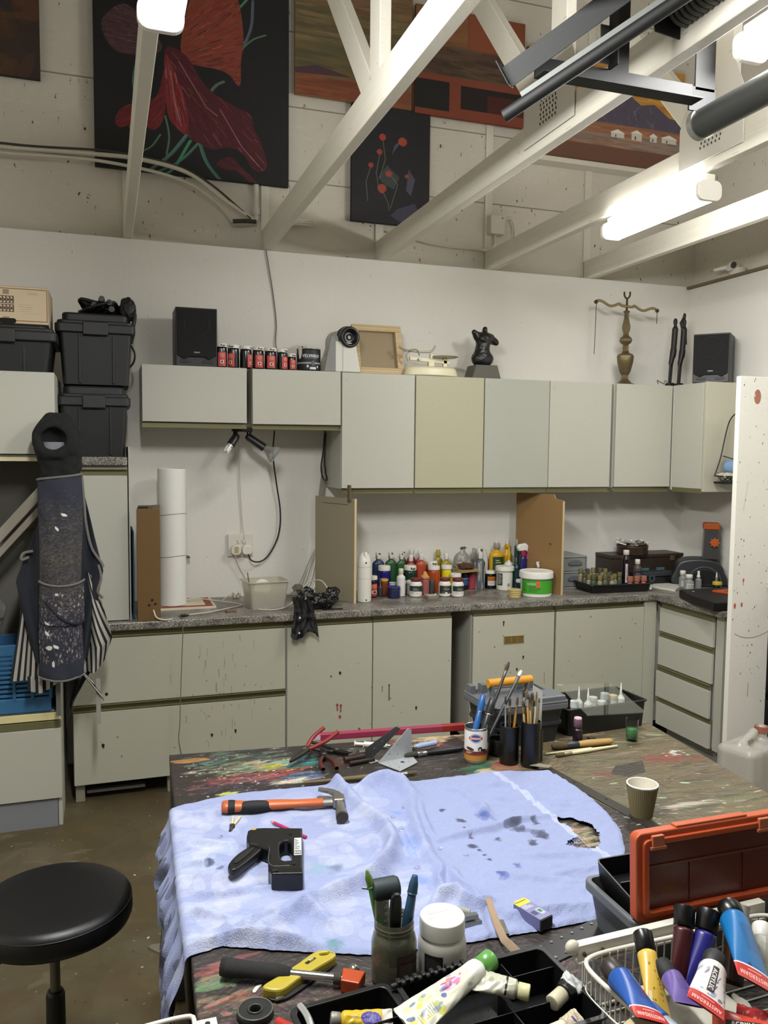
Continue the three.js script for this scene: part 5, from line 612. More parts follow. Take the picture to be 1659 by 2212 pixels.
for (const [c, x, r, h, l, cm] of [['#7c2522', 1.786, 0.028, 0.252, 'tall dark red paint bottle in the rearmost row, cap above the crimson one', wCap], ['#9b332c', 1.84, 0.024, 0.24, 'red paint bottle peeping out between the crimson and orange ones at the rear', wCap], ['#4d1f1c', 1.733, 0.024, 0.238, 'brown-red paint bottle hidden at the rear behind the right green one', dirtyWhite], ['#8c8022', 1.964, 0.030, 0.24, 'rear of two squeeze bottles of mustard-olive paint, with a yellow cap', M('#a99a3c', 0.5)], ['#14161c', 1.39, 0.03, 0.245, 'near-black bottle with a grey cap hidden behind the white nozzle bottle', M('#8d8f90', 0.5)]]) bottle('paint_bottle', l, 'bottle', { x, z: -4.768, r, h, body: gloss(c, 0.4), capM: cm, capH: 0.04, sq: 0.58, sh: 0.84 });
pot('paint_jar', 'ultramarine blue paint jar with a white screw lid', 'jar', { x: 1.569, z: -4.648, r: 0.036, h: 0.170, body: gloss('#1a1770', 0.2), lid: wCap, lidH: 0.03, lidR: 1.02, neck: 0.9 });
pot('paint_jar', 'dark green paint jar with a stained white lid and a grey label', 'jar', { x: 1.731, z: -4.64, r: 0.042, h: 0.166, body: gloss('#12301f', 0.2), lid: dirtyWhite, lidH: 0.028, lidR: 0.9, neck: 0.85, lab: { y0: 0.03, y1: 0.075, mat: LM('#3b4a44', [{ l: [0.2, 0.2, 0.6, 0.15, 4], c: '#8c968e' }]) } });
pot('paint_jar', 'brick orange paint jar with a white lid, behind the pink glass jar', 'jar', { x: 1.886, z: -4.644, r: 0.041, h: 0.158, body: gloss('#a2401c', 0.25), lid: wCap, lidH: 0.024, lidR: 0.9, neck: 0.85 });
pot('paint_jar', 'bright yellow paint jar, the rear of two, white lid', 'jar', { x: 1.969, z: -4.64, r: 0.031, h: 0.160, body: gloss('#d8c21c', 0.3), lid: wCap, lidH: 0.024, lidR: 1.06, neck: 0.9 });
pot('paint_jar', 'yellow paint jar in front of the other yellow one, wide white lid', 'jar', { x: 2.0, z: -4.573, r: 0.032, h: 0.118, body: gloss('#c9b31f', 0.3), lid: wCap, lidH: 0.022, lidR: 1.08, neck: 0.9 });
pot('paint_jar', 'squat jar behind the orange bottle with a wide smudged white lid', 'jar', { x: 1.905, z: -4.722, r: 0.034, h: 0.176, body: gloss('#6c2f22', 0.3), lid: dirtyWhite, lidH: 0.024 });
bottle('squeeze_bottle', 'soft white plastic bottle with a cream cap standing among the pots', 'bottle', { x: 1.637, z: -4.54, r: 0.026, h: 0.164, body: M('#cfcdc8', 0.45), capM: M('#d9cfb4', 0.5), capH: 0.03, capR: 0.56, sh: 0.82 });
pot('small_tub', 'small dark blue plastic tub in the front row', 'tub', { x: 1.579, z: -4.5, r: 0.036, h: 0.068, body: M('#171b44', 0.4), lid: M('#20255a', 0.4), lidH: 0.012, lidR: 1.06, round: 0.003, neck: 1 });
pot('cup', 'bluish translucent cup behind the small dark blue tub', 'cup', { x: 1.598, z: -4.575, r: 0.022, h: 0.08, body: M('#9fa5ad', 0.3), lid: M('#b9bdc2', 0.4), lidH: 0.006 });
pot('cup', 'brown cup with dried yellow paint round its rim', 'cup', { x: 1.549, z: -4.588, r: 0.024, h: 0.10, body: M('#6f3218', 0.4), lid: M('#c39a2c', 0.6), lidH: 0.014, lidR: 1.05 });
pot('paint_jar', 'jar with a white lid and a red label, just right of the white nozzle bottle', 'jar', { x: 1.462, z: -4.555, r: 0.032, h: 0.126, body: darkJar, lid: wCap, lidH: 0.022, lab: { y0: 0.01, y1: 0.082, mat: redLab, arc: 1.4 }, ry: 0.3 });
bottle('dark_bottle', 'smoky grey bottle between the red-label jar and the brown cup', 'bottle', { x: 1.518, z: -4.566, r: 0.014, h: 0.108, body: M('#3a3a3c', 0.3), capM: M('#4a4a4a', 0.5), sh: 0.7 });
pot('pill_jar', 'small beige jar tucked behind the soft white bottle', 'jar', { x: 1.676, z: -4.598, r: 0.017, h: 0.082, body: M('#b5ac90', 0.5), lid: wCap, lidH: 0.02 });
pot('grey_label_jar', 'jar with a grey printed label and white lid, half behind the first maroon-lidded pot', 'jar', { x: 1.712, z: -4.575, r: 0.025, h: 0.086, body: M('#8d8f8c', 0.4), lid: wCap, lidH: 0.018, lab: { y0: 0.008, y1: 0.058, mat: LM('#a7a9a6', [{ l: [0.15, 0.15, 0.7, 0.14, 6], c: '#5b5d5c' }]) } });
const blkLab = n => LM('#ddd9cf', [{ r: [0, 0.02, 1, 0.66], c: '#1d2722' }, { r: [0, 0.62, n === 1 ? 1 : 0.8, 0.3], c: n === 1 ? '#1d2722' : '#d5d1c7' }, { l: [0.15, 0.7, 0.55, 0.06, 4], c: '#6f6d66' }, { e: [0.5, 0.06, 0.2, 0.06], c: n === 1 ? '#a05048' : '#1d2722' }, { l: [0.3, 0.25, 0.4, 0.08, 4], c: '#8d958f' }, { e: [0.45, 0.82, 0.09, 0.09], c: n === 1 ? '#c9c7be' : '#d5d1c7' }]);
[[1.718, -4.506, 'left of three white pots with maroon lids and black labels, label turned left', 0, -0.35], [1.888, -4.473, 'middle of three white pots with maroon lids, a white dot on its black label', 1, 0], [1.956, -4.44, 'right of three white pots with maroon lids, the nearest to the front', 2, 0.1]].forEach(([x, z, l, n, ry]) => pot('maroon_lid_pot', l, 'pot', { x, z, r: 0.0365, h: 0.111, body: M('#dcd9d0', 0.4), lid: M('#5f1f20', 0.4), lidH: 0.02, lidR: 0.84, neck: 0.82, round: 0.008, shoulder: 0.014, lab: { y0: 0.016, y1: 0.068, arc: 1.35, mat: blkLab(n) }, ry }));
{ const t = pot('pink_jar', 'glass jar of pink liquid with an orange foam cone on its lid', 'jar', { x: 1.795, z: -4.555, r: 0.026, h: 0.104, body: M('#b06a66', 0.2, { transmission: 0.3, thickness: 0 }), lid: M('#a34a44', 0.5), lidH: 0.012 }); P(t, 'foam_cone', sdf((x, y, z) => Math.max(cap(x, y, z, [0, -0.012, 0], [0, 0.012, 0], 0.026, 0.01)) + 0.005 * noise.noise(x * 90, y * 90, z * 90), [0.04, 0.035, 0.04], 24), M('#bd8a4e', 0.9), [0, 0.118, 0]); }
pot('smoky_jar', 'small smoky clear jar beside the brick orange jar', 'jar', { x: 1.844, z: -4.57, r: 0.019, h: 0.086, body: M('#55585a', 0.2, { transmission: 0.4, thickness: 0 }), lid: M('#494c4d', 0.4), lidH: 0.01 });
{ const t = T('soap_dish', 'shallow clear dish with a cream bar in front of the pots', 'dish', [1.79, WT, -4.43]); P(t, 'dish', tray(0.085, 0.06, 0.02, 0.002, 0.014, 0.8), M('#b9b2a2', 0.25, { transmission: 0.5, thickness: 0 })); P(t, 'bar', B(0.05, 0.014, 0.025, 0, 0.003, 0, 0.005), M('#d9cfae', 0.6)); }
{ reseed(88); const t = T('sponge_bag', 'knotted clear plastic bag slumped over a brown sponge behind the yellow jars', 'bag', [2.09, WT + 0.135, -4.69]); P(t, 'clear_bag', sdf((x, y, z) => smin(ell(x, y, z, [0, 0.03, 0], [0.055, 0.06, 0.04]), cap(x, y, z, [0, 0.06, 0], [0.01, 0.115, 0], 0.02, 0.008), 0.03) + 0.008 * noise.noise(x * 40, y * 40, z * 40), [0.08, 0.14, 0.06], 34), M('#b9b6ac', 0.25, { transmission: 0.55, thickness: 0 })); P(t, 'knot', sdf((x, y, z) => ell(x, y, z, [0, 0, 0], [0.02, 0.008, 0.012]) + 0.006 * noise.noise(x * 120, y * 120, 1), [0.03, 0.018, 0.02], 20), M('#4c4a44', 0.5), [0.008, 0.12, 0]); }
One('brown_sponge', 'dark brown natural sponge lying on the folded tan paper', 'sponge', sdf((x, y, z) => ell(x, y, z, [0, 0, 0], [0.055, 0.02, 0.03]) + 0.008 * noise.noise(x * 70, y * 70, z * 70), [0.075, 0.035, 0.045], 30), M('#4d3322', 0.95), [2.085, WT + 0.152, -4.615], [0, 0, -0.1]);
One('folded_paper', 'folded tan paper lying on top of the jars, under the brown sponge', 'paper', mg([BX(-0.07, 0.07, 0, 0.003, -0.05, 0.05, 0.001), BX(-0.066, 0.07, 0.005, 0.008, -0.05, 0.047, 0.001), BX(-0.06, 0.068, 0.010, 0.013, -0.048, 0.042, 0.001)]), M('#ac9560', 0.85), [2.095, WT + 0.119, -4.635], [0.03, 0.2, 0.0]);
pot('brown_jar', 'dark brown jar with a royal blue label under the folded tan paper', 'jar', { x: 2.092, z: -4.665, r: 0.033, h: 0.114, body: M('#150c09', 0.2), lid: M('#130d0b', 0.4), lidH: 0.012, lab: { y0: 0.03, y1: 0.078, mat: LM('#1f3f74', [{ r: [0.2, 0.1, 0.6, 0.1], c: '#8c9cb4' }, { l: [0.1, 0.4, 0.8, 0.14, 3], c: '#3b5a8c' }]), arc: 1.4 } });
pot('pink_paint_jar', 'rose pink paint jar with a dark lid beside the grey splashed bottle', 'jar', { x: 2.152, z: -4.672, r: 0.025, h: 0.118, body: gloss('#9c3a46', 0.3), lid: M('#1b1213', 0.4), lidH: 0.016, neck: 0.9 });
const greySplat = M('#ffffff', 0.5, { map: CT(256, 256, (g, w, h) => { reseed(95); fill(g, w, h, '#50565a'); for (let i = 0; i < 200; i++) { g.fillStyle = rgba([[92, 98, 102], [64, 70, 74], [44, 48, 52]][rnd() * 3 | 0], R(0.2, 0.6)); g.beginPath(); g.ellipse(R(0, w), R(0, h), R(3, 22), R(3, 26), 0, 0, 7); g.fill(); } for (let i = 0; i < 70; i++) { const y = h - R(0, 1) ** 1.6 * h * 0.6; g.fillStyle = rgba([[206, 202, 192], [120, 104, 116], [210, 206, 198]][rnd() * 3 | 0], R(0.4, 0.95)); g.beginPath(); g.ellipse(R(0, w), y, R(3, 14), R(5, 24), 0, 0, 7); g.fill(); } }) });
bottle('splashed_bottle', 'grey bottle splashed with white paint, a white flip cap with black smears', 'bottle', { x: 2.205, z: -4.672, r: 0.034, h: 0.254, body: greySplat, capM: dirtyWhite, capH: 0.065, capR: 0.62, sh: 0.86 });
{ const t = T('white_jug', 'large white plastic jug behind the splashed grey bottle, loosely wrapped in film', 'jug', [2.252, WT, -4.752]); P(t, 'body', LA([[0, 0], [0.04, 0], [0.044, 0.006], [0.044, 0.16], [0.04, 0.19], [0.03, 0.225], [0.022, 0.235], [0.022, 0.25], [0, 0.25]], 30), M('#cfcec6', 0.45)); P(t, 'film', sdf((x, y, z) => ell(x, y, z, [0, 0, 0], [0.035, 0.05, 0.03]) + 0.012 * noise.noise(x * 40, y * 30, z * 40), [0.06, 0.08, 0.05], 26), M('#c4c3bc', 0.2, { transmission: 0.6, thickness: 0 }), [-0.045, 0.2, 0.02]); }
pot('black_jar', 'black jar with a white lid and an orange and white label', 'jar', { x: 2.275, z: -4.66, r: 0.034, h: 0.112, body: M('#0f0b09', 0.2), lid: wCap, lidH: 0.018, neck: 0.92, lab: { y0: 0.022, y1: 0.078, arc: 0.95, mat: LM('#c9c9cc', [{ r: [0, 0, 1, 0.5], c: '#b46a1e' }, { l: [0.1, 0.12, 0.7, 0.12, 3], c: '#6f3c10' }, { l: [0.15, 0.6, 0.7, 0.1, 3], c: '#8a8d93' }]) } });
pot('white_tub', 'white plastic tub with a rimmed lid and a printed strip on its side', 'tub', { x: 2.338, z: -4.59, r: 0.05, h: 0.148, body: M('#d2d0c4', 0.4), lid: M('#dad8ce', 0.4), lidH: 0.028, lidR: 1.16, neck: 1.0, round: 0.004, shoulder: 0.004, lab: { y0: 0.012, y1: 0.112, arc: 1.5, mat: LM('#d2d0c4', [{ r: [0, 0.05, 0.26, 0.75], c: '#3f433c' }, { l: [0.03, 0.1, 0.2, 0.07, 9], c: '#b8b9ae' }, { r: [0.78, 0.05, 0.22, 0.85], c: '#454a45' }, { e: [0.9, 0.4, 0.08, 0.2], c: '#aab09f' }, { r: [0.46, 0.66, 0.12, 0.2], c: '#8d8b82' }]) } });
{ const yl = gloss('#c79a16', 0.38), t = bottle('detergent_bottle', 'big yellow bottle with a dark green label and a grey-white spout, in the back row', 'bottle', { x: 2.352, z: -4.735, r: 0.05, h: 0.275, body: yl, capM: M('#98928a', 0.5), capH: 0.035, capR: 0.42, sq: 0.7, sh: 0.82, lab: { y0: 0.05, y1: 0.19, arc: 0.85, mat: LM('#1d3a1c', [{ l: [0.25, 0.14, 0.5, 0.1, 2], c: '#b9b36a' }, { e: [0.5, 0.7, 0.22, 0.2], c: '#8c9a3a' }, { e: [0.5, 0.7, 0.12, 0.1], c: '#2c4a22' }]) } }); P(t, 'spout', CY(0.007, 0.003, 0.035, 0.273, 12), wCap);
  const t2 = bottle('detergent_bottle', 'second yellow bottle half behind the first, with a tall white spout', 'bottle', { x: 2.44, z: -4.76, r: 0.034, h: 0.265, body: yl, capM: M('#c79a16', 0.4), capH: 0.03, capR: 0.5, sq: 0.7 }); P(t2, 'spout', CY(0.007, 0.003, 0.04, 0.263, 12), wCap);
  const t3 = bottle('glue_bottle', 'glue bottle with white shoulders, dark teal label and yellow cone tip', 'bottle', { x: 2.405, z: -4.667, r: 0.03, h: 0.205, body: M('#d5d4cc', 0.4), capM: M('#c49c20', 0.4), capH: 0.03, capR: 0.34, sh: 0.82, lab: { y0: 0.02, y1: 0.143, arc: 1.5, mat: LM('#0f1a1b', [{ l: [0.3, 0.3, 0.5, 0.16, 2], c: '#b9c2c0' }, { l: [0.2, 0.8, 0.6, 0.08, 2], c: '#6f8583' }]) } }); P(t3, 'cone_tip', CY(0.011, 0.003, 0.055, 0.203, 16), M('#c49c20', 0.4));
  const t4 = bottle('teal_bottle', 'tall dark teal paint bottle with a long smeared neck', 'bottle', { x: 2.42, z: -4.597, r: 0.029, h: 0.27, body: gloss('#123433', 0.25), capM: gloss('#1c4240', 0.35), capH: 0.07, capR: 0.5, sh: 0.66 }); P(t4, 'smeared_nozzle', LA([[0, 0.268], [0.011, 0.268], [0.01, 0.29], [0.005, 0.312], [0, 0.314]], 14), M('#8d8a80', 0.5)); }
{ const t = T('trigger_spray', 'blue spray bottle with a pink and white trigger head', 'spray bottle', [2.448, WT, -4.558], 0.2); P(t, 'body', LA([[0, 0], [0.026, 0], [0.028, 0.006], [0.027, 0.09], [0.024, 0.14], [0.022, 0.19], [0.016, 0.215], [0, 0.215]], 26).scale(1, 1, 0.8), gloss('#161c5c', 0.25)); P(t, 'paper_label', new THREE.CylinderGeometry(0.0278, 0.0285, 0.07, 20, 1, true, -0.3, 1.4).scale(1, 1, 0.8).translate(0, 0.055, 0), LM('#a9acb4', [{ l: [0.1, 0.1, 0.8, 0.12, 7], c: '#5a5f78' }])); P(t, 'collar', CY(0.018, 0.017, 0.035, 0.213, 20), M('#7a1f3e', 0.4)); P(t, 'trigger_head', EX([[-0.04, 0], [0.025, -0.005], [0.03, 0.03], [0.01, 0.045], [-0.035, 0.04], [-0.05, 0.02]], 0.024, 0.005), M('#d6d4cc', 0.4), [0, 0.245, -0.012]); P(t, 'trigger', EX([[0.022, 0.03], [0.04, 0.02], [0.05, -0.03], [0.03, -0.06], [0.024, -0.055], [0.03, -0.02], [0.015, 0.0]], 0.016, 0.003), M('#b04a6c', 0.4), [0, 0.245, -0.008]); }
bottle('purple_bottle', 'squat near-black purple bottle, its cap splashed white, against the fibreboard panel', 'bottle', { x: 2.497, z: -4.462, r: 0.024, h: 0.185, body: gloss('#1c0f1c', 0.2), capM: dirtyWhite, capH: 0.035, capR: 0.46, sh: 0.72, lab: { y0: 0.03, y1: 0.07, mat: LM('#8f8d8a', [{ l: [0.1, 0.2, 0.8, 0.2, 4], c: '#4a4650' }]) } });
pot('small_blue_jar', 'small dark blue jar with a white lid tucked behind the green tub', 'jar', { x: 2.405, z: -4.515, r: 0.024, h: 0.074, body: gloss('#141a3c', 0.2), lid: wCap, lidH: 0.02 });
{ const t = pot('green_tub', 'wide white tub with a bright green wrap and an orange sticker', 'tub', { x: 2.43, z: -4.36, r: 0.092, h: 0.145, body: M('#d9d8d0', 0.4), lid: M('#dfded6', 0.4), lidH: 0.036, lidR: 1.1, neck: 1, round: 0.004, shoulder: 0.003, lab: { y0: 0.02, y1: 0.104, arc: 1.6, mat: LM('#3f9a26', [{ r: [0, 0, 1, 0.06], c: '#2f6d20' }, { l: [0.2, 0.42, 0.24, 0.1, 5], c: '#24561a' }, { e: [0.26, 0.3, 0.12, 0.1], c: '#7fae6c' }, { r: [0.86, 0, 0.012, 1], c: '#d7d9d0' }, { l: [0.03, 0.2, 0.12, 0.1, 7], c: '#2a6a1c' }], 256, 96) } });
  P(t, 'lid_rim', new THREE.TorusGeometry(0.096, 0.004, 8, 48).rotateX(PI / 2).translate(0, 0.144, 0), M('#dfded6', 0.4)); P(t, 'orange_sticker', new THREE.CylinderGeometry(0.0938, 0.0938, 0.036, 8, 1, true, -0.5, 0.24).translate(0, 0.078, 0), LM('#d9622c', [{ l: [0.2, 0.2, 0.6, 0.2, 3], c: '#a03c14' }]), [0, 0, 0]); P(t, 'lid_sticker', FL([[-0.05, -0.015], [0.05, -0.02], [0.045, 0.01], [-0.04, 0.015]], 0.002, 0), M('#c9c4b4', 0.6), [0, 0.144, 0.02]); }
for (const [i, y] of [[0, 0], [1, 0.025]]) pot('shallow_cup', i ? 'upper of two stacked shallow yellowish cups' : 'lower of two stacked shallow yellowish cups', 'cup', { x: 2.272, y: WT + y, z: -4.33, r: 0.037 + i * 0.001, h: 0.024, body: M('#b3a165', 0.35), lid: M('#c7b478', 0.35), lidH: 0.006, lidR: 1.05, round: 0.002, shoulder: 0.004 });

// ---------- right part of the worktop ----------
{ const gp = M('#8e9190', 0.35, { transmission: 0.25, thickness: 0 }), t = T('mini_drawers', 'small grey translucent drawer tower right of the fibreboard panel', 'drawers', [2.785, WT, -4.635]); P(t, 'frame', mg([BX(-0.085, 0.085, 0, 0.01, -0.13, 0.13, 0.003), BX(-0.085, 0.085, 0.098, 0.108, -0.13, 0.13, 0.003), BX(-0.085, 0.085, 0.196, 0.206, -0.13, 0.13, 0.003), BX(-0.085, -0.08, 0, 0.2, -0.13, 0.13, 0.001), BX(0.08, 0.085, 0, 0.2, -0.13, 0.13, 0.001), BX(-0.085, 0.085, 0, 0.2, -0.13, -0.125, 0.001)]), M('#8f908b', 0.5)); for (const y of [0.012, 0.11]) { const d = P(t, 'drawer', BX(-0.078, 0.078, y, y + 0.084, -0.1, 0.126, 0.004), gp); P(d, 'pull', EX(soft([[-0.045, 0], [0.045, 0], [0.03, 0.028], [-0.03, 0.028]], 20), 0.01, 0.003), M('#5c5f60', 0.4), [0, y + 0.04, 0.126]); } }
{ const t = T('black_seed_tray', 'shallow black plastic tray full of small paint bottles on the right worktop', 'tray', [2.99, WT, -4.42], -0.05); P(t, 'tray_body', tray(0.42, 0.26, 0.052, 0.004, 0.02, 0.93), M('#0d0d0e', 0.4)); P(t, 'rim', FL(rrect(0.45, 0.285, 0.025), 0.008, 0.003, [rrect(0.41, 0.25, 0.02).reverse()]), M('#0e0f0f', 0.4), [0, 0.047, 0]); P(t, 'white_stain', EX(soft([[0.19, 0.02], [0.205, 0.03], [0.20, 0.012]], 12), 0.001, 0), M('#c9c7c0', 0.6), [0, 0, 0.132]);
  reseed(111); const oc = ['#6c6233', '#5d5833', '#74693c', '#4b4a33', '#7a6f48', '#3e463a']; 
  for (let j = 0; j < 4; j++) for (let i = 0; i < 6; i++) { if (j === 3 && i > 3) continue; if ((i === 5 && j < 2)) continue; const x = 2.825 + i * 0.045 + R(-0.005, 0.005), z = -4.50 + j * 0.046 + R(-0.005, 0.005), c = oc[(i * 5 + j * 3) % 6]; pot('hobby_paint_bottle', ['first', 'second', 'third', 'fourth', 'fifth', 'sixth'][i] + ' olive hobby paint bottle from the left, ' + ['rear', 'second', 'third', 'front'][j] + ' row of the black tray', 'bottle', { x, y: WT + 0.0045, z, r: 0.0165, h: 0.10 + (j === 0 ? 0.018 : 0) + R(-0.006, 0.006), body: M(['#8c8460', '#565a4a', '#8f8b7a', '#45523f'][(i + j) % 4], 0.4), lid: M(c, 0.5), lidH: 0.03, lidR: 0.86, neck: 0.7, shoulder: 0.012, group: 'small olive paint bottles in the black tray' }); } }
bottle('black_paint_bottle', 'tall black bottle with a white cap and a white side label behind the tray', 'bottle', { x: 3.125, z: -4.46, y: WT + 0.0045, r: 0.025, h: 0.235, body: gloss('#171015', 0.25), capM: wCap, capH: 0.03, capR: 0.75, sh: 0.85, lab: { y0: 0.03, y1: 0.15, arc: 0.7, mat: LM('#bab6b4', [{ r: [0.4, 0, 0.6, 1], c: '#2c2028' }, { l: [0.05, 0.2, 0.3, 0.1, 7], c: '#6c5a62' }]) } });
bottle('brown_paint_bottle', 'brown bottle with a white flip cap and dark label, right of the tall black one', 'bottle', { x: 3.190, z: -4.43, y: WT + 0.0045, r: 0.026, h: 0.178, body: gloss('#4b4238', 0.3), capM: wCap, capH: 0.03, capR: 0.62, sh: 0.82, lab: { y0: 0.03, y1: 0.105, arc: 1.3, mat: LM('#171317', [{ l: [0.1, 0.2, 0.8, 0.14, 5], c: '#7d7680' }]) } });
for (const [x, c, l] of [[3.128, '#9c5a4e', 'small dusky pink paint bottle at the front of the black tray'], [3.178, '#c94f58', 'small paint bottle with a coral pink lower half, rightmost in the black tray'], [3.078, '#8a6a62', 'small pale brown paint bottle left of the two pink ones in the tray']]) pot('pink_paint_bottle', l, 'bottle', { x, y: WT + 0.0045, z: -4.345, r: 0.021, h: 0.086, body: M(c, 0.4), lid: M('#8f5a44', 0.5), lidH: 0.035, lidR: 0.9, neck: 0.7, lab: { y0: 0.012, y1: 0.034, arc: 1.2, mat: LM('#c98a86', [{ l: [0.1, 0.2, 0.8, 0.2, 3], c: '#7c4a48' }]) } });
{ const t = T('wooden_paint_case', 'long dark brown wooden case against the wall at the right end of the worktop', 'case', [3.40, WT, -4.70]); P(t, 'case_body', BX(-0.28, 0.28, 0, 0.16, -0.1, 0.09, 0.004), M('#2d2118', 0.5, { bumpMap: bumpFine, bumpScale: 0.001 })); P(t, 'case_lid', BX(-0.282, 0.282, 0.162, 0.186, -0.1, 0.092, 0.004), M('#33261b', 0.45)); for (const x of [-0.17, 0.19]) P(t, 'latch', BX(x - 0.015, x + 0.015, 0.14, 0.172, 0.09, 0.098, 0.002), M('#8d7f5c', 0.35, { metalness: 0.7 })); }
{ const t = T('round_tin', 'round dark tin heaped with silver paint tubes, on the wooden case', 'tin', [3.31, WT + 0.187, -4.66]); P(t, 'tin_body', LA([[0, 0], [0.10, 0], [0.102, 0.003], [0.10, 0.055], [0.103, 0.058], [0.10, 0.06], [0.097, 0.055], [0.097, 0.02], [0, 0.02]], 40), M('#3d2f22', 0.35, { metalness: 0.5 })); P(t, 'rim_band', new THREE.TorusGeometry(0.1015, 0.003, 8, 48).rotateX(PI / 2), M('#5a4a38', 0.35, { metalness: 0.5 }), [0, 0.05, 0]);
  reseed(120); for (let i = 0; i < 9; i++) { const a = i * 2.4, q = T('small_paint_tube', i === 0 ? 'black-capped silver tube sticking up on the right of the round tin' : 'crumpled silver paint tube in the heap in the round tin', 'tube', [3.31 + 0.055 * Math.cos(a) * (0.4 + (i % 3) * 0.3), WT + 0.187 + 0.058 + (i % 2) * 0.018, -4.66 + 0.05 * Math.sin(a)], 0, i ? 'silver tubes in the round tin' : undefined); orient(q, [Math.cos(a * 1.7), R(0.1, 0.5), Math.sin(a * 1.7)], [0, 1, 0.1]); P(q, 'tube_body', B(0.026, 0.055, 0.012, 0, 0, 0, 0.005), M(['#a6a6a2', '#c2c1bb', '#8b8b87'][i % 3], 0.3, { metalness: 0.6 })); P(q, 'tube_cap', CY(0.008, 0.007, 0.014, 0.054, 12), i ? M('#d0cec6', 0.5) : black); } }
{ const t = T('grey_tool_case', 'low black case with grey catches and teal clips in front of the wooden case', 'case', [3.36, WT, -4.535]); P(t, 'case_body', BX(-0.13, 0.13, 0, 0.055, -0.06, 0.06, 0.008), M('#0f1011', 0.4)); P(t, 'case_lid', BX(-0.133, 0.133, 0.057, 0.092, -0.062, 0.063, 0.01), M('#2c3034', 0.4)); P(t, 'catch', EX(soft([[-0.02, -0.02], [0.02, -0.02], [0.02, 0.02], [-0.02, 0.02]], 20), 0.008, 0.002, [soft([[-0.007, -0.01], [0.007, -0.01], [0.007, 0.006], [-0.007, 0.006]], 14).reverse()]), M('#30373d', 0.4), [-0.03, 0.05, 0.062]); for (const x of [-0.06, 0.06]) P(t, 'teal_clip', B(0.06, 0.02, 0.012, x, 0.093, 0.03, 0.003), M('#3f5a60', 0.4)); }
{ const t = T('grey_dome_bin', 'charcoal rounded-top bread bin in the far right corner of the worktop', 'bin', [3.645, WT, -4.42], -0.55); P(t, 'dome_body', EX(soft([[-0.15, 0.0], [0.15, 0.0], [0.15, 0.09], [0.11, 0.15], [0.0, 0.168], [-0.11, 0.15], [-0.15, 0.09]], 60), 0.18, 0.012), M('#26282b', 0.45), [0, 0.012, -0.09]); P(t, 'door_arc', new THREE.TorusGeometry(0.1, 0.004, 8, 40, PI), M('#4c4e52', 0.4), [0.03, 0.03, 0.092]); P(t, 'door', EX(Array.from({ length: 15 }, (_, i) => [0.095 * Math.cos(i / 14 * PI), 0.095 * Math.sin(i / 14 * PI)]), 0.004, 0.001), M('#131416', 0.4), [0.03, 0.02, 0.088]); }
{ const t = T('orange_lid_canister', 'smoky canister with an orange lid and orange flower knob, on top of the charcoal bin', 'canister', [3.70, WT + 0.176, -4.375], -0.6); P(t, 'body', EX([[-0.05, 0], [0.05, 0], [0.043, 0.19], [-0.043, 0.19]], 0.09, 0.005), M('#434242', 0.2), [0, 0, -0.045]); P(t, 'orange_lid', BX(-0.049, 0.049, 0.19, 0.235, -0.047, 0.047, 0.01), M('#b0531a', 0.4)); P(t, 'flower_knob', EX(Array.from({ length: 60 }, (_, i) => { const a = i / 60 * 2 * PI, r = 0.027 + 0.005 * Math.cos(8 * a); return [r * Math.cos(a), r * Math.sin(a)]; }), 0.014, 0.002), M('#b0531a', 0.4), [0.02, 0.11, 0.045]); }
const clearB = M('#b4b5b2', 0.15, { transmission: 0.55, thickness: 0 });
bottle('clear_bottle', 'clear small bottle with a white cap, the rear of two by the dark bin', 'bottle', { x: 3.47, z: -4.345, r: 0.023, h: 0.112, body: clearB, capM: wCap, capH: 0.026, capR: 0.78, sh: 0.75, lab: { y0: 0.012, y1: 0.05, mat: LM('#8d8f8e', [{ l: [0.1, 0.2, 0.8, 0.14, 5], c: '#c9c9c4' }]) } });
bottle('clear_bottle', 'clear bottle with a white cap and label, in front of the other clear one', 'bottle', { x: 3.41, z: -4.21, r: 0.030, h: 0.108, body: clearB, capM: wCap, capH: 0.024, capR: 0.72, sh: 0.75, lab: { y0: 0.012, y1: 0.056, mat: LM('#a9aaa6', [{ l: [0.1, 0.2, 0.8, 0.14, 5], c: '#5c5d5a' }]) } });
{ const t = bottle('pump_bottle', 'small clear pump spray bottle between the clear bottles and the yellow-lidded jar', 'bottle', { x: 3.53, z: -4.27, r: 0.019, h: 0.088, body: clearB, capM: wCap, capH: 0.012, capR: 0.6 }); P(t, 'pump_head', CY(0.008, 0.007, 0.03, 0.087, 14), wCap); const u = bottle('dropper_bottle', 'slim clear dropper bottle behind the yellow-lidded jar', 'bottle', { x: 3.6, z: -4.19, r: 0.017, h: 0.09, body: clearB, capM: clearB, capH: 0.02 }); P(u, 'tip', CY(0.006, 0.002, 0.03, 0.088, 12), wCap); }
pot('yellow_lid_jar', 'dark little jar with a bright yellow lid', 'jar', { x: 3.555, z: -4.13, r: 0.027, h: 0.07, body: M('#13110f', 0.2), lid: M('#bfa32a', 0.4), lidH: 0.02, lidR: 1.04 });
One('white_tile', 'white square tile lying flat on the worktop in the corner', 'tile', FL([[3.258, -4.44], [3.44, -4.54], [3.50, -4.39], [3.33, -4.235]], 0.012, 0.002), M('#c9c6ba', 0.4), [0, WT, 0]);
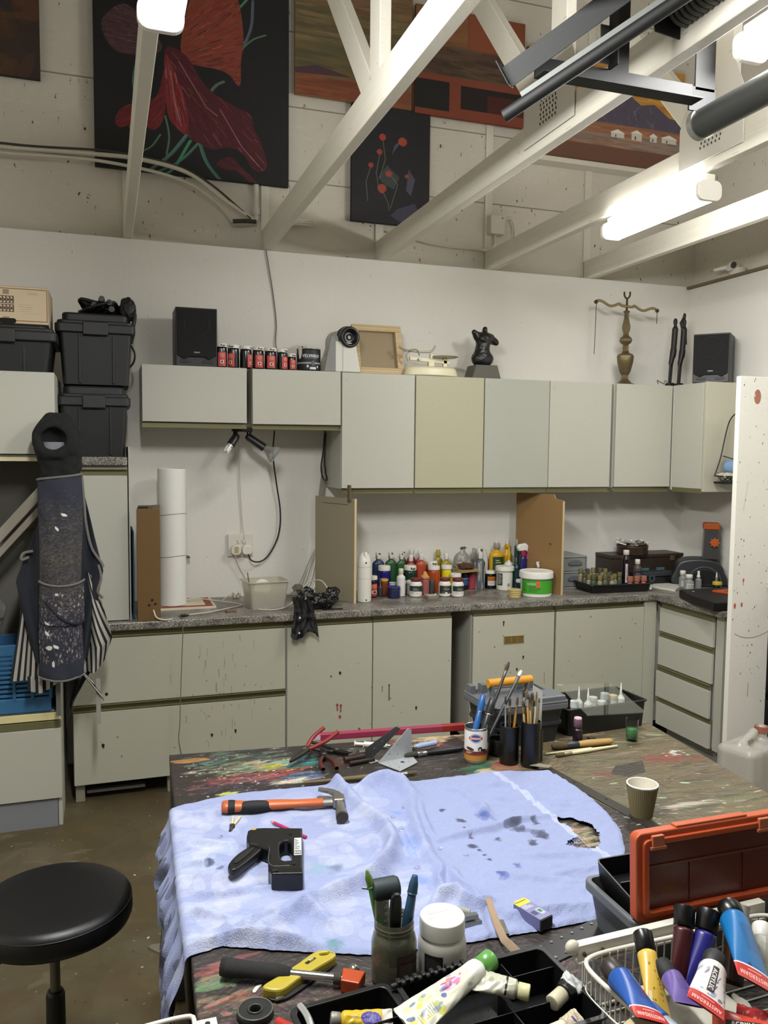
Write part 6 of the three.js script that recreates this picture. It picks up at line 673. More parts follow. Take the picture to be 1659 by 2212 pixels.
{ const t = T('flat_black_case', 'flat black case with an orange handle overhanging the return worktop', 'case', [3.36, WT, -3.86], -0.05); P(t, 'case_shell', FL([[-0.15, -0.19], [0.27, -0.19], [0.27, 0.24], [-0.24, 0.24], [-0.22, 0.02]], 0.05, 0.008), M('#0d0d0d', 0.5, { bumpMap: bumpFine, bumpScale: 0.001 })); P(t, 'orange_handle', FL([[-0.02, -0.06], [0.14, -0.08], [0.17, 0.06], [0.04, 0.09]], 0.012, 0.003, [[[0.02, -0.03], [0.05, 0.06], [0.13, 0.04], [0.11, -0.05]]]), M('#b2481a', 0.45), [0, 0.049, 0]); P(t, 'white_fleck', B(0.012, 0.001, 0.006, 0, 0.05, 0, 0), wCap, [-0.12, 0, -0.1]); }

// ---------- right foreground: tall board, shelf, jerrycan ----------
{ const T2 = CT(512, 2048, (g, w, h) => { reseed(130); fill(g, w, h, '#cfccc2'); for (let i = 0; i < 900; i++) { g.fillStyle = rnd() < 0.5 ? `rgba(190,186,174,${R(0.05, 0.2)})` : `rgba(222,219,210,${R(0.05, 0.2)})`; g.fillRect(R(0, w), R(0, h), R(2, 60), R(1, 10)); }
    g.fillStyle = '#94604c'; g.beginPath(); g.ellipse(w * 0.45, h * 0.048, 46, 36, 0, 0, 7); g.fill(); g.fillStyle = '#d8a08a'; g.beginPath(); g.ellipse(w * 0.38, h * 0.045, 9, 8, 0, 0, 7); g.fill();
    for (let i = 0; i < 75; i++) { const r = R(1.5, 6); g.fillStyle = rgba([[40, 34, 30], [60, 52, 48], [150, 60, 44]][rnd() * 2.4 | 0], R(0.6, 1)); g.beginPath(); g.ellipse(R(0, w), R(0, h * 0.8), r * 1.3, r, R(0, 3), 0, 7); g.fill(); }
    for (const [x, y, a, b] of [[0.28, 0.49, 12, 10], [0.26, 0.55, 14, 12], [0.08, 0.552, 16, 14]]) { g.fillStyle = '#a8513c'; g.beginPath(); g.ellipse(x * w, y * h, a, b, 0, 0, 7); g.fill(); } g.fillStyle = '#a8513c'; g.fillRect(w * 0.27, h * 0.49, 8, 26);
    g.strokeStyle = 'rgba(110,104,94,.7)'; g.lineWidth = 5; g.beginPath(); g.moveTo(w * 0.1, h * 0.62); g.bezierCurveTo(w * 0.4, h * 0.64, w * 0.7, h * 0.635, w, h * 0.62); g.stroke(); g.strokeStyle = 'rgba(60,54,48,.8)'; g.lineWidth = 6; g.beginPath(); g.moveTo(w * 0.52, h * 0.745); g.lineTo(w * 0.51, h * 0.78); g.stroke(); g.strokeStyle = 'rgba(150,146,136,.6)'; g.lineWidth = 8; g.beginPath(); g.moveTo(w * 0.3, h * 0.25); g.lineTo(w * 0.2, h * 0.32); g.stroke(); });
  const t = T('tall_white_board', 'tall paint-spattered white board standing at the right edge of the picture', 'board', [3.076, 0, -3.46], 0); const g = BX(0, 0.245, 0, 2.15, -0.03, 0, 0.002), p = g.attributes.position, uv = g.attributes.uv; for (let i = 0; i < p.count; i++) uv.setXY(i, p.getX(i) / 0.245, p.getY(i) / 2.15); P(t, 'board', g, M('#ffffff', 0.5, { map: T2 })); P(t, 'lit_edge', BX(-0.001, 0.0005, 0.002, 2.148, -0.029, -0.001, 0), M('#e3e0d5', 0.5)); P(t, 'hook', TU([[0.23, 1.08, 0.0], [0.21, 1.07, 0.03], [0.2, 1.06, 0.03], [0.225, 1.055, 0.03]], 0.003, 16), wCap); }  // edge strip coloured lighter for the light that falls on that side
{ const dm = M('#0e0e0e', 0.5, { metalness: 0.4 }), t = T('black_wire_shelf', 'black metal shelf rack half hidden behind the tall white board', 'shelf', [3.53, 0, -3.40]); for (const x of [-0.2, 0.2]) for (const z of [-0.14, 0.14]) P(t, 'upright', BX(x - 0.012, x + 0.012, 0, 1.02, z - 0.012, z + 0.012, 0.002), dm); for (const y of [0.15, 0.43, 0.7, 1.0]) P(t, 'shelf_board', BX(-0.21, 0.21, y, y + 0.018, -0.15, 0.15, 0.002), dm); for (const y of [0.56, 0.84]) P(t, 'rail_wire', rod([-0.21, y, 0.145], [0.21, y, 0.145], 0.006), M('#8d8d8a', 0.35, { metalness: 0.7 })); P(t, 'back_sheet', BX(-0.21, 0.21, 0.1, 1.0, -0.155, -0.15, 0), black); }
{ const jm = M('#d8d5cc', 0.3, { transmission: 0.6, thickness: 0 }), t = T('jerrycan', 'cloudy white plastic jerrycan with a red cap on the floor beyond the table', 'jerrycan', [2.76, 0.14, -2.95], 0.3); P(t, 'can_body', sdf((x, y, z) => { const q = [Math.abs(x) - 0.11, Math.abs(y) - 0.12, Math.abs(z) - 0.06]; let d = Math.hypot(Math.max(q[0], 0), Math.max(q[1], 0), Math.max(q[2], 0)) + Math.min(Math.max(...q), 0) - 0.03; d = smin(d, cap(x, y, z, [-0.08, 0.15, 0], [0.02, 0.19, 0], 0.02), 0.03); d = smin(d, cap(x, y, z, [0.08, 0.14, 0], [0.085, 0.19, 0], 0.026), 0.02); return Math.max(d, -ell(x, y, z, [-0.03, 0.155, 0], [0.035, 0.016, 0.2])); }, [0.17, 0.24, 0.12], 56), jm, [0, 0.16, 0]); P(t, 'red_cap', CY(0.03, 0.03, 0.028, 0.34, 26), M('#8e5646', 0.5), [0.085, 0, 0]);
  One('jerrycan_stand', 'low wooden box under the white jerrycan', 'box', BX(-0.18, 0.18, 0, 0.14, -0.12, 0.12, 0.004), M('#5b5140', 0.8), [2.76, 0, -2.95]); }

// ---------- work table ----------
const TY = 0.78;
const paintT = CT(2048, 2048, (g, w, h) => {               // dried paint on the table top: x 0.08..1.88, z -2.70..-0.80
  reseed(201); const X = x => (x - 0.08) / 1.8 * w, Z = z => (z + 2.70) / 1.9 * h; fill(g, w, h, '#2b2622');
  const smear = (x, z, dx, dz, n, cols, a0, a1, l0, l1, w0, w1, tilt = 0) => { for (let i = 0; i < n; i++) { const cx = X(x + (R(-1, 1) + R(-1, 1)) * dx / 2), cz = Z(z + (R(-1, 1) + R(-1, 1)) * dz / 2), l = R(l0, l1), wd = R(w0, w1), c = cols[rnd() * cols.length | 0], t = tilt + R(-0.25, 0.25); g.fillStyle = rgba(c.map(q => q * R(0.85, 1.12)), R(a0, a1)); g.beginPath(); for (let k = 0; k <= 10; k++) { const u = k / 10 * 2 * PI, rr = R(0.7, 1.2); const px = Math.cos(u) * l * rr, py = Math.sin(u) * wd * rr; g.lineTo(cx + px * Math.cos(t) - py * Math.sin(t), cz + px * Math.sin(t) + py * Math.cos(t)); } g.fill(); } };
  smear(0.98, -1.75, 0.95, 1.0, 900, [[46, 40, 38], [34, 30, 30], [58, 48, 46], [40, 38, 44], [28, 25, 23]], 0.15, 0.5, 10, 90, 5, 24);
  // bare brown boards on the right
  g.save(); g.beginPath(); g.moveTo(X(1.10), Z(-2.72)); g.lineTo(X(1.14), Z(-2.40)); g.lineTo(X(1.12), Z(-2.3)); g.lineTo(X(0.98), Z(-2.2)); g.lineTo(X(1.24), Z(-2.17)); g.lineTo(X(1.36), Z(-1.6)); g.lineTo(X(1.2), Z(-1.3)); g.lineTo(w, Z(-0.8)); g.lineTo(w, 0); g.closePath(); g.fillStyle = '#61583c'; g.fill(); g.clip();
  smear(1.5, -1.95, 0.6, 1.1, 1100, [[106, 98, 66], [86, 79, 54], [118, 110, 80], [78, 73, 56], [98, 93, 74], [66, 61, 45]], 0.10, 0.38, 14, 150, 3, 18, 0.08);
  smear(1.60, -2.45, 0.32, 0.24, 160, [[178, 164, 128], [196, 184, 152], [150, 132, 92]], 0.15, 0.5, 6, 50, 3, 14, 0.1); smear(1.3, -2.3, 0.3, 0.2, 100, [[150, 132, 92], [134, 116, 78]], 0.15, 0.45, 8, 60, 4, 18);
  smear(1.5, -2.0, 0.6, 0.9, 220, [[48, 42, 30], [60, 52, 36], [38, 34, 28]], 0.15, 0.5, 6, 60, 2, 9, 0.08); smear(1.5, -2.0, 0.6, 0.9, 160, [[170, 160, 132], [196, 190, 170], [150, 140, 108]], 0.15, 0.5, 3, 46, 1, 4, 0.08);
  for (let i = 0; i < 5; i++) { g.strokeStyle = 'rgba(44,38,28,.45)'; g.lineWidth = 3; g.beginPath(); g.moveTo(X(0.9), Z(-2.2 + i * 0.2)); g.lineTo(w, Z(-2.3 + i * 0.21)); g.stroke(); }
  g.restore();
  smear(1.70, -2.15, 0.13, 0.05, 90, [[118, 62, 46], [134, 74, 56], [100, 56, 44]], 0.2, 0.6, 8, 60, 3, 12, 0.1); smear(1.43, -2.10, 0.05, 0.02, 26, [[120, 74, 58], [104, 66, 52]], 0.3, 0.6, 8, 40, 3, 9);
  g.fillStyle = 'rgba(46,42,36,.92)'; g.beginPath(); [[1.44, -2.10], [1.49, -2.15], [1.60, -2.165], [1.575, -2.12], [1.55, -2.08], [1.48, -2.065]].forEach(p => g.lineTo(X(p[0]), Z(p[1]))); g.fill();
  smear(1.45, -1.85, 0.35, 0.25, 70, [[212, 208, 194], [184, 178, 160], [228, 226, 216]], 0.3, 0.85, 2, 22, 1.5, 5, 0.1); smear(1.52, -1.85, 0.12, 0.012, 60, [[196, 190, 170], [176, 168, 146]], 0.2, 0.5, 12, 60, 2, 6, 0.1); smear(1.74, -2.19, 0.05, 0.03, 24, [[226, 224, 216], [200, 198, 190]], 0.5, 0.95, 3, 16, 2, 6); smear(1.74, -2.05, 0.15, 0.1, 40, [[74, 66, 62], [92, 96, 98], [60, 54, 46]], 0.2, 0.5, 6, 40, 3, 10);
  // thick mixed colours at the back left
  const multi = (x, z, dx, dz, n, cols) => smear(x, z, dx, dz, n, cols, 0.35, 0.95, 4, 44, 2, 10, -0.1);
  multi(0.40, -2.55, 0.22, 0.10, 260, [[70, 92, 84], [92, 118, 100], [40, 58, 64], [120, 136, 112], [60, 54, 50], [34, 50, 66]]);
  multi(0.42, -2.47, 0.20, 0.05, 190, [[100, 118, 84], [130, 140, 100], [150, 152, 122], [80, 100, 70], [186, 180, 150]]);
  multi(0.52, -2.48, 0.06, 0.04, 80, [[206, 200, 176], [170, 178, 150], [70, 126, 128]]); multi(0.47, -2.46, 0.03, 0.02, 26, [[150, 150, 40], [170, 166, 60]]); multi(0.57, -2.47, 0.05, 0.05, 60, [[44, 104, 116], [30, 84, 98], [80, 130, 136]]);
  multi(0.43, -2.40, 0.14, 0.03, 150, [[170, 72, 46], [190, 90, 56], [140, 56, 44], [120, 60, 70]]); multi(0.36, -2.38, 0.16, 0.05, 110, [[96, 50, 60], [120, 66, 70], [70, 50, 66], [140, 92, 88]]); multi(0.55, -2.36, 0.07, 0.04, 110, [[60, 74, 112], [84, 96, 132], [40, 50, 80], [150, 156, 170]]);
  multi(0.37, -2.33, 0.2, 0.03, 120, [[60, 54, 62], [46, 42, 44], [90, 84, 100], [30, 28, 30]]); multi(0.50, -2.33, 0.05, 0.015, 34, [[222, 212, 196], [206, 190, 178]]); multi(0.315, -2.30, 0.02, 0.01, 12, [[196, 186, 60], [212, 204, 96]]); multi(0.24, -2.585, 0.05, 0.012, 30, [[196, 140, 76], [170, 112, 60]]);
  smear(0.40, -2.43, 0.28, 0.2, 170, [[222, 218, 206], [190, 196, 186]], 0.5, 1, 1.5, 7, 1.2, 4);
  // cream impasto and orange at the back middle
  multi(1.05, -2.57, 0.11, 0.07, 210, [[196, 178, 132], [206, 192, 152], [172, 148, 100], [150, 124, 86], [214, 204, 170]]); multi(0.995, -2.49, 0.05, 0.035, 90, [[156, 86, 48], [176, 104, 62], [132, 72, 46], [190, 128, 86]]); multi(1.06, -2.44, 0.08, 0.035, 100, [[58, 48, 58], [76, 64, 78], [48, 42, 46]]); multi(0.92, -2.56, 0.05, 0.03, 50, [[120, 70, 62], [180, 160, 130], [90, 60, 54]]);
  multi(0.75, -2.45, 0.10, 0.06, 110, [[86, 40, 40], [104, 52, 48], [60, 36, 36], [66, 78, 56], [80, 96, 70]]); multi(0.78, -2.52, 0.10, 0.02, 60, [[150, 150, 136], [110, 116, 100], [60, 66, 54]]);
  multi(1.08, -2.255, 0.055, 0.035, 100, [[38, 92, 68], [30, 76, 58], [54, 108, 82]]); multi(1.09, -2.23, 0.02, 0.02, 26, [[220, 206, 160], [198, 180, 130]]); multi(1.15, -2.27, 0.02, 0.02, 30, [[140, 56, 50], [156, 80, 66]]); multi(1.16, -2.24, 0.05, 0.03, 40, [[160, 120, 88], [146, 108, 78]]);
  smear(0.95, -2.32, 0.24, 0.08, 60, [[96, 96, 100], [70, 70, 76], [120, 122, 126]], 0.15, 0.5, 4, 36, 2, 8);
  multi(1.12, -1.78, 0.05, 0.07, 160, [[150, 134, 98], [168, 152, 116], [120, 108, 80], [180, 168, 136], [96, 86, 66]]); g.fillStyle = 'rgba(58,52,46,.2)'; g.fillRect(0, 0, w, h);
  // front strip
  multi(0.20, -1.49, 0.05, 0.04, 70, [[120, 66, 58], [136, 82, 70], [104, 56, 52]]); multi(0.19, -1.465, 0.045, 0.02, 46, [[96, 112, 84], [108, 122, 96]]); multi(0.20, -1.40, 0.07, 0.03, 90, [[92, 50, 46], [110, 76, 62], [84, 88, 66], [140, 104, 84]]); multi(0.3, -1.38, 0.15, 0.05, 90, [[64, 52, 48], [48, 44, 42], [80, 66, 56]]); multi(0.75, -1.32, 0.15, 0.05, 60, [[74, 50, 46], [54, 44, 42], [92, 66, 58]]);
  for (let i = 0; i < 900; i++) { g.fillStyle = rgba([[214, 208, 194], [160, 150, 130], [40, 34, 30], [120, 84, 64]][rnd() * 4 | 0], R(0.4, 0.9)); const r = R(0.8, 3.2); g.beginPath(); g.ellipse(R(0, w), R(0, h), r, r * R(0.5, 1.4), R(0, 3), 0, 7); g.fill(); }
});
const TOPQ = [[0.18, -2.655], [1.85, -2.49], [1.715, -0.85], [0.118, -0.85]];
{ const t = T('work_table', 'large work table crusted with dried paint, the towel spread over it', 'table', [0.95, 0, -1.75]); const loc = TOPQ.map(([x, z]) => [x - 0.95, z + 1.75]);
  const g = FL(loc.slice().reverse(), 0.035, 0.004), p = g.attributes.position, uv = g.attributes.uv; for (let i = 0; i < p.count; i++) uv.setXY(i, (p.getX(i) + 0.95 - 0.08) / 1.8, 1 - (p.getZ(i) - 1.75 + 2.70) / 1.9);
  P(t, 'table_top', g, M('#ffffff', 0.5, { map: paintT, bumpMap: NT(256, (u, v) => 0.5 + fb(u, v, 30, 6, 4), { rep: [5, 5] }), bumpScale: 0.0025 }), [0, TY - 0.035, 0]);
  const dark = M('#35322c', 0.6, { bumpMap: bumpFine, bumpScale: 0.002 });
  const board = (a, b, th, y0, y1, name) => { const A = V(a[0], 0, a[1]), d = V(b[0] - a[0], 0, b[1] - a[1]), l = d.length(); const m = P(t, name, B(l, y1 - y0, th, l / 2, y0, 0, 0.003), dark, [a[0], 0, a[1]]); m.rotation.y = -Math.atan2(d.z, d.x); };
  const ins = loc.map(([x, z]) => [x * 0.975, z * 0.985]); board(ins[0], ins[1], 0.025, 0.60, 0.743, 'apron_board'); board(ins[3], ins[0], 0.025, 0.45, 0.743, 'apron_board'); board(ins[1], ins[2], 0.025, 0.60, 0.743, 'apron_board'); board(ins[2], ins[3], 0.025, 0.60, 0.743, 'apron_board');
  for (const [x, z] of loc) P(t, 'leg', B(0.075, 0.743, 0.075, x * 0.95, 0, z * 0.96, 0.005), dark); }

// ---------- towel ----------
const polyAt = (pts, u) => { let L = [0]; for (let i = 1; i < pts.length; i++) L.push(L[i - 1] + Math.hypot(pts[i][0] - pts[i - 1][0], pts[i][1] - pts[i - 1][1])); const s = u * L[L.length - 1]; let i = 1; while (i < pts.length - 1 && L[i] < s) i++; const k = (s - L[i - 1]) / (L[i] - L[i - 1] || 1); return [lerp(pts[i - 1][0], pts[i][0], k), lerp(pts[i - 1][1], pts[i][1], k)]; };
const ridges = [
  [.034, .020, [[0.620, -2.304], [0.620, -2.209], [0.632, -2.108]]], [.040, .020, [[0.632, -2.108], [0.650, -2.021], [0.663, -1.925], [0.651, -1.838], [0.611, -1.761], [0.556, -1.708], [0.498, -1.675], [0.419, -1.651], [0.323, -1.617], [0.226, -1.605]]],
  [.042, .024, [[0.655, -2.165], [0.709, -2.206], [0.760, -2.211], [0.793, -2.166], [0.796, -2.098]]], [.026, .018, [[0.796, -2.098], [0.755, -1.980], [0.732, -1.876], [0.715, -1.770], [0.716, -1.701]]],
  [.016, .010, [[0.801, -2.056], [0.776, -1.958], [0.760, -1.868], [0.762, -1.828]]], [.019, .009, [[0.764, -1.833], [0.836, -1.841], [0.915, -1.845], [0.993, -1.868], [1.061, -1.869], [1.115, -1.867]]],
  [.018, .014, [[0.891, -2.142], [0.941, -2.076], [0.952, -1.978], [0.945, -1.920]]], [.020, .011, [[0.725, -1.709], [0.694, -1.654], [0.684, -1.596]]], [.024, .013, [[0.741, -1.693], [0.732, -1.631], [0.741, -1.578], [0.749, -1.546]]],
  [.032, .014, [[0.639, -1.553], [0.671, -1.590], [0.708, -1.588], [0.716, -1.547], [0.730, -1.530], [0.764, -1.545]]], [.018, .013, [[0.756, -1.516], [0.781, -1.481], [0.840, -1.471], [0.914, -1.466], [0.970, -1.457]]],
  [.028, .018, [[0.281, -1.596], [0.341, -1.611], [0.381, -1.640], [0.399, -1.611], [0.418, -1.569]]], [.024, .018, [[0.155, -1.570], [0.222, -1.573], [0.292, -1.554], [0.340, -1.519], [0.370, -1.494]]],
  ...[[[0.174, -2.161], [0.233, -2.157], [0.293, -2.153]], [[0.167, -2.015], [0.226, -1.992], [0.299, -1.954]], [[0.165, -1.929], [0.208, -1.929], [0.249, -1.916]], [[0.164, -1.897], [0.214, -1.890], [0.263, -1.861]], [[0.161, -1.772], [0.226, -1.739], [0.305, -1.736], [0.388, -1.736]], [[0.150, -1.708], [0.189, -1.677], [0.232, -1.646]], [[0.152, -1.970], [0.190, -1.964]], [[0.156, -1.834], [0.225, -1.812]]].map(p => [.013, .008, p]),
  ...[[[0.961, -2.121], [1.045, -2.112], [1.101, -2.077]], [[0.965, -2.036], [1.035, -2.005], [1.086, -1.967]], [[1.152, -2.061], [1.195, -2.031]], [[1.135, -1.951], [1.176, -1.923]], [[0.899, -1.712], [1.005, -1.678], [1.106, -1.658]], [[0.960, -1.602], [1.042, -1.598], [1.116, -1.597]], [[0.809, -1.649], [0.900, -1.599], [0.984, -1.562]], [[0.704, -1.953], [0.683, -1.828], [0.681, -1.757]], [[0.620, -1.925], [0.604, -1.804], [0.594, -1.739]]].map(p => [.011, .011, p])];
const segD = (x, z, a, b) => { const dx = b[0] - a[0], dz = b[1] - a[1], t = clamp(((x - a[0]) * dx + (z - a[1]) * dz) / (dx * dx + dz * dz), 0, 1); return [Math.hypot(x - a[0] - dx * t, z - a[1] - dz * t), t]; };
const fold = (x, z) => { let h = 0; for (const [H, W, P0] of ridges) { let best = 9, at = 0; for (let i = 1; i < P0.length; i++) { const [d, t] = segD(x, z, P0[i - 1], P0[i]); if (d < best) { best = d; at = (i - 1 + t) / (P0.length - 1); } } const k = best / W; if (k < 3.2) h = Math.max(h, H * Math.exp(-k * k) * (0.35 + 0.65 * Math.sin(PI * clamp(at * 0.86 + 0.07, 0, 1)))) + 0.15 * Math.min(h, H * Math.exp(-k * k)); } return h; };
const towelT = CT(1600, 1024, (g, w, h) => {               // x -0.40..1.30, z -2.32..-1.38
  reseed(211); const X = x => (x + 0.40) / 1.70 * w, Z = z => (z + 2.32) / 0.94 * h, sx = w / 1.7, sz = h / 0.94; fill(g, w, h, '#97a1c6');
  for (let i = 0; i < 9000; i++) { g.fillStyle = rnd() < 0.5 ? `rgba(138,148,190,${R(0.05, 0.3)})` : `rgba(172,180,210,${R(0.05, 0.3)})`; g.beginPath(); g.ellipse(R(0, w), R(0, h), R(1, 5), R(1, 4), R(0, 3), 0, 7); g.fill(); }
  for (let i = 0; i < 260; i++) { const z = R(-2.2, -1.5), x = 0.15 + Math.abs(R(-1, 1)) ** 1.5 * 0.55; g.fillStyle = `rgba(206,209,220,${R(0.08, 0.24)})`; g.beginPath(); g.ellipse(X(x), Z(z), R(10, 50), R(8, 40), 0, 0, 7); g.fill(); }
  const blot = (x, z, dx, dz, c, a) => { for (let k = 0; k < 14; k++) { g.fillStyle = rgba(c, a); g.beginPath(); g.ellipse(X(x + R(-0.5, 0.5) * dx), Z(z + R(-0.5, 0.5) * dz), Math.max(1.5, dx * sx * R(0.25, 0.6)), Math.max(1.5, dz * sz * R(0.25, 0.6)), R(0, 3), 0, 7); g.fill(); } };
  for (const [x, z, a, b] of [[0.987, -1.841, 0.019, 0.050], [1.029, -1.794, 0.015, 0.036], [0.988, -1.755, 0.011, 0.022], [1.047, -1.853, 0.007, 0.021], [0.867, -1.924, 0.010, 0.016], [0.845, -1.995, 0.009, 0.009], [0.860, -1.886, 0.003, 0.007], [0.837, -1.784, 0.009, 0.016], [0.843, -1.760, 0.005, 0.008], [0.846, -1.737, 0.005, 0.007], [0.847, -1.712, 0.004, 0.009], [0.851, -1.826, 0.003, 0.016], [0.913, -1.797, 0.004, 0.019], [0.965, -1.873, 0.006, 0.009]]) blot(x, z, a * 1.3, b, [66, 70, 92], 0.3);
  for (const [x, z, a, b] of [[0.937, -1.923, 0.018, 0.032], [0.838, -1.625, 0.012, 0.028], [0.896, -1.663, 0.006, 0.018]]) blot(x, z, a * 1.3, b, [70, 84, 150], 0.2); for (const [x, z, a, b] of [[0.689, -1.822, 0.016, 0.062], [0.662, -1.673, 0.014, 0.037], [0.721, -2.017, 0.012, 0.029]]) blot(x, z, a * 1.6, b, [108, 142, 216], 0.1);
  blot(0.215, -1.884, 0.012, 0.016, [70, 76, 104], 0.25); blot(0.236, -1.858, 0.010, 0.008, [80, 86, 112], 0.2); blot(0.30, -2.225, 0.012, 0.01, [96, 104, 150], 0.2); blot(0.41, -1.50, 0.02, 0.03, [60, 120, 110], 0.1); blot(0.49, -1.78, 0.02, 0.03, [96, 108, 140], 0.12); blot(0.46, -1.80, 0.05, 0.05, [120, 170, 168], 0.04);
  // woven band
  g.strokeStyle = 'rgba(184,192,222,.9)'; g.lineWidth = 0.022 * sx; g.beginPath(); g.moveTo(X(1.085), Z(-2.25)); [[1.104, -2.14], [1.109, -2.0], [1.106, -1.87], [1.117, -1.70], [1.127, -1.6], [1.135, -1.5]].forEach(p => g.lineTo(X(p[0]), Z(p[1]))); g.stroke(); g.fillStyle = 'rgba(140,150,196,.6)'; for (let i = 0; i < 26; i++) { const z = lerp(-2.2, -1.52, i / 26); g.fillRect(X(1.098 + 0.012 * i / 26), Z(z), 14, 2); }
  // dirty hanging end
  for (let i = 0; i < 420; i++) { g.fillStyle = rgba([[92, 96, 116], [64, 68, 84], [150, 152, 160], [170, 172, 182], [110, 114, 130]][rnd() * 5 | 0], R(0.3, 0.8)); g.beginPath(); g.ellipse(X(R(-0.40, 0.115)), R(0, h), R(4, 26), R(3, 18), 0, 0, 7); g.fill(); } for (let i = 0; i < 40; i++) blot(R(-0.3, 0.08), R(-2.2, -1.45), R(0.02, 0.06), R(0.01, 0.05), [48, 50, 62], 0.22);
});
const pileBump = NT(512, (u, v) => clamp(rnd() * 0.6 + 0.5 * fb(u, v, 110, 5, 2) + 0.2, 0, 1), { rep: [8, 5] });
{ const bk = [[0.165, -2.235], [0.323, -2.281], [0.600, -2.263], [0.850, -2.213], [1.145, -2.202], [1.262, -2.165]], fr2 = [[0.146, -1.555], [0.203, -1.568], [0.304, -1.520], [0.470, -1.452], [0.666, -1.432], [0.837, -1.425], [0.955, -1.425]], rt = [[1.262, -2.165], [1.279, -2.08], [1.283, -1.985], [1.272, -1.87], [1.243, -1.76], [1.19, -1.665], [1.10, -1.56], [1.03, -1.49], [0.955, -1.425]], lf = [[0.165, -2.235], [0.157, -2.0], [0.150, -1.8], [0.146, -1.555]];
  const NU = 300, NV = 190, ND = 60, pos = [], uv = [], idx = []; const cols = NU + ND + 1;
  const coons = (u, v) => { const A = polyAt(bk, u), Bq = polyAt(fr2, u), C = polyAt(lf, v), D = polyAt(rt, v), q = k => (1 - v) * A[k] + v * Bq[k] + (1 - u) * C[k] + u * D[k] - ((1 - u) * (1 - v) * bk[0][k] + u * (1 - v) * bk[5][k] + (1 - u) * v * fr2[0][k] + u * v * fr2[6][k]); return [q(0), q(1)]; };
  for (let j = 0; j <= NV; j++) for (let i = -ND; i <= NU; i++) {
    const v = j / NV, u = Math.max(0, i / NU); let [x, z] = coons(u, v);
    const edge = Math.min(u * 1.1, 1) , e2 = Math.min((1 - u) * 1.1, v * 0.75, (1 - v) * 0.75), rim = Math.sqrt(clamp(e2 / 0.012, 0.02, 1));
    let y = TY + 0.003 + 0.007 * rim + fold(x, z) * sstep(0, 0.02, e2) + 0.0012 * noise.noise(x * 30, z * 30, 1) * rim + (0.007 * Math.max(0, noise.noise(x * 9, z * 14, 5)) + 0.003 * noise.noise(x * 22 + z * 12, z * 34, 2)) * rim + (0.007 * Math.max(sstep(0.93, 1.05, x) * sstep(-1.75, -1.95, z), sstep(0.36, 0.2, x), 0.6 * sstep(0.85, 1.0, x) * sstep(-1.8, -1.6, z)) * (noise.noise(x * 5 + z * 4, z * 42 - x * 8, 6) + 0.5 * noise.noise(x * 9, z * 80, 3))) * rim;
    x += 0.0025 * noise.noise(v * 40, 3, u * 40); z += 0.003 * noise.noise(u * 50, 8, v * 40);
    let U = (x + 0.40) / 1.70;
    if (i < 0) { const drop = (0.09 + 0.30 * sstep(0.05, 0.95, v) + 0.09 * noise.noise(v * 14, 2, 0) + 0.04 * noise.noise(v * 50, 5, 0)), s = -i / ND * drop, r = 0.016, y0 = y, arc = r * PI / 2; const xe = x; const wave = 0.010 * Math.sin(v * 31 + 5 * noise.noise(v * 6, s * 3, 2)) + 0.014 * noise.noise(v * 24, s * 7, 4) + 0.006 * noise.noise(v * 70, s * 20, 9); if (s < arc) { x = xe - r * Math.sin(s / r); y = y0 - r * (1 - Math.cos(s / r)); } else { x = xe - r - 0.012 * sstep(0, 0.1, s - arc) - (wave + 0.012) * sstep(0, 0.09, s - arc); y = y0 - r - (s - arc); } x -= 0.0; U = (xe - s + 0.40) / 1.70; }
    pos.push(x, y, z); uv.push(U, 1 - (z + 2.32) / 0.94);
  }
  const hole = (x, z) => { const poly = [[1.118, -1.868], [1.150, -1.862], [1.178, -1.80], [1.172, -1.755], [1.145, -1.708], [1.118, -1.69], [1.085, -1.70], [1.056, -1.722], [1.078, -1.742], [1.112, -1.755], [1.118, -1.80], [1.105, -1.84]]; let c = false; x += 0.004 * noise.noise(x * 150, z * 150, 3); z += 0.004 * noise.noise(x * 140, z * 140, 7); for (let a = 0, b = poly.length - 1; a < poly.length; b = a++) if ((poly[a][1] > z) !== (poly[b][1] > z) && x < (poly[b][0] - poly[a][0]) * (z - poly[a][1]) / (poly[b][1] - poly[a][1]) + poly[a][0]) c = !c; return c; };
  for (let j = 0; j < NV; j++) for (let i = 0; i < cols - 1; i++) { const a = j * cols + i, b = a + 1, c = b + cols, d = a + cols; if (i > ND && hole(pos[a * 3], pos[a * 3 + 2])) continue; idx.push(a, d, b, b, d, c); }
  const g = new THREE.BufferGeometry(); g.setAttribute('position', new THREE.Float32BufferAttribute(pos, 3)); g.setAttribute('uv', new THREE.Float32BufferAttribute(uv, 2)); g.setIndex(idx); g.computeVertexNormals();
  const t = T('blue_towel', 'large stained and holed periwinkle blue terry towel spread over the work table', 'towel', [0, 0, 0]);
  P(t, 'terry_cloth', g, M('#ffffff', 0.95, { map: towelT, bumpMap: pileBump, bumpScale: 0.0022, side: THREE.DoubleSide, sheen: 0.4, sheenRoughness: 0.6, sheenColor: new THREE.Color('#aab4e6') }));
  const fray = []; reseed(5); for (let i = 0; i < 26; i++) { const z = R(-1.76, -1.70), x = R(1.055, 1.12); fray.push(TU([[x, TY + 0.009, z - 0.06 * (x > 1.1 ? 1 : 0.1)], [x + R(-0.006, 0.012), TY + 0.006, z + R(-0.01, 0.01)], [x + R(0.0, 0.02), TY + 0.003, z + R(-0.015, 0.015)]], 0.0008, 8, 4)); } P(t, 'frayed_threads', mg(fray), M('#9aa5d8', 0.9)).userData.kind = 'stuff';
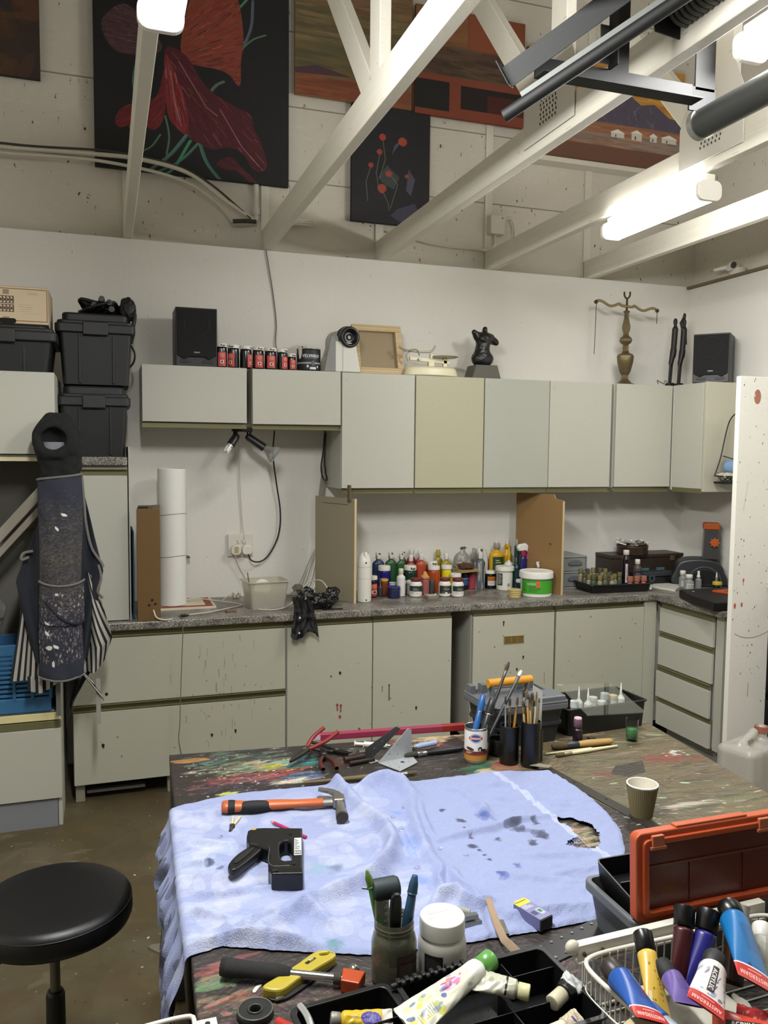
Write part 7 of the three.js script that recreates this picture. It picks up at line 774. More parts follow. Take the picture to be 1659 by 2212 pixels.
  P(t, 'loose_thread', TU([[0.12, 0.56, -2.15], [0.122, 0.50, -2.15], [0.118, 0.44, -2.16]], 0.0012, 16), M('#8b8d96', 0.9)); P(t, 'loose_thread', TU([[0.10, 0.40, -1.50], [0.105, 0.2, -1.5], [0.10, 0.06, -1.5]], 0.002, 16), M('#a5a7ae', 0.9)); }

// ---------- tools on the towel ----------
const steel = M('#8b8881', 0.35, { metalness: 0.8, bumpMap: bumpFine, bumpScale: 0.0008 }), chrome = M('#c9c9c6', 0.18, { metalness: 0.95 }), darkSteel = M('#4a453f', 0.45, { metalness: 0.7, bumpMap: bumpFine, bumpScale: 0.001 });
const TT = TY + 0.011;
{ const t = T('claw_hammer', 'claw hammer with an orange handle and black grip lying on the towel', 'hammer', [0.278, TT + 0.017, -2.150], -0.185 - 0.0); t.rotation.y = -0.19; const or = M('#b0592a', 0.4);
  const prof = (pts) => LA(pts, 20).rotateZ(-PI / 2).scale(1, 0.82, 1.15);
  P(t, 'handle', prof([[0, 0], [0.014, 0.001], [0.019, 0.012], [0.0175, 0.04], [0.0135, 0.075], [0.0155, 0.12], [0.0145, 0.16], [0.012, 0.2], [0.0125, 0.268], [0, 0.27]]), or);
  P(t, 'rubber_grip', sdf((x, y, z) => Math.max(ell(x, y, z, [0, 0, 0], [0.062, 0.0155, 0.0172]), -0.1 + 0 * x, x - 0.07), [0.075, 0.024, 0.026], 40), M('#0d0d0d', 0.75, { bumpMap: bumpFine, bumpScale: 0.001 }), [0.088, -0.001, 0.004]);
  P(t, 'grip_band', prof([[0.0196, 0.018], [0.0198, 0.022], [0.0192, 0.030], [0.0178, 0.036]]), M('#0d0d0d', 0.75));
  P(t, 'steel_neck', prof([[0, 0.268], [0.0118, 0.268], [0.0125, 0.30], [0.012, 0.305], [0, 0.305]]), steel);
  P(t, 'head', mg([rod([0.312, 0, 0.012], [0.312, 0, 0.07], 0.0115, 0.0115, 18), rod([0.312, 0, 0.066], [0.312, 0, 0.096], 0.0155, 0.0165, 24), B(0.034, 0.03, 0.044, 0.31, -0.015, -0.004, 0.008)]), steel); P(t, 'striking_face', rod([0.312, 0, 0.094], [0.312, 0, 0.100], 0.0165, 0.015, 24), darkSteel);
  for (const s of [0, 1]) P(t, 'claw_prong', EX(s ? [[0.30, 0.018], [0.325, 0.012], [0.318, 0.04], [0.298, 0.062], [0.262, 0.078], [0.259, 0.070], [0.285, 0.052], [0.298, 0.034]] : [[0.30, 0.014], [0.31, 0.008], [0.304, 0.030], [0.29, 0.045], [0.256, 0.052], [0.255, 0.045], [0.282, 0.034]], 0.011, 0.002).rotateX(-PI / 2), steel, [0, s ? 0.0 : -0.014, 0]); }
{ const gm = M('#0f1011', 0.32, { bumpMap: bumpFine, bumpScale: 0.0004 }), t = T('staple_gun', 'black staple gun lying on its side on the towel', 'staple gun', [0.36, TT, -1.85]); const c = ([x, z]) => [x - 0.36, z + 1.85]; const body = [[0.308, -1.925], [0.316, -1.955], [0.332, -1.964], [0.355, -1.960], [0.446, -1.930], [0.397, -1.714], [0.332, -1.732], [0.329, -1.756], [0.346, -1.85], [0.325, -1.874], [0.308, -1.886], [0.305, -1.905]].map(c), hole = [[0.371, -1.838], [0.380, -1.868], [0.392, -1.874], [0.401, -1.862], [0.390, -1.79], [0.380, -1.782], [0.366, -1.79]].map(c);
  P(t, 'body', FL(body, 0.036, 0.005, [soft(hole, 30).reverse()]), gm); P(t, 'lever', FL(soft([[0.330, -1.9], [0.346, -1.885], [0.325, -1.852], [0.290, -1.812], [0.264, -1.788], [0.250, -1.792], [0.249, -1.815], [0.270, -1.85], [0.30, -1.88]].map(c), 50), 0.018, 0.005), M('#0a0b0b', 0.4), [0, 0.012, 0]); P(t, 'lever_rib', FL(soft([[0.318, -1.872], [0.30, -1.845], [0.272, -1.815], [0.262, -1.812], [0.268, -1.83], [0.295, -1.86]].map(c), 30), 0.004, 0.001), M('#171718', 0.5), [0, 0.029, 0]);
  P(t, 'foot', FL([[0.331, -1.752], [0.402, -1.736], [0.396, -1.709], [0.331, -1.727]].map(c), 0.039, 0.003), M('#09090a', 0.3), [0, 0, 0]); P(t, 'foot_slot', B(0.012, 0.002, 0.008, -0.02, 0.039, 0.115, 0), M('#030303', 0.6)); P(t, 'edge_line', TU([[0.348, 0, -1.852], [0.336, 0, -1.765], [0.375, 0, -1.752]].map(([x, y, z]) => [x - 0.358, 0.0365, z + 1.848]), 0.0012, 20), M('#4a4b4c', 0.3));
  for (const [x, z] of [[0.348, -1.852], [0.388, -1.76], [0.41, -1.905]]) P(t, 'screw', CY(0.004, 0.004, 0.002, 0.0355, 12), M('#2d2e2f', 0.4, { metalness: 0.6 }), [x - 0.36, 0, z + 1.85]);
  const gt = CT(128, 256, (g, w, h) => { fill(g, w, h, '#b9bab8'); g.fillStyle = '#1a1a1b'; for (let i = 0; i < 9; i++) g.fillRect(10, 20 + i * 18, 30 + (i * 37) % 60, 8); g.fillRect(8, 190, 110, 50); g.fillStyle = '#cfd0ce'; for (let i = 0; i < 5; i++) g.fillRect(16 + i * 20, 200, 12, 28); g.fillStyle = '#4fa0a8'; g.fillRect(70, 120, 30, 30); });
  const pl = new THREE.PlaneGeometry(0.017, 0.085).rotateX(-PI / 2); P(t, 'print_sticker', pl, M('#ffffff', 0.5, { map: gt }), [0.054, 0.0364, 0.012], [0, -0.223, 0]); P(t, 'gold_fleck', FL(soft([[-0.006, 0], [0.002, -0.004], [0.007, 0.002], [0, 0.005]], 16), 0.001, 0), M('#a98a36', 0.5), [-0.03, 0.036, -0.105]);
  }
{ const t = T('pink_pencil', 'short pink hexagonal pencil on the towel above the staple gun', 'pencil', [0.392, TT + 0.0045, -2.055]); orient(t, [0.062, 0, 0.107], [0, 1, 0]); P(t, 'shaft', CY(0.0042, 0.0042, 0.118, 0.014, 6), M('#b02a5c', 0.4)); P(t, 'sharpened_cone', CY(0.0012, 0.0042, 0.012, 0.002, 8), M('#b98e6a', 0.7)); P(t, 'lead', CY(0.0003, 0.0012, 0.004, -0.002, 8), M('#3b2a2e', 0.5)); }
{ const t = T('small_side_cutter', 'tiny steel clip with cream jaws lying under the hammer handle', 'clip', [0.288, TT + 0.003, -2.045]); orient(t, [0.028, 0, -0.075], [0, 1, 0]); for (const s of [-1, 1]) P(t, 'arm', rod([s * 0.002, 0.02, 0], [s * 0.009, 0.07, 0], 0.0035, 0.003, 8), M('#c8bd94', 0.5)); P(t, 'pivot', CY(0.007, 0.007, 0.008, -0.004, 14).rotateX(PI / 2), darkSteel, [0, 0.016, 0]); P(t, 'jaw', rod([0, 0.012, 0], [0, -0.012, 0], 0.005, 0.003, 8), darkSteel); }
reseed(230); for (let i = 0; i < 7; i++) { const [x, z] = [[0.745, -2.03], [0.69, -1.90], [0.70, -1.99], [0.75, -1.79], [0.26, -2.01], [0.67, -1.72], [0.80, -1.74]][i]; One('loose_staple', 'single loose wire staple lying on the blue towel', 'staple', TU([[-0.005, 0.001, 0.008], [-0.005, 0.001, 0], [0.005, 0.001, 0], [0.005, 0.001, 0.008]], 0.0006, 20, 4), chrome, [x, TY + 0.0125 + fold(x, z), z], [0, R(0, 6), 0], 'loose staples on the towel'); }

// ---------- back of the table ----------
{ const t = T('magenta_stick', 'long square stick painted magenta and red lying along the back edge of the table', 'stick', [0.658, TY + 0.001, -2.645]); orient(t, [0.523, 0.0, 0.048], [0, 1, 0]); P(t, 'painted_length', B(0.024, 0.44, 0.022, 0, 0.004, 0.011, 0.003), M('#8c3048', 0.4, { bumpMap: bumpFine, bumpScale: 0.001 })); P(t, 'red_end', B(0.025, 0.09, 0.023, 0, 0.436, 0.011, 0.003), M('#8a2420', 0.45)); P(t, 'pale_tip', B(0.0245, 0.02, 0.0225, 0, -0.004, 0.011, 0.004), M('#c9a9b8', 0.5)); }
function pliers(name, label, p, dir, k, gripM, headM, open = 0.2) { const t = T(name, label, 'pliers', p); orient(t, dir, [0, 1, 0]); P(t, 'jaws', EX(soft([[-0.008 * k, 0.02 * k], [-0.013 * k, 0.0], [-0.012 * k, -0.03 * k], [-0.003 * k, -0.072 * k], [0.003 * k, -0.072 * k], [0.012 * k, -0.03 * k], [0.013 * k, 0], [0.008 * k, 0.02 * k]], 40), 0.012, 0.003), headM, [0, 0, -0.006]); P(t, 'jaw_gap', B(0.0012, 0.066 * k, 0.0006, 0, -0.072 * k, 0.006, 0), black); P(t, 'pivot', CY(0.006, 0.006, 0.004, 0.004, 14).rotateX(PI / 2), steel); for (const s of [-1, 1]) P(t, 'handle', TU([[s * 0.006 * k, 0.012 * k, 0], [s * 0.016 * k, 0.035 * k, 0], [s * (0.016 + open * 0.06) * k, 0.075 * k, 0.002], [s * (0.012 + open * 0.09) * k, 0.135 * k, 0.004]], 0.0068 * k, 34, 10), gripM); return t; }
pliers('red_pliers', 'pliers with red handles, jaws open towards the left, on the paint-crusted back of the table', [0.580, TY + 0.034, -2.475], [0.80, 0.22, -0.56], 0.95, M('#7c2320', 0.4), darkSteel, 0.22);
pliers('black_pliers', 'dark pincers with a smeared red handle lying below the red-handled pliers', [0.640, TY + 0.012, -2.47], [-0.1, 0.0, 0.98], 0.9, M('#4a1c1a', 0.45), M('#1b1917', 0.5, { metalness: 0.5 }), 0.12);
pliers('grimy_pliers', 'grimy black pliers lying behind the red-handled pair', [0.69, TY + 0.010, -2.50], [-0.55, 0, -0.55], 0.8, M('#151312', 0.5), M('#141311', 0.5, { metalness: 0.5 }), 0.2);
{ const t = T('hinge_clamp', 'small rusty brown clamp with a steel lug beside the bracket', 'clamp', [0.735, TY + 0.001, -2.425], 0.2); P(t, 'bar', rod([-0.045, 0.012, 0], [0.05, 0.012, 0.0], 0.009, 0.009, 14), M('#3e2c24', 0.5, { metalness: 0.4 })); P(t, 'bar', rod([-0.04, 0.008, 0.026], [0.045, 0.008, 0.03], 0.007, 0.006, 12), M('#2e2723', 0.5, { metalness: 0.4 })); P(t, 'lug', EX([[-0.03, 0], [0.03, 0], [0.03, 0.008], [0.008, 0.010], [0, 0.028], [-0.008, 0.010], [-0.03, 0.008]], 0.006, 0.001), steel, [0, 0.018, -0.003]); }
{ const gv = M('#b4b8ba', 0.42, { metalness: 0.5, bumpMap: NT(256, (u, v) => 0.5 + 0.7 * fb(u, v, 14, 3, 2), { rep: [10, 10] }), bumpScale: 0.0004 }), t = T('joist_bracket', 'galvanised steel angle bracket with rows of nail holes standing on the table', 'bracket', [0.86, TY, -2.40]); const hl = (list, r) => list.map(([x, y]) => Array.from({ length: 10 }, (_, i) => [x + r * Math.cos(-i / 10 * 2 * PI), y + r * Math.sin(-i / 10 * 2 * PI)]));
  P(t, 'upright_plate', EX([[-0.07, 0.0], [0.055, 0.0], [0.05, 0.085], [0.038, 0.092]], 0.002, 0.0003, hl([[0.03, 0.07], [0.0, 0.045], [0.035, 0.03], [-0.03, 0.02], [0.0, 0.015]], 0.0022)), gv, [0.0, 0.004, 0.0], [0, 0.20, 0]);
  P(t, 'base_plate', FL([[-0.07, 0.0], [0.055, 0.0], [0.04, 0.055], [-0.045, 0.09]], 0.002, 0.0003, [...hl([[0.0, 0.03]], 0.007), ...hl([[-0.045, 0.02], [-0.03, 0.06], [0.03, 0.015], [0.02, 0.035], [-0.05, 0.04], [-0.025, 0.035]], 0.0022)].map(h => h.slice())), gv, [0.0, 0.002, 0.002], [0, 0.20, 0]);
  P(t, 'dark_flange', EX([[0, 0], [0.028, 0.006], [0.115, 0.09], [0.10, 0.098], [0.0, 0.035]], 0.002, 0.0003, hl([[0.03, 0.035], [0.055, 0.055], [0.08, 0.08]], 0.003)), M('#4b4c4b', 0.45, { metalness: 0.6 }), [-0.10, 0.004, -0.022], [0, -0.05, 0]); P(t, 'toe_plate', FL([[-0.02, 0], [0.02, 0], [0.03, 0.02], [0.0, 0.03]], 0.002, 0.0003), gv, [-0.09, 0.001, -0.02]); }
const wht = M('#d3d0c6', 0.45);
{ const t = T('syringe', 'white plastic syringe lying behind the steel bracket', 'syringe', [0.775, TY + 0.010, -2.545]); orient(t, [0.095, 0, 0.045], [0, 1, 0]); P(t, 'barrel', CY(0.009, 0.009, 0.075, 0.02, 18), M('#c9c8c0', 0.3)); P(t, 'finger_flange', B(0.034, 0.003, 0.012, 0, 0.018, 0, 0.001), wht); P(t, 'plunger', CY(0.0055, 0.0055, 0.03, -0.01, 12), wht); P(t, 'thumb_rest', CY(0.010, 0.010, 0.003, -0.012, 16), wht); P(t, 'nozzle', CY(0.003, 0.002, 0.012, 0.094, 10), wht); }
function brush(label, a, b, o) { const t = T('paint_brush', label, 'brush', a, 0, o.group), d = [b[0] - a[0], b[1] - a[1], b[2] - a[2]], L = Math.hypot(...d), r = o.r; orient(t, d, o.up || [0.01, 1, 0.02]); const bl = o.bl, fl = o.fl || L * 0.12, h = L - bl - fl; P(t, 'handle', LA([[0, 0], [r * 0.5, 0.002], [r * (o.butt || 0.6), h * 0.1], [r * 1.05, h * 0.7], [r * 0.85, h], [0, h]], 12), o.hm); P(t, 'ferrule', LA([[r * 0.9, h], [r * 0.95, h + fl * 0.2], [r * 1.05, h + fl], [0, h + fl]], 14).scale(1, 1, o.flat || 1), o.fm || chrome); P(t, 'bristles', LA([[r * 1.0, h + fl], [r * (o.bw || 1.15), h + fl + bl * 0.5], [r * (o.tip || 0.7), L], [0, L]], 12).scale(1, 1, o.flat || 1), o.bm || M('#5b4630', 0.95, { bumpMap: bumpFine, bumpScale: 0.002 })); return t; }
const wood = M('#8d7342', 0.6, { bumpMap: bumpFine, bumpScale: 0.001 }), grimy = M('#6b5c3c', 0.65, { bumpMap: bumpFine, bumpScale: 0.0015 }), dkHandle = M('#15171b', 0.4), cream = M('#c9bf9c', 0.55);
brush('long grimy wooden paint brush lying along the back edge of the towel', [0.530, TY + 0.010, -2.285], [0.872, TY + 0.010, -2.262], { r: 0.0075, bl: 0.03, fl: 0.05, hm: grimy, flat: 0.7 });
brush('dark-handled brush with a bright ferrule lying between the bracket and the tin', [1.09, TY + 0.009, -2.405], [0.885, TY + 0.009, -2.405], { r: 0.0085, bl: 0.045, fl: 0.03, hm: dkHandle, butt: 0.9, bm: M('#2f3327', 0.9) });
brush('thick black brush with a long worn blue-grey handle touching the dog food tin', [1.02, TY + 0.02, -2.455], [0.90, TY + 0.014, -2.445], { r: 0.009, bl: 0.02, fl: 0.02, hm: M('#8b9cba', 0.4), butt: 1 });
{ const dt2 = CT(512, 300, (g, w, h) => { fill(g, w, h, '#dcd9d2'); const cx = w * 0.42; g.fillStyle = '#2f4f86'; g.beginPath(); g.arc(cx, 70, 46, 0, 7); g.fill(); g.strokeStyle = '#e9e6df'; g.lineWidth = 4; g.beginPath(); g.arc(cx, 70, 40, 0, 7); g.stroke(); g.fillStyle = '#b8432f'; g.fillRect(cx - 54, 58, 108, 26); g.fillStyle = '#e9e6df'; for (let i = 0; i < 7; i++) g.fillRect(cx - 42 + i * 12, 64, 7, 14); g.fillStyle = '#5b2a24'; g.fillRect(0, 200, w, 46); g.fillStyle = '#8a3a2a'; g.fillRect(0, 232, w, 12); g.fillStyle = '#b07a34'; g.fillRect(0, 246, w, 54); g.fillStyle = '#e3d9c6'; for (let i = 0; i < 4; i++) g.fillRect(cx - 80, 210 + i * 6, 60 - i * 8, 2); g.fillStyle = '#1c1a1a'; g.beginPath(); g.ellipse(cx + 34, 176, 16, 22, 0.3, 0, 7); g.fill(); g.beginPath(); g.ellipse(cx + 58, 190, 34, 12, 0.15, 0, 7); g.fill(); g.fillStyle = '#e9e6df'; g.beginPath(); g.ellipse(cx + 34, 184, 5, 12, 0, 0, 7); g.fill(); g.fillStyle = '#4a2e24'; g.beginPath(); g.ellipse(cx - 44, 180, 34, 16, 0.3, 0, 7); g.fill(); g.fillStyle = '#9a9892'; for (let i = 0; i < 14; i++) g.fillRect(w * 0.74, 40 + i * 10, 80, 3); g.fillRect(w * 0.05, 50, 60, 3); });
  const t = T('dog_food_tin', 'open steel tin with a printed white label showing dogs, holding brushes', 'tin', [1.095, TY, -2.325], -0.25); P(t, 'tin_body', LA([[0, 0.002], [0.034, 0.002], [0.0355, 0], [0.0365, 0.003], [0.0355, 0.006], [0.0355, 0.106], [0.037, 0.109], [0.0355, 0.111], [0.034, 0.108], [0.034, 0.01], [0, 0.01]], 40), M('#a9a69e', 0.28, { metalness: 0.85 })); P(t, 'paper_label', new THREE.CylinderGeometry(0.0359, 0.0359, 0.094, 40, 1, true, -PI * 0.86, PI * 1.9).translate(0, 0.056, 0), M('#ffffff', 0.45, { map: dt2 })); }
brush('blue-handled brush standing in the dog food tin, handle end up', [1.078, TY + 0.03, -2.325], [1.135, TY + 0.195, -2.36], { r: 0.010, bl: 0.05, fl: 0.004, hm: M('#285a94', 0.35), butt: 1, bm: M('#285a94', 0.35), tip: 0.8 });
brush('thick charcoal brush leaning beside the blue one in the tin', [1.095, TY + 0.02, -2.318], [1.165, TY + 0.185, -2.35], { r: 0.0115, bl: 0.05, fl: 0.004, hm: M('#26292c', 0.4), butt: 1, bm: M('#26292c', 0.4), tip: 0.9 });
brush('longest dark brush in the tin, reaching up to the right with a worn tip', [1.105, TY + 0.03, -2.335], [1.245, TY + 0.285, -2.40], { r: 0.0055, bl: 0.03, fl: 0.02, hm: M('#2a2b2c', 0.45), bm: M('#3a322b', 0.8), fm: M('#6a655c', 0.4, { metalness: 0.5 }), tip: 0.5 });
brush('dark brush with a pale tip, just right of the longest one in the tin', [1.112, TY + 0.03, -2.315], [1.275, TY + 0.262, -2.37], { r: 0.006, bl: 0.02, fl: 0.03, hm: M('#34373a', 0.4), bm: M('#c9c9c6', 0.5), fm: M('#55585a', 0.4), tip: 0.6 });
const tubM = M('#0a0b0b', 0.3, { bumpMap: bumpFine, bumpScale: 0.0006 });
for (const [x, z, r, h, l, r1] of [[1.187, -2.275, 0.030, 0.120, 'left tall black tube of the brush holder', 1], [1.240, -2.235, 0.030, 0.140, 'tallest black tube of the brush holder, in the middle front'], [1.277, -2.268, 0.022, 0.098, 'narrow black tube on the right of the brush holder'], [1.188, -2.352, 0.033, 0.052, 'low wide black pot behind the left brush tube']]) One('brush_tube', l, 'brush holder', LA([[0, 0], [r, 0], [r, h], [r - 0.002, h + 0.001], [r - 0.003, h - 0.002], [r - 0.003, 0.006], [0, 0.006]], 30), tubM, [x, TY, z], [0, 0, 0], 'joined black brush tubes');
reseed(240); const hues = ['#8a7a58', '#a99a72', '#6f5f42', '#b5ab8c', '#4a4638', '#7a6a4a', '#c58a2c', '#94856a'];
const stand = (x, z, r, n, h0, h1, lab, grp, cs) => { for (let i = 0; i < n; i++) { const nm = lab || ['amber brown brush handle', 'black brush handle', 'golden brown brush handle', 'ochre brush handle', 'grey-blue brush handle'][i] + ' standing in the left black tube'; const a = i * 2.399 + 0.4, q = (r - 0.008) * Math.sqrt((i + 0.5) / n), hx = R(-0.03, 0.03), hz = R(-0.03, 0.01); brush(nm, [x + q * Math.cos(a) * 0.5, TY + 0.01, z + q * Math.sin(a) * 0.5], [x + q * Math.cos(a) + hx * 0.5, TY + R(h0, h1), z + q * Math.sin(a) + hz * 0.5], { r: R(0.0028, 0.0042), bl: R(0.014, 0.026), fl: R(0.016, 0.03), hm: M(cs[i % cs.length], 0.55), bm: M(['#4a3a28', '#2e2a26', '#6b5a40'][i % 3], 0.9), group: lab ? grp : undefined, fm: M(['#a5a29a', '#8a7d58'][i % 2], 0.35, { metalness: 0.6 }) }); } };
stand(1.240, -2.235, 0.030, 12, 0.20, 0.245, 'thin worn paint brush standing in the tallest black tube', 'brushes in the tallest tube', hues);
stand(1.187, -2.275, 0.030, 5, 0.17, 0.215, null, 'brushes in the left tube', ['#b8761e', '#2a2c2e', '#c08a34', '#a06a22', '#8a8f94']);
One('white_scraper', 'tall worn white plastic scraper standing in the narrow right tube', 'scraper', EX([[-0.016, 0], [0.016, 0], [0.016, 0.21], [0.004, 0.22], [-0.016, 0.235]], 0.003, 0.0008), M('#b9b8b0', 0.45, { bumpMap: bumpFine, bumpScale: 0.001 }), [1.276, TY + 0.01, -2.27], [0.03, -0.15, 0]);
{ const gy = M('#5a5d60', 0.45, { bumpMap: bumpFine, bumpScale: 0.0006 }), dk = M('#27292b', 0.5, { bumpMap: bumpFine, bumpScale: 0.0006 }), t = T('tote_toolbox', 'grey-topped black tool tote with a yellow carrying handle behind the brush tubes', 'toolbox', [1.315, TY, -2.485], 0.05);
  P(t, 'tote_body', tray(0.26, 0.20, 0.115, 0.004, 0.015, 0.86), dk); P(t, 'band', FL(rrect(0.258, 0.196, 0.015), 0.012, 0.002, [rrect(0.24, 0.178, 0.012).reverse()]), dk, [0, 0.06, 0]); P(t, 'tray_top', FL(rrect(0.285, 0.225, 0.012), 0.022, 0.004), gy, [0, 0.116, 0]); P(t, 'tray_lip', FL(rrect(0.285, 0.225, 0.012), 0.008, 0.003, [rrect(0.27, 0.21, 0.01).reverse()]), gy, [0, 0.137, 0]);
  for (const x of [-0.09, 0.095]) for (const s of [-1, 1]) P(t, 'slot_post', EX([[-0.013, 0], [0.013, 0], [0.01, 0.032], [-0.01, 0.032]], 0.03, 0.002), gy, [x + s * 0.022 - 0.01, 0.136, -0.105]);
  P(t, 'raised_lid', EX([[-0.065, 0], [0.065, 0], [0.055, 0.026], [-0.055, 0.026]], 0.09, 0.004), gy, [0.075, 0.135, 0.018]); P(t, 'lid_seam', B(0.002, 0.001, 0.06, 0.06, 0.1605, 0.06, 0), dk); P(t, 'square_mark', B(0.018, 0.0012, 0.014, -0.11, 0.137, 0.03, 0), dk);
  P(t, 'handle_arm', BX(-0.075, -0.065, 0.13, 0.175, -0.05, -0.025, 0.002), gy); P(t, 'handle_arm', BX(0.065, 0.075, 0.13, 0.175, -0.05, -0.025, 0.002), gy); P(t, 'yellow_grip', rod([-0.085, 0.182, -0.038], [0.085, 0.182, -0.038], 0.0145, 0.0145, 20), M('#c98a1c', 0.5, { bumpMap: bumpFine, bumpScale: 0.0015 })); }
{ const t = T('black_open_box', 'black open box at the back right of the table, a sheet of glass over it', 'box', [1.645, TY, -2.525], 0.07); P(t, 'box_body', tray(0.335, 0.18, 0.095, 0.004, 0.012, 0.95), M('#090909', 0.45)); P(t, 'flange', FL(rrect(0.345, 0.19, 0.014), 0.006, 0.002, [rrect(0.327, 0.172, 0.01).reverse()]), M('#0b0c0c', 0.4), [0, 0.09, 0]);
  One('glass_sheet', 'sheet of clear glass with a taped join lying slanted across the open black box', 'glass', FL([[-0.04, -0.205], [0.155, -0.145], [0.06, 0.17], [-0.14, 0.12]], 0.003, 0.0005), M('#f6f8f7', 0.02, { transmission: 1, thickness: 0, ior: 1.45 }), [1.632, TY + 0.108, -2.455], [0.02, 0.06, 0.02]);
  reseed(251); const wl = M('#d5d4cd', 0.4), list = [[1.505, -2.5, 'clear capped vial nearest the left corner of the black box', 0], [1.545, -2.48, 'clear vial with a white cap, second from the left in the black box', 0], [1.59, -2.525, 'white tipped bottle, left of the middle in the black box', 1], [1.612, -2.50, 'tall white tipped bottle in the middle of the black box', 1], [1.652, -2.53, 'flat white lid jar in the middle back of the black box', 2], [1.655, -2.48, 'flat white lid jar in the middle front of the black box', 2], [1.70, -2.53, 'grey clear lid jar right of the middle in the black box', 0], [1.735, -2.53, 'cream-lidded jar near the right of the black box', 3], [1.765, -2.525, 'tall white tipped bottle at the right end of the black box', 1]];
  for (const [x, z, l, k] of list) { const q = T('glue_bottle', l, 'bottle', [x, TY + 0.005, z]); P(q, 'body', CY(0.014, 0.014, 0.078, 0, 18), k ? wl : M('#a5a8a6', 0.2)); if (k === 1) { P(q, 'shoulder', CY(0.014, 0.006, 0.012, 0.078, 16), wl); P(q, 'tip', CY(0.005, 0.0012, 0.045, 0.09, 12), wl); } else P(q, 'cap', CY(0.0155, 0.015, k === 0 ? 0.022 : 0.012, 0.0785, 18), k === 3 ? M('#c9b98a', 0.5) : k === 0 ? M('#c3c6c4', 0.25) : wl); } }
{ const t = bottle('purple_ink_bottle', 'small dark purple bottle with a pinkish paint-crusted cap on the table', 'bottle', { x: 1.485, y: TY, z: -2.360, r: 0.0165, h: 0.086, body: gloss('#1d121c', 0.25), capM: M('#7a5a6c', 0.5, { bumpMap: bumpFine, bumpScale: 0.003 }), capH: 0.028, capR: 0.85, sh: 0.82 }); P(t, 'crust', CY(0.0135, 0.012, 0.004, 0.0855, 16), M('#c3a3b3', 0.6)); }
One('black_eraser', 'small dark block lying behind the pair of brushes', 'block', B(0.024, 0.014, 0.018, 0, 0, 0, 0.002), M('#332f2a', 0.7), [1.545, TY, -2.37], [0, 0.2, 0]);
{ const t = T('shot_glass', 'small straight glass half full of green liquid at the back right of the table', 'glass', [1.677, TY, -2.330]); P(t, 'glass', LA([[0, 0], [0.0185, 0], [0.020, 0.003], [0.0215, 0.076], [0.0203, 0.076], [0.0187, 0.010], [0, 0.009]], 32), M('#e3e8e4', 0.04, { transmission: 1, thickness: 0, ior: 1.45 })); P(t, 'green_liquid', LA([[0, 0.0105], [0.018, 0.0105], [0.0193, 0.043], [0, 0.043]], 28), M('#63a06c', 0.15)); }
brush('stubby brush with a dark tuft and wooden handle, rearmost of three lying on the table', [1.595, TY + 0.012, -2.318], [1.372, TY + 0.012, -2.330], { r: 0.0115, bl: 0.05, fl: 0.045, hm: M('#a8864c', 0.5, { bumpMap: bumpFine, bumpScale: 0.001 }), butt: 0.9, bm: M('#4a3d28', 0.95), fm: M('#2a2c30', 0.4) });
brush('cream-handled brush with a dull tuft, front of three lying on the table', [1.592, TY + 0.007, -2.286], [1.350, TY + 0.007, -2.268], { r: 0.0065, bl: 0.03, fl: 0.03, hm: cream, bm: M('#5c5034', 0.95), fm: M('#8c8468', 0.4, { metalness: 0.5 }) });
One('thin_dowel', 'thin pale stick lying between the two brushes on the table', 'stick', rod([1.328, TY + 0.004, -2.296], [1.50, TY + 0.004, -2.300], 0.0035, 0.003, 8), cream);
{ const kr = M('#9a8858', 0.75), t = T('paper_cup', 'ribbed brown paper coffee cup with a pale rim standing on the table', 'cup', [1.352, TY, -1.825]); const n = 96, pts = []; const g = CY(0.0275, 0.040, 0.088, 0, n, true), p = g.attributes.position; for (let i = 0; i < p.count; i++) { const a = Math.atan2(p.getZ(i), p.getX(i)), k = 1 + 0.018 * Math.sign(Math.sin(a * n / 4)); p.setX(i, p.getX(i) * k); p.setZ(i, p.getZ(i) * k); } const rib = new THREE.LatheGeometry([new THREE.Vector2(0.0282, 0.001), new THREE.Vector2(0.0405, 0.083)], 192), q = rib.attributes.position; for (let i = 0; i < q.count; i++) { const a = Math.atan2(q.getZ(i), q.getX(i)), k = 1 + 0.022 * Math.cos(a * 48); q.setX(i, q.getX(i) * k); q.setZ(i, q.getZ(i) * k); } rib.computeVertexNormals(); P(t, 'ribbed_sleeve', rib, M('#6c6140', 0.8, { side: THREE.DoubleSide })); P(t, 'inner_cup', LA([[0, 0.004], [0.0262, 0.004], [0.0395, 0.088], [0.0378, 0.088], [0.0255, 0.008], [0, 0.008]], 40), M('#cfcab8', 0.6, { side: THREE.DoubleSide })); P(t, 'rolled_rim', new THREE.TorusGeometry(0.0400, 0.0022, 10, 48).rotateX(PI / 2), M('#d9d5c6', 0.55), [0, 0.0885, 0]); P(t, 'dregs', CY(0.0348, 0.0349, 0.001, 0.058, 32), M('#5a4a34', 0.15)); }
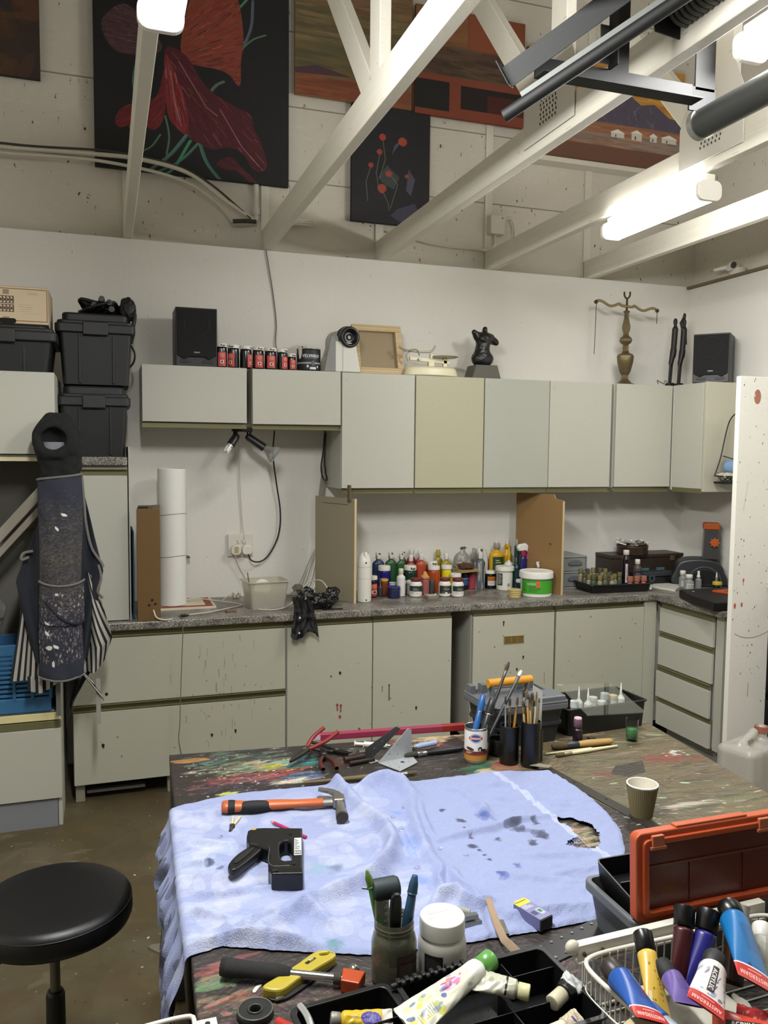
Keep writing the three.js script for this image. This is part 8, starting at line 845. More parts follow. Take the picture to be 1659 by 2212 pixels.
// dark strips along the towel
{ const t = T('long_black_ruler', 'long flat black metal strip lying on the table along the right edge of the towel', 'ruler', [1.255, TY, -2.19]); P(t, 'strip', FL([[0, 0], [0.035, -0.006], [0.135, 0.60], [0.095, 0.60]], 0.0025, 0.0004), M('#33302b', 0.45, { metalness: 0.3, bumpMap: bumpFine, bumpScale: 0.001 })); P(t, 'grey_tab', FL([[-0.035, -0.012], [0.0, -0.02], [0.03, 0.012], [0.012, 0.022], [-0.01, 0.008]], 0.002, 0.0003), M('#77725f', 0.6), [0.0, 0.0126, 0.0]); for (let i = 0; i < 4; i++) P(t, 'hole_mark', CY(0.004, 0.004, 0.0006, 0.0024, 10), M('#0d0c09', 0.9), [0.04 + i * 0.024, 0, 0.12 + i * 0.13]); }
{ const t = T('perforated_strip', 'black perforated plastic strip lying on the table in front of the towel', 'strip', [0.87, TY, -1.375]); orient(t, [0.25, 0, -0.07], [0, 1, 0]); P(t, 'strip', B(0.062, 0.30, 0.004, 0, -0.15, 0.002, 0.001), M('#121111', 0.4)); for (let i = 0; i < 10; i++) for (const s of [-1, 1]) P(t, 'eyelet', CY(0.0035, 0.003, 0.0012, 0, 10).rotateX(PI / 2), M('#77746c', 0.35, { metalness: 0.5 }), [s * 0.02, -0.13 + i * 0.029, 0.0046]); }

// ---------- front of the table ----------
{ const gj = M('#b9b9a6', 0.08, { transmission: 0.85, thickness: 0, ior: 1.35 }), t = T('glass_brush_jar', 'grimy glass jar holding green, black and blue handles in front of the towel', 'jar', [0.490, TY, -1.375]); P(t, 'glass', LA([[0, 0.001], [0.036, 0.001], [0.041, 0.006], [0.042, 0.075], [0.038, 0.092], [0.035, 0.098], [0.035, 0.118], [0.033, 0.118], [0.033, 0.098], [0.036, 0.09], [0.039, 0.075], [0.039, 0.008], [0, 0.006]], 40), gj); for (const y of [0.102, 0.109]) P(t, 'thread', new THREE.TorusGeometry(0.0355, 0.0012, 6, 40).rotateX(PI / 2), gj, [0, y, 0]); P(t, 'grey_residue', LA([[0, 0.009], [0.0375, 0.009], [0.038, 0.034], [0, 0.03]], 30), M('#55503f', 0.8)); P(t, 'paper_label', new THREE.CylinderGeometry(0.0425, 0.0425, 0.05, 20, 1, true, -0.2, 1.2).translate(0, 0.043, 0), LM('#2e2621', [{ r: [0.05, 0.05, 0.9, 0.2], c: '#4a2f28' }, { l: [0.1, 0.35, 0.8, 0.08, 7], c: '#6d665a' }])); }
brush('green translucent brush handle sticking out of the glass jar on the left', [0.482, TY + 0.02, -1.378], [0.443, TY + 0.205, -1.395], { r: 0.0062, bl: 0.03, fl: 0.004, hm: M('#4f8a3c', 0.25), butt: 1, bm: M('#5e7a34', 0.4), fm: M('#4f8a3c', 0.3), tip: 0.4 });
{ const t = T('black_roller_handle', 'black rounded tool handle with a hole in the glass jar', 'tool', [0.487, TY + 0.02, -1.366]); orient(t, [-0.004, 1, 0.06], [0, 0.1, 1]); P(t, 'handle', EX(soft([[-0.008, 0], [0.008, 0], [0.0105, 0.09], [0.010, 0.145], [0, 0.156], [-0.010, 0.145], [-0.0105, 0.09]], 40), 0.011, 0.004, [soft([[-0.003, 0.136], [0.003, 0.136], [0.003, 0.142], [-0.003, 0.142]], 14).reverse()]), M('#0b0c0c', 0.4), [0, 0, -0.005]); }
{ const t = T('dark_teal_roller', 'dark teal rubber-headed tool at the back of the glass jar', 'tool', [0.483, TY + 0.02, -1.395]); orient(t, [-0.02, 1, 0.0], [0, 0, 1]); P(t, 'shaft', CY(0.005, 0.005, 0.13, 0, 12), M('#4c4f4f', 0.4)); P(t, 'rubber_head', LA([[0, -0.026], [0.017, -0.026], [0.020, -0.02], [0.020, 0.02], [0.017, 0.026], [0, 0.026]], 26).rotateZ(PI / 2), M('#1d2b2c', 0.6), [-0.002, 0.145, 0]); P(t, 'steel_pin', rod([-0.025, 0.147, 0], [-0.046, 0.154, 0], 0.002), chrome); }
brush('blue-grey brush handle leaning right in the glass jar', [0.498, TY + 0.02, -1.365], [0.531, TY + 0.19, -1.378], { r: 0.0095, bl: 0.03, fl: 0.004, hm: M('#25455e', 0.4), butt: 1, bm: M('#25455e', 0.4), fm: M('#25455e', 0.4), tip: 0.55, bw: 0.9 });
One('barcode_card', 'white printed card standing inside the glass jar', 'card', new THREE.BoxGeometry(0.03, 0.12, 0.0012), M('#ffffff', 0.6, { map: labelT('#c9c7bf', [{ l: [0.1, 0.05, 0.8, 0.03, 14], c: '#3a3a38' }, { r: [0.1, 0.6, 0.8, 0.3], c: '#8d8b84' }]) }), [0.470, TY + 0.095, -1.385], [0.02, 0.25, 0.02]);
{ const wp = M('#cbc9bf', 0.35), t = T('white_screw_jar', 'white plastic jar with a stickered white screw lid, in front of the towel', 'jar', [0.584, TY, -1.372], 0.1); P(t, 'jar_body', LA([[0, 0], [0.040, 0], [0.0445, 0.005], [0.0455, 0.055], [0.044, 0.068], [0.040, 0.074], [0.039, 0.082], [0, 0.082]], 44), wp); P(t, 'screw_lid', LA([[0.041, 0.078], [0.0425, 0.078], [0.0425, 0.106], [0.040, 0.1095], [0, 0.110]], 44), M('#dcdbd3', 0.3)); const tx = CT(256, 128, (g, w, h) => { fill(g, w, h, '#d8d7d0'); g.fillStyle = '#77756e'; g.font = 'bold 20px sans-serif'; g.fillText('KA01/96', 30, 34); g.fillStyle = '#4a4944'; for (let i = 0; i < 44; i++) if ((i * 7) % 3) g.fillRect(24 + i * 4.6, 50, 2.4, 22); g.fillStyle = '#a9a79f'; g.fillRect(60, 90, 110, 4); }); P(t, 'sticker', new THREE.PlaneGeometry(0.056, 0.026).rotateX(-PI / 2), M('#ffffff', 0.4, { map: tx }), [-0.004, 0.1102, -0.008]); P(t, 'dark_label', new THREE.CylinderGeometry(0.0459, 0.0457, 0.036, 20, 1, true, -1.25, 0.8).translate(0, 0.036, 0), LM('#1b1a1a', [{ l: [0.1, 0.2, 0.8, 0.1, 6], c: '#55524e' }])); }
{ const t = T('staple_box', 'clear plastic box of staples with yellow and violet print on the front of the towel', 'box', [0.822, TY + 0.006, -1.458]); t.rotation.y = 0.32; P(t, 'box', B(0.036, 0.026, 0.075, 0, 0, 0, 0.002), M('#6c6c98', 0.25)); P(t, 'printed_lid', new THREE.PlaneGeometry(0.036, 0.075).rotateX(-PI / 2), M('#ffffff', 0.35, { map: labelT('#77779a', [{ r: [0, 0, 1, 0.22], c: '#cdbb46' }, { l: [0.1, 0.26, 0.7, 0.06, 3], c: '#c9cbe0' }, { r: [0.1, 0.58, 0.35, 0.2], c: '#3c3a66' }, { r: [0.55, 0.55, 0.34, 0.28], c: '#9db0a6' }, { r: [0.62, 0.6, 0.2, 0.14], c: '#2c5a48' }]) }), [0, 0.0262, 0]); P(t, 'dark_end', B(0.035, 0.024, 0.003, 0, 0.001, 0.038, 0.001), M('#2c2a33', 0.4)); P(t, 'yellow_tab', B(0.03, 0.003, 0.006, 0, 0.0255, -0.036, 0.001), M('#cdbb46', 0.4)); }
for (const [x, z, a, y, l] of [[0.690, -1.478, -0.55, 0.009, 'bundle of steel staples, lower of two crossing behind the white jar'], [0.684, -1.484, -0.7, 0.021, 'bundle of steel staples, upper of two crossing behind the white jar'], [0.748, -1.444, 0.66, 0.008, 'single stick of grey staples right of the curled leather strip']]) One('staple_stick', l, 'staples', mg([B(0.05, 0.0015, 0.012, 0, 0.006, 0, 0), B(0.05, 0.007, 0.0015, 0, 0, -0.006, 0), B(0.05, 0.007, 0.0015, 0, 0, 0.006, 0), ...Array.from({ length: 12 }, (_, i) => B(0.0006, 0.0004, 0.0124, -0.022 + i * 0.004, 0.0074, 0, 0))]), M('#8b8c88', 0.3, { metalness: 0.75 }), [x, TY + y, z], [0, a + PI / 2 - 0.9, 0]);
One('grey_tube_stub', 'pale grey plastic tube end lying on the towel behind the white jar', 'tube', mg([rod([-0.02, 0.012, 0], [0.012, 0.012, 0.008], 0.008, 0.009, 16), rod([0.012, 0.012, 0.008], [0.026, 0.011, 0.018], 0.0095, 0.007, 16)]), M('#8d9087', 0.5), [0.678, TY + 0.006, -1.525]);
{ const pts = [[0.765, -1.565], [0.752, -1.52], [0.737, -1.476], [0.726, -1.43], [0.722, -1.39], [0.735, -1.36], [0.752, -1.348]]; const f = (u, v) => { const [x, z] = polyAt(pts, v); return [x + (u - 0.5) * 0.013, TY + 0.012 + 0.030 * Math.sin(PI * clamp((v - 0.02) * 1.1, 0, 1)) ** 0.8 * (1 - v * 0.35) + (u - 0.5) * 0.012 * v, z]; }; One('leather_strip', 'curled pale leather strip arching from the towel to the table front', 'strip', sheet(f, 4, 50, 0.002), M('#a58d72', 0.7, { bumpMap: bumpFine, bumpScale: 0.0015, side: THREE.DoubleSide })); }
// small ball-ended hammer, knife, disc
{ const t = T('tack_hammer', 'small hammer with a thick black rubber handle and orange-painted head, front left of the table', 'hammer', [0.188, TY + 0.02, -1.478]); orient(t, [0.205, -0.004, 0.096], [0, 1, 0]); P(t, 'rubber_handle', LA([[0, 0], [0.015, 0.002], [0.017, 0.012], [0.0145, 0.06], [0.015, 0.11], [0.011, 0.132], [0, 0.134]], 22), M('#0d0d0d', 0.7, { bumpMap: bumpFine, bumpScale: 0.002 })); P(t, 'steel_shaft', CY(0.0078, 0.0075, 0.10, 0.13, 16), chrome); P(t, 'collar', CY(0.0105, 0.0105, 0.014, 0.212, 18), darkSteel); const hd = P(t, 'orange_head', EX([[-0.018, 0], [0.018, 0.002], [0.022, 0.035], [-0.014, 0.042]], 0.024, 0.002), M('#a9431c', 0.4), [0.003, 0.226, -0.012]); P(hd, 'ball', new THREE.SphereGeometry(0.0115, 20, 16), M('#8f887a', 0.25, { metalness: 0.85 }), [-0.03, 0.018, 0.012]); P(hd, 'ball_neck', rod([-0.016, 0.018, 0.012], [-0.024, 0.018, 0.012], 0.008, 0.007, 14), steel); }
{ const ye = M('#a4942c', 0.45, { bumpMap: bumpFine, bumpScale: 0.001 }), t = T('yellow_knife', 'yellow utility knife lying under the small black hammer', 'knife', [0.325, TY, -1.425], 0); const c = ([x, z]) => [x - 0.325, z + 1.425]; P(t, 'handle', FL(soft([[0.256, -1.405], [0.29, -1.424], [0.33, -1.449], [0.362, -1.470], [0.385, -1.472], [0.400, -1.458], [0.396, -1.444], [0.355, -1.422], [0.318, -1.403], [0.282, -1.381], [0.254, -1.393]].map(c), 60), 0.020, 0.004, [soft([[0.372, -1.463], [0.388, -1.462], [0.388, -1.457], [0.374, -1.457]].map(c), 16).reverse()]), ye); P(t, 'dark_base', FL(soft([[0.258, -1.398], [0.33, -1.44], [0.362, -1.463], [0.392, -1.448], [0.355, -1.42], [0.284, -1.378]].map(c), 40), 0.006, 0.001), black, [0.002, -0.0, 0.004]); P(t, 'slide_slot', FL([[0.338, -1.441], [0.358, -1.453], [0.362, -1.449], [0.342, -1.436]].map(c), 0.0015, 0.0003), black, [0, 0.0195, 0]); P(t, 'slide_button', FL([[0.345, -1.443], [0.354, -1.449], [0.357, -1.446], [0.348, -1.440]].map(c), 0.005, 0.001), M('#bcbcb6', 0.35, { metalness: 0.6 }), [0, 0.0195, 0]); P(t, 'blade_end', FL([[0.272, -1.380], [0.280, -1.378], [0.286, -1.374], [0.270, -1.372]].map(c), 0.004, 0.0005), chrome, [0, 0.006, 0]); }
{ const t = T('round_black_disc', 'round black rubber disc with a centre hole at the front left of the table', 'disc', [0.231, TY, -1.355]); P(t, 'disc', LA([[0.009, 0], [0.030, 0], [0.032, 0.003], [0.031, 0.011], [0.027, 0.0125], [0.013, 0.011], [0.009, 0.011], [0.009, 0]], 44), M('#141513', 0.45)); P(t, 'raised_ring', new THREE.TorusGeometry(0.0115, 0.0018, 8, 32).rotateX(PI / 2), M('#2d2e2b', 0.4), [0, 0.0118, 0]); P(t, 'outer_rim', new THREE.TorusGeometry(0.0295, 0.0016, 8, 44).rotateX(PI / 2), M('#4e4f49', 0.35), [0, 0.0118, 0]); }
One('red_ball_tip', 'red rounded plastic handle tip peeping out beside the black disc', 'handle', rod([0.262, TY + 0.008, -1.315], [0.285, TY + 0.010, -1.28], 0.009, 0.009, 16), M('#a32820', 0.35));
One('pale_paint_chip', 'small white dried paint chip on the table behind the black disc', 'chip', FL(soft([[-0.008, 0.006], [0.0, -0.006], [0.012, -0.008], [0.004, 0.0], [-0.004, 0.01]], 20), 0.0015, 0.0003), wht, [0.245, TY, -1.424]);
// organiser trays
const orgM = M('#0d0d0e', 0.38, { bumpMap: bumpFine, bumpScale: 0.0005 });
function organiser(label, p, ry, w, d, h, cuts) { const t = T('organiser_tray', label, 'tray', p, ry); P(t, 'tray_body', tray(w, d, h, 0.003, 0.014, 0.95), orgM); P(t, 'rim', FL(rrect(w + 0.012, d + 0.012, 0.018), 0.004, 0.0012, [rrect(w - 0.008, d - 0.008, 0.012).reverse()]), M('#171819', 0.38), [0, h - 0.003, 0]); for (const [x0, x1, z0, z1] of cuts) P(t, 'divider', BX(Math.min(x0, x1) - 0.001, Math.max(x0, x1) + 0.001, 0.003, h * 0.88, Math.min(z0, z1) - 0.001, Math.max(z0, z1) + 0.001, 0.0005), orgM); return t; }
organiser('left black organiser tray, holding a yellow and violet paint tube', [0.372, TY, -1.205], 0.10, 0.17, 0.17, 0.048, [[-0.08, 0.08, -0.01, -0.01], [0.035, 0.035, -0.01, 0.08]]);
{ const t = organiser('right black organiser tray with squeezed paint tubes and a comb hinge', [0.615, TY, -1.195], 0.06, 0.29, 0.20, 0.055, [[0.055, 0.14, -0.05, -0.05], [-0.14, 0.14, 0.03, 0.03], [0.01, 0.01, -0.02, 0.09], [0.055, 0.055, -0.09, -0.05]]); const comb = []; for (let i = 0; i < 9; i++) comb.push(B(0.009, 0.016, 0.014, -0.145 + i * 0.016, 0.05, -0.092 - i * 0.001, 0.003)); P(t, 'hinge_comb', mg(comb), orgM); P(t, 'hinge_rod', rod([-0.16, 0.058, -0.09], [0.0, 0.058, -0.10], 0.0045), M('#2a2b2c', 0.35)); }
// squeezed paint tubes: cap at the origin, flat crimped end at +y, print facing +z
function paintTube(label, a, b, { r = 0.019, body, crimpM, capM2 = M('#0c0c0c', 0.3), capL = 0.03, up = [0, 1, 0.3], crease = 0, capR = 0.85, wide = 1.5, crimp = 0.16, cat = 'paint tube', name = 'paint_tube', group } = {}) {
  const t = T(name, label, cat, a, 0, group), d = [b[0] - a[0], b[1] - a[1], b[2] - a[2]], L = Math.hypot(...d); orient(t, d, up);
  const N = 28, rows = 22, mk = (t0, t1) => { const pos = [], uv = [], idx = []; for (let j = 0; j <= rows; j++) { const k = lerp(t0, t1, j / rows), y = capL + k * (L - capL), sh = Math.min(1, 0.55 + k * 9), wx = lerp(r, r * wide, sstep(0.05, 1, k)) * sh, wz = Math.max(0.0016, lerp(r, 0, k ** 1.35)) * sh; for (let i = 0; i <= N; i++) { const q = i / N * 2 * PI, cx = Math.sin(q), cz = Math.cos(q); const cr = crease ? crease * noise.noise(cx * 3 + a[0] * 50, k * 9, cz * 3) * sstep(0, 0.2, k) : 0; pos.push(cx * wx, y, cz * wz + cr); const front = i / N < 0.25 ? 0.5 + 0.5 * Math.sin(q) : i / N > 0.75 ? 0.5 + 0.5 * Math.sin(q) : 0.5 + 0.5 * Math.sin(q); uv.push(front, cz >= -0.001 ? k : k * 0.02); } } for (let j = 0; j < rows; j++) for (let i = 0; i < N; i++) { const A = j * (N + 1) + i, Bq = A + 1, C = Bq + N + 1, D = A + N + 1; idx.push(A, Bq, D, Bq, C, D); } const g = new THREE.BufferGeometry(); g.setAttribute('position', new THREE.Float32BufferAttribute(pos, 3)); g.setAttribute('uv', new THREE.Float32BufferAttribute(uv, 2)); g.setIndex(idx); g.computeVertexNormals(); return g; };
  P(t, 'tube_body', mk(0, crimpM ? 1 - crimp : 1), body); if (crimpM) { const g = mk(1 - crimp, 1), uv = g.attributes.uv; for (let i = 0; i < uv.count; i++) uv.setY(i, clamp((uv.getY(i) - 1 + crimp) / crimp, 0, 1)); P(t, 'crimped_end', g, crimpM); }
  P(t, 'cap', LA([[0, 0], [r * capR - 0.002, 0], [r * capR, 0.002], [r * capR * 0.95, capL], [0, capL]], 24), capM2); return t;
}
const tubeT = (bg, draw) => M('#ffffff', 0.32, { map: CT(256, 512, (g, w, h) => { fill(g, w, h, bg); draw && draw(g, w, h); }) });
const small = (g, w, h, c, y0, n, x0 = 0.2, ww = 0.6) => { g.fillStyle = c; for (let i = 0; i < n; i++) g.fillRect(w * x0, y0 + i * 14, w * ww * (0.6 + 0.4 * Math.abs(Math.sin(i * 3.1))), 5); };
const crimpRed = M('#ffffff', 0.35, { map: CT(256, 96, (g, w, h) => { fill(g, w, h, '#b02a26'); g.fillStyle = '#e3b9b0'; g.font = 'bold 34px sans-serif'; g.textAlign = 'center'; g.textBaseline = 'middle'; g.fillText('AMSTERDAM', w / 2, h * 0.42, w * 0.86); g.fillRect(w * 0.32, h * 0.72, w * 0.36, 4); g.fillStyle = '#d8dbe0'; g.fillRect(0, h - 8, w, 8); }) });
const BH = 0.885;
// white wire basket with the large tubes
const wwM = M('#cdcabd', 0.38);
{ const t = T('white_wire_basket', 'white wire basket full of large paint tubes at the bottom right of the picture', 'basket', [0.765, TY, -1.185], 0.04); const bx = 0.42, bz = 0.30, hh = 0.10; const fr3 = (y, r) => TU([[0, y, 0], [bx, y, 0], [bx, y, bz], [0, y, bz]].flatMap((p, i, a) => { const q = a[(i + 1) % 4]; return [0.05, 0.5, 0.95].map(k => [lerp(p[0], q[0], k), y, lerp(p[2], q[2], k)]); }), r, 160, 8, true); P(t, 'rim_wire', fr3(hh, 0.0042), wwM); P(t, 'base_wire', fr3(0.004, 0.003), wwM); P(t, 'middle_wire', fr3(hh * 0.55, 0.0016), wwM);
  for (let i = 0; i <= 22; i++) P(t, 'side_wire', rod([0, 0.002, bz * (i + 0.5) / 23], [-0.001, hh, bz * (i + 0.5) / 23], 0.0014, 0.0014, 6), wwM); for (let i = 0; i <= 24; i++) P(t, 'side_wire', rod([bx * (i + 0.5) / 25, 0.002, 0], [bx * (i + 0.5) / 25, hh, 0], 0.0014, 0.0014, 6), wwM); for (let i = 0; i < 10; i++) P(t, 'floor_wire', rod([0.01, 0.003, bz * (i + 0.5) / 10], [bx, 0.003, bz * (i + 0.5) / 10], 0.0015, 0.0015, 6), wwM);
  P(t, 'runner_rail', mg([BX(0.0, bx, hh - 0.012, hh + 0.016, -0.012, -0.009, 0.001), BX(0.0, bx, hh + 0.014, hh + 0.018, -0.026, -0.009, 0.001), BX(0.0, bx, hh - 0.014, hh - 0.010, -0.02, -0.004, 0.001)]), wwM); P(t, 'rolled_end', new THREE.SphereGeometry(0.0135, 22, 16).scale(1, 1, 0.8), M('#bdb7a6', 0.45), [-0.006, hh + 0.012, -0.018]); for (const x of [0.012, 0.05]) P(t, 'rivet', CY(0.0035, 0.0035, 0.003, 0, 10).rotateX(PI / 2), M('#3a352c', 0.5), [x, hh + 0.002, -0.009]); }
const blueT = tubeT('#1f4a92', (g, w, h) => { g.strokeStyle = 'rgba(20,40,110,.9)'; g.lineWidth = 4; g.beginPath(); g.arc(w * 0.34, 110, 16, 0, 7); g.stroke(); g.beginPath(); g.arc(w * 0.6, 104, 22, 0, 7); g.stroke(); small(g, w, h, 'rgba(18,36,96,.8)', 200, 12); g.fillStyle = '#8a2c2c'; g.beginPath(); g.ellipse(w * 0.3, 260, 10, 50, 0.05, 0, 7); g.fill(); });
paintTube('big ultramarine tube with a red crimped end and smeared cap, leftmost in the basket', [0.768, BH + 0.030, -1.105], [0.742, BH + 0.045, -0.955], { r: 0.021, body: blueT, crimpM: crimpRed, capM2: M('#2c241f', 0.4), up: [0.25, 1, 0.5], wide: 1.35, crimp: 0.24 });
paintTube('mid-blue tube lying under the others with a clear cap at its lower end', [0.806, BH - 0.015, -0.985], [0.796, BH - 0.01, -1.085], { r: 0.018, body: tubeT('#2a5596', (g, w, h) => { small(g, w, h, 'rgba(30,50,110,.7)', 120, 14); g.fillStyle = '#3a2620'; g.fillRect(0, 0, w, 60); }), capM2: M('#9aa3ac', 0.25), capL: 0.028, capR: 0.95 });
paintTube('bright yellow tube with a glossy black cap standing at the back of the basket', [0.862, BH + 0.045, -1.150], [0.815, BH - 0.02, -1.035], { r: 0.0165, body: tubeT('#c9a746', (g, w, h) => { reseed(3); g.fillStyle = 'rgba(120,96,20,.8)'; for (let i = 0; i < 16; i++) { g.beginPath(); g.arc(R(40, 200), R(60, 420), R(4, 12), 0, 7); g.fill(); } g.fillStyle = 'rgba(206,200,186,.8)'; g.fillRect(w * 0.76, 20, w * 0.12, 160); }), up: [0.1, 0.8, 0.7], capL: 0.032, capR: 1.02, wide: 1.2 });
paintTube('violet tube with a matt black cap in the middle of the basket', [0.862, BH + 0.020, -1.098], [0.846, BH + 0.015, -1.005], { r: 0.0185, body: tubeT('#5f4e8c', (g, w, h) => { g.strokeStyle = 'rgba(40,28,80,.9)'; g.lineWidth = 4; g.beginPath(); g.arc(w * 0.4, 150, 16, 0, 7); g.stroke(); small(g, w, h, 'rgba(44,30,84,.7)', 200, 12, 0.3, 0.5); }), capM2: M('#121212', 0.7), up: [0.2, 0.9, 0.5], capL: 0.032 });
paintTube('maroon tube with a glossy black cap standing upright at the back of the basket', [0.960, BH + 0.068, -1.165], [0.905, BH - 0.03, -1.10], { r: 0.0175, body: tubeT('#3d1519', (g, w, h) => small(g, w, h, 'rgba(90,50,54,.5)', 120, 14)), up: [0, 0.5, 0.9], capL: 0.034, capR: 1.05, wide: 1.2 });
paintTube('indigo tube with a shiny black cap, right of the maroon one', [0.998, BH + 0.062, -1.148], [0.925, BH - 0.03, -1.085], { r: 0.0185, body: tubeT('#26246e', (g, w, h) => small(g, w, h, 'rgba(60,60,130,.5)', 130, 14)), up: [0, 0.5, 0.9], capL: 0.036, capR: 1.08, wide: 1.2 });
paintTube('large sky-blue tube with a red crimped end leaning down to the right', [1.035, BH + 0.066, -1.140], [0.938, BH + 0.052, -0.968], { r: 0.0245, body: tubeT('#0f5f96', (g, w, h) => { g.fillStyle = '#0a2c50'; g.beginPath(); g.arc(w * 0.6, 110, 13, 0, 7); g.fill(); g.strokeStyle = 'rgba(12,60,110,.9)'; g.lineWidth = 4; g.strokeRect(w * 0.25, 90, 60, 24); small(g, w, h, 'rgba(8,54,98,.9)', 210, 13, 0.2, 0.65); }), crimpM: crimpRed, up: [0.25, 0.9, 0.5], wide: 1.3, crimp: 0.2 });
paintTube('white tube printed ACRYLIC with a red crimped end, lying across the others', [0.915, BH + 0.060, -1.035], [0.822, BH + 0.055, -0.945], { r: 0.021, body: tubeT('#cfc8c4', (g, w, h) => { g.save(); g.translate(w * 0.5, h * 0.56); g.rotate(-PI / 2); g.fillStyle = '#2b272b'; g.fillRect(-130, -28, 260, 56); g.fillStyle = '#d9d3d0'; g.font = 'bold 52px sans-serif'; g.textAlign = 'center'; g.textBaseline = 'middle'; g.fillText('ACRYLIC', 0, 2, 244); g.restore(); reseed(9); for (let i = 0; i < 22; i++) { g.fillStyle = rgba([[112, 128, 160], [60, 52, 60], [150, 120, 140], [90, 110, 150]][i % 4], 0.6); g.beginPath(); g.ellipse(R(0, w), R(60, h), R(4, 20), R(6, 34), 0.4, 0, 7); g.fill(); } }), crimpM: crimpRed, capM2: M('#131312', 0.6), up: [0.1, 1, 0.5], wide: 1.35, crimp: 0.24 });
paintTube('orange-red tube with dark lettering at the bottom right of the basket', [0.955, BH + 0.0, -0.90], [0.862, BH + 0.005, -0.975], { r: 0.02, body: tubeT('#b8402c', (g, w, h) => { g.save(); g.translate(w * 0.5, h * 0.5); g.rotate(PI / 2); g.fillStyle = '#241a1a'; g.fillRect(-150, -30, 300, 60); g.fillStyle = '#d6ccc6'; g.font = 'bold 54px sans-serif'; g.textAlign = 'center'; g.textBaseline = 'middle'; g.fillText('ACRYLIC', 0, 2, 270); g.restore(); }), crimpM: M('#c9573c', 0.35), up: [0.1, 1, 0.4], crimp: 0.1 });
paintTube('crumpled red tube under the right side of the basket pile', [1.00, BH - 0.01, -0.93], [0.93, BH - 0.02, -1.00], { r: 0.018, body: M('#a32a2a', 0.35), crease: 0.006, up: [0, 1, 0.3] });
{ const t = T('brown_glass_bottle', 'brown bottle with a grey cap and yellow band leaning behind the big tubes', 'bottle', [1.075, TY + 0.10, -1.16]); orient(t, [0.35, 0.9, -0.25], [0, 0.2, 1]); P(t, 'body', LA([[0, -0.08], [0.019, -0.08], [0.0205, -0.07], [0.0205, 0.02], [0.014, 0.032], [0.010, 0.036], [0, 0.036]], 26), M('#2c1812', 0.25)); P(t, 'yellow_band', new THREE.CylinderGeometry(0.0208, 0.0208, 0.016, 26, 1, true), LM('#b9a224', [{ t: 'C', x: 0.5, y: 0.5, c: '#4a3f14', f: 'bold 60px sans-serif', mw: 0.25 }], 256, 64), [0, 0.004, 0]); P(t, 'cap', CY(0.0145, 0.0145, 0.02, 0.034, 22), M('#9a938a', 0.5)); }
paintTube('grey tube with a yellow band at the right edge of the picture', [1.10, TY + 0.13, -1.13], [1.02, TY + 0.09, -1.04], { r: 0.02, body: tubeT('#97968c', (g, w, h) => { g.fillStyle = '#c0ad2c'; g.fillRect(0, 120, w, 60); small(g, w, h, 'rgba(80,80,76,.7)', 220, 14); }), up: [0, 1, 0.4], capM2: M('#c9c7be', 0.4) });
paintTube('dark green tube with a clear end low in the basket', [0.86, BH - 0.045, -0.93], [0.80, BH - 0.045, -1.0], { r: 0.017, body: M('#26402c', 0.35), capM2: M('#a9ada4', 0.2), capL: 0.025, capR: 1 });
One('cream_tape_roll', 'cream rounded tub lid at the front of the basket', 'lid', LA([[0, 0.022], [0.03, 0.021], [0.043, 0.016], [0.046, 0.006], [0.045, 0], [0, 0]], 40), M('#b9ab86', 0.55), [0.742, TY + 0.105, -0.962], [0.1, 0, 0.05]);
One('basket_paper', 'crumpled white paper scrap low in the wire basket', 'paper', sdf((x, y, z) => ell(x, y, z, [0, 0, 0], [0.10, 0.02, 0.09]) + 0.012 * noise.noise(x * 30, y * 30, z * 30), [0.13, 0.05, 0.12], 30), M('#a8a496', 0.8), [0.91, TY + 0.04, -1.07]);
// tubes in the organiser
const meadowT = tubeT('#c9c8b4', (g, w, h) => { reseed(17); for (let i = 0; i < 60; i++) { const q = [[176, 66, 120], [214, 150, 186], [150, 170, 60], [206, 190, 60], [60, 80, 140], [196, 196, 176]][rnd() * 6 | 0]; g.fillStyle = rgba(q, R(0.35, 0.85)); const cx = w * (q[0] === 176 || q[0] === 214 ? R(0.35, 0.75) : R(0.1, 0.9)), cy = h * (q[0] === 176 || q[0] === 214 ? R(0.5, 0.72) : R(0.05, 0.75)); g.beginPath(); g.ellipse(cx, cy, R(8, 26), R(8, 22), R(0, 3), 0, 7); g.fill(); } g.fillStyle = '#d4d3cc'; g.fillRect(0, h * 0.8, w, h * 0.2); small(g, w, h, 'rgba(110,120,90,.6)', 60, 8, 0.2, 0.4); });
paintTube('flat squeezed hand-cream tube printed with pink flowers and a green cap, across the organiser', [0.632, TY + 0.080, -1.262], [0.440, TY + 0.062, -1.175], { r: 0.019, body: meadowT, capM2: M('#5c9448', 0.25), capL: 0.028, capR: 0.95, crease: 0.004, wide: 1.6, up: [0, 1, 0.35] });
paintTube('silver-grey squeezed tube with a dark band, lying across the organiser', [0.665, TY + 0.062, -1.182], [0.585, TY + 0.072, -1.235], { r: 0.016, body: tubeT('#b0b09c', (g, w, h) => { g.fillStyle = '#26251f'; g.fillRect(0, h * 0.72, w, 24); g.fillStyle = '#93907c'; g.beginPath(); g.arc(w * 0.5, h * 0.4, 30, 0, 7); g.fill(); small(g, w, h, 'rgba(90,90,76,.6)', 60, 6, 0.2, 0.5); }), capM2: M('#b9b68c', 0.5), crease: 0.003, wide: 1.55, capL: 0.02, up: [0, 1, 0.3] });
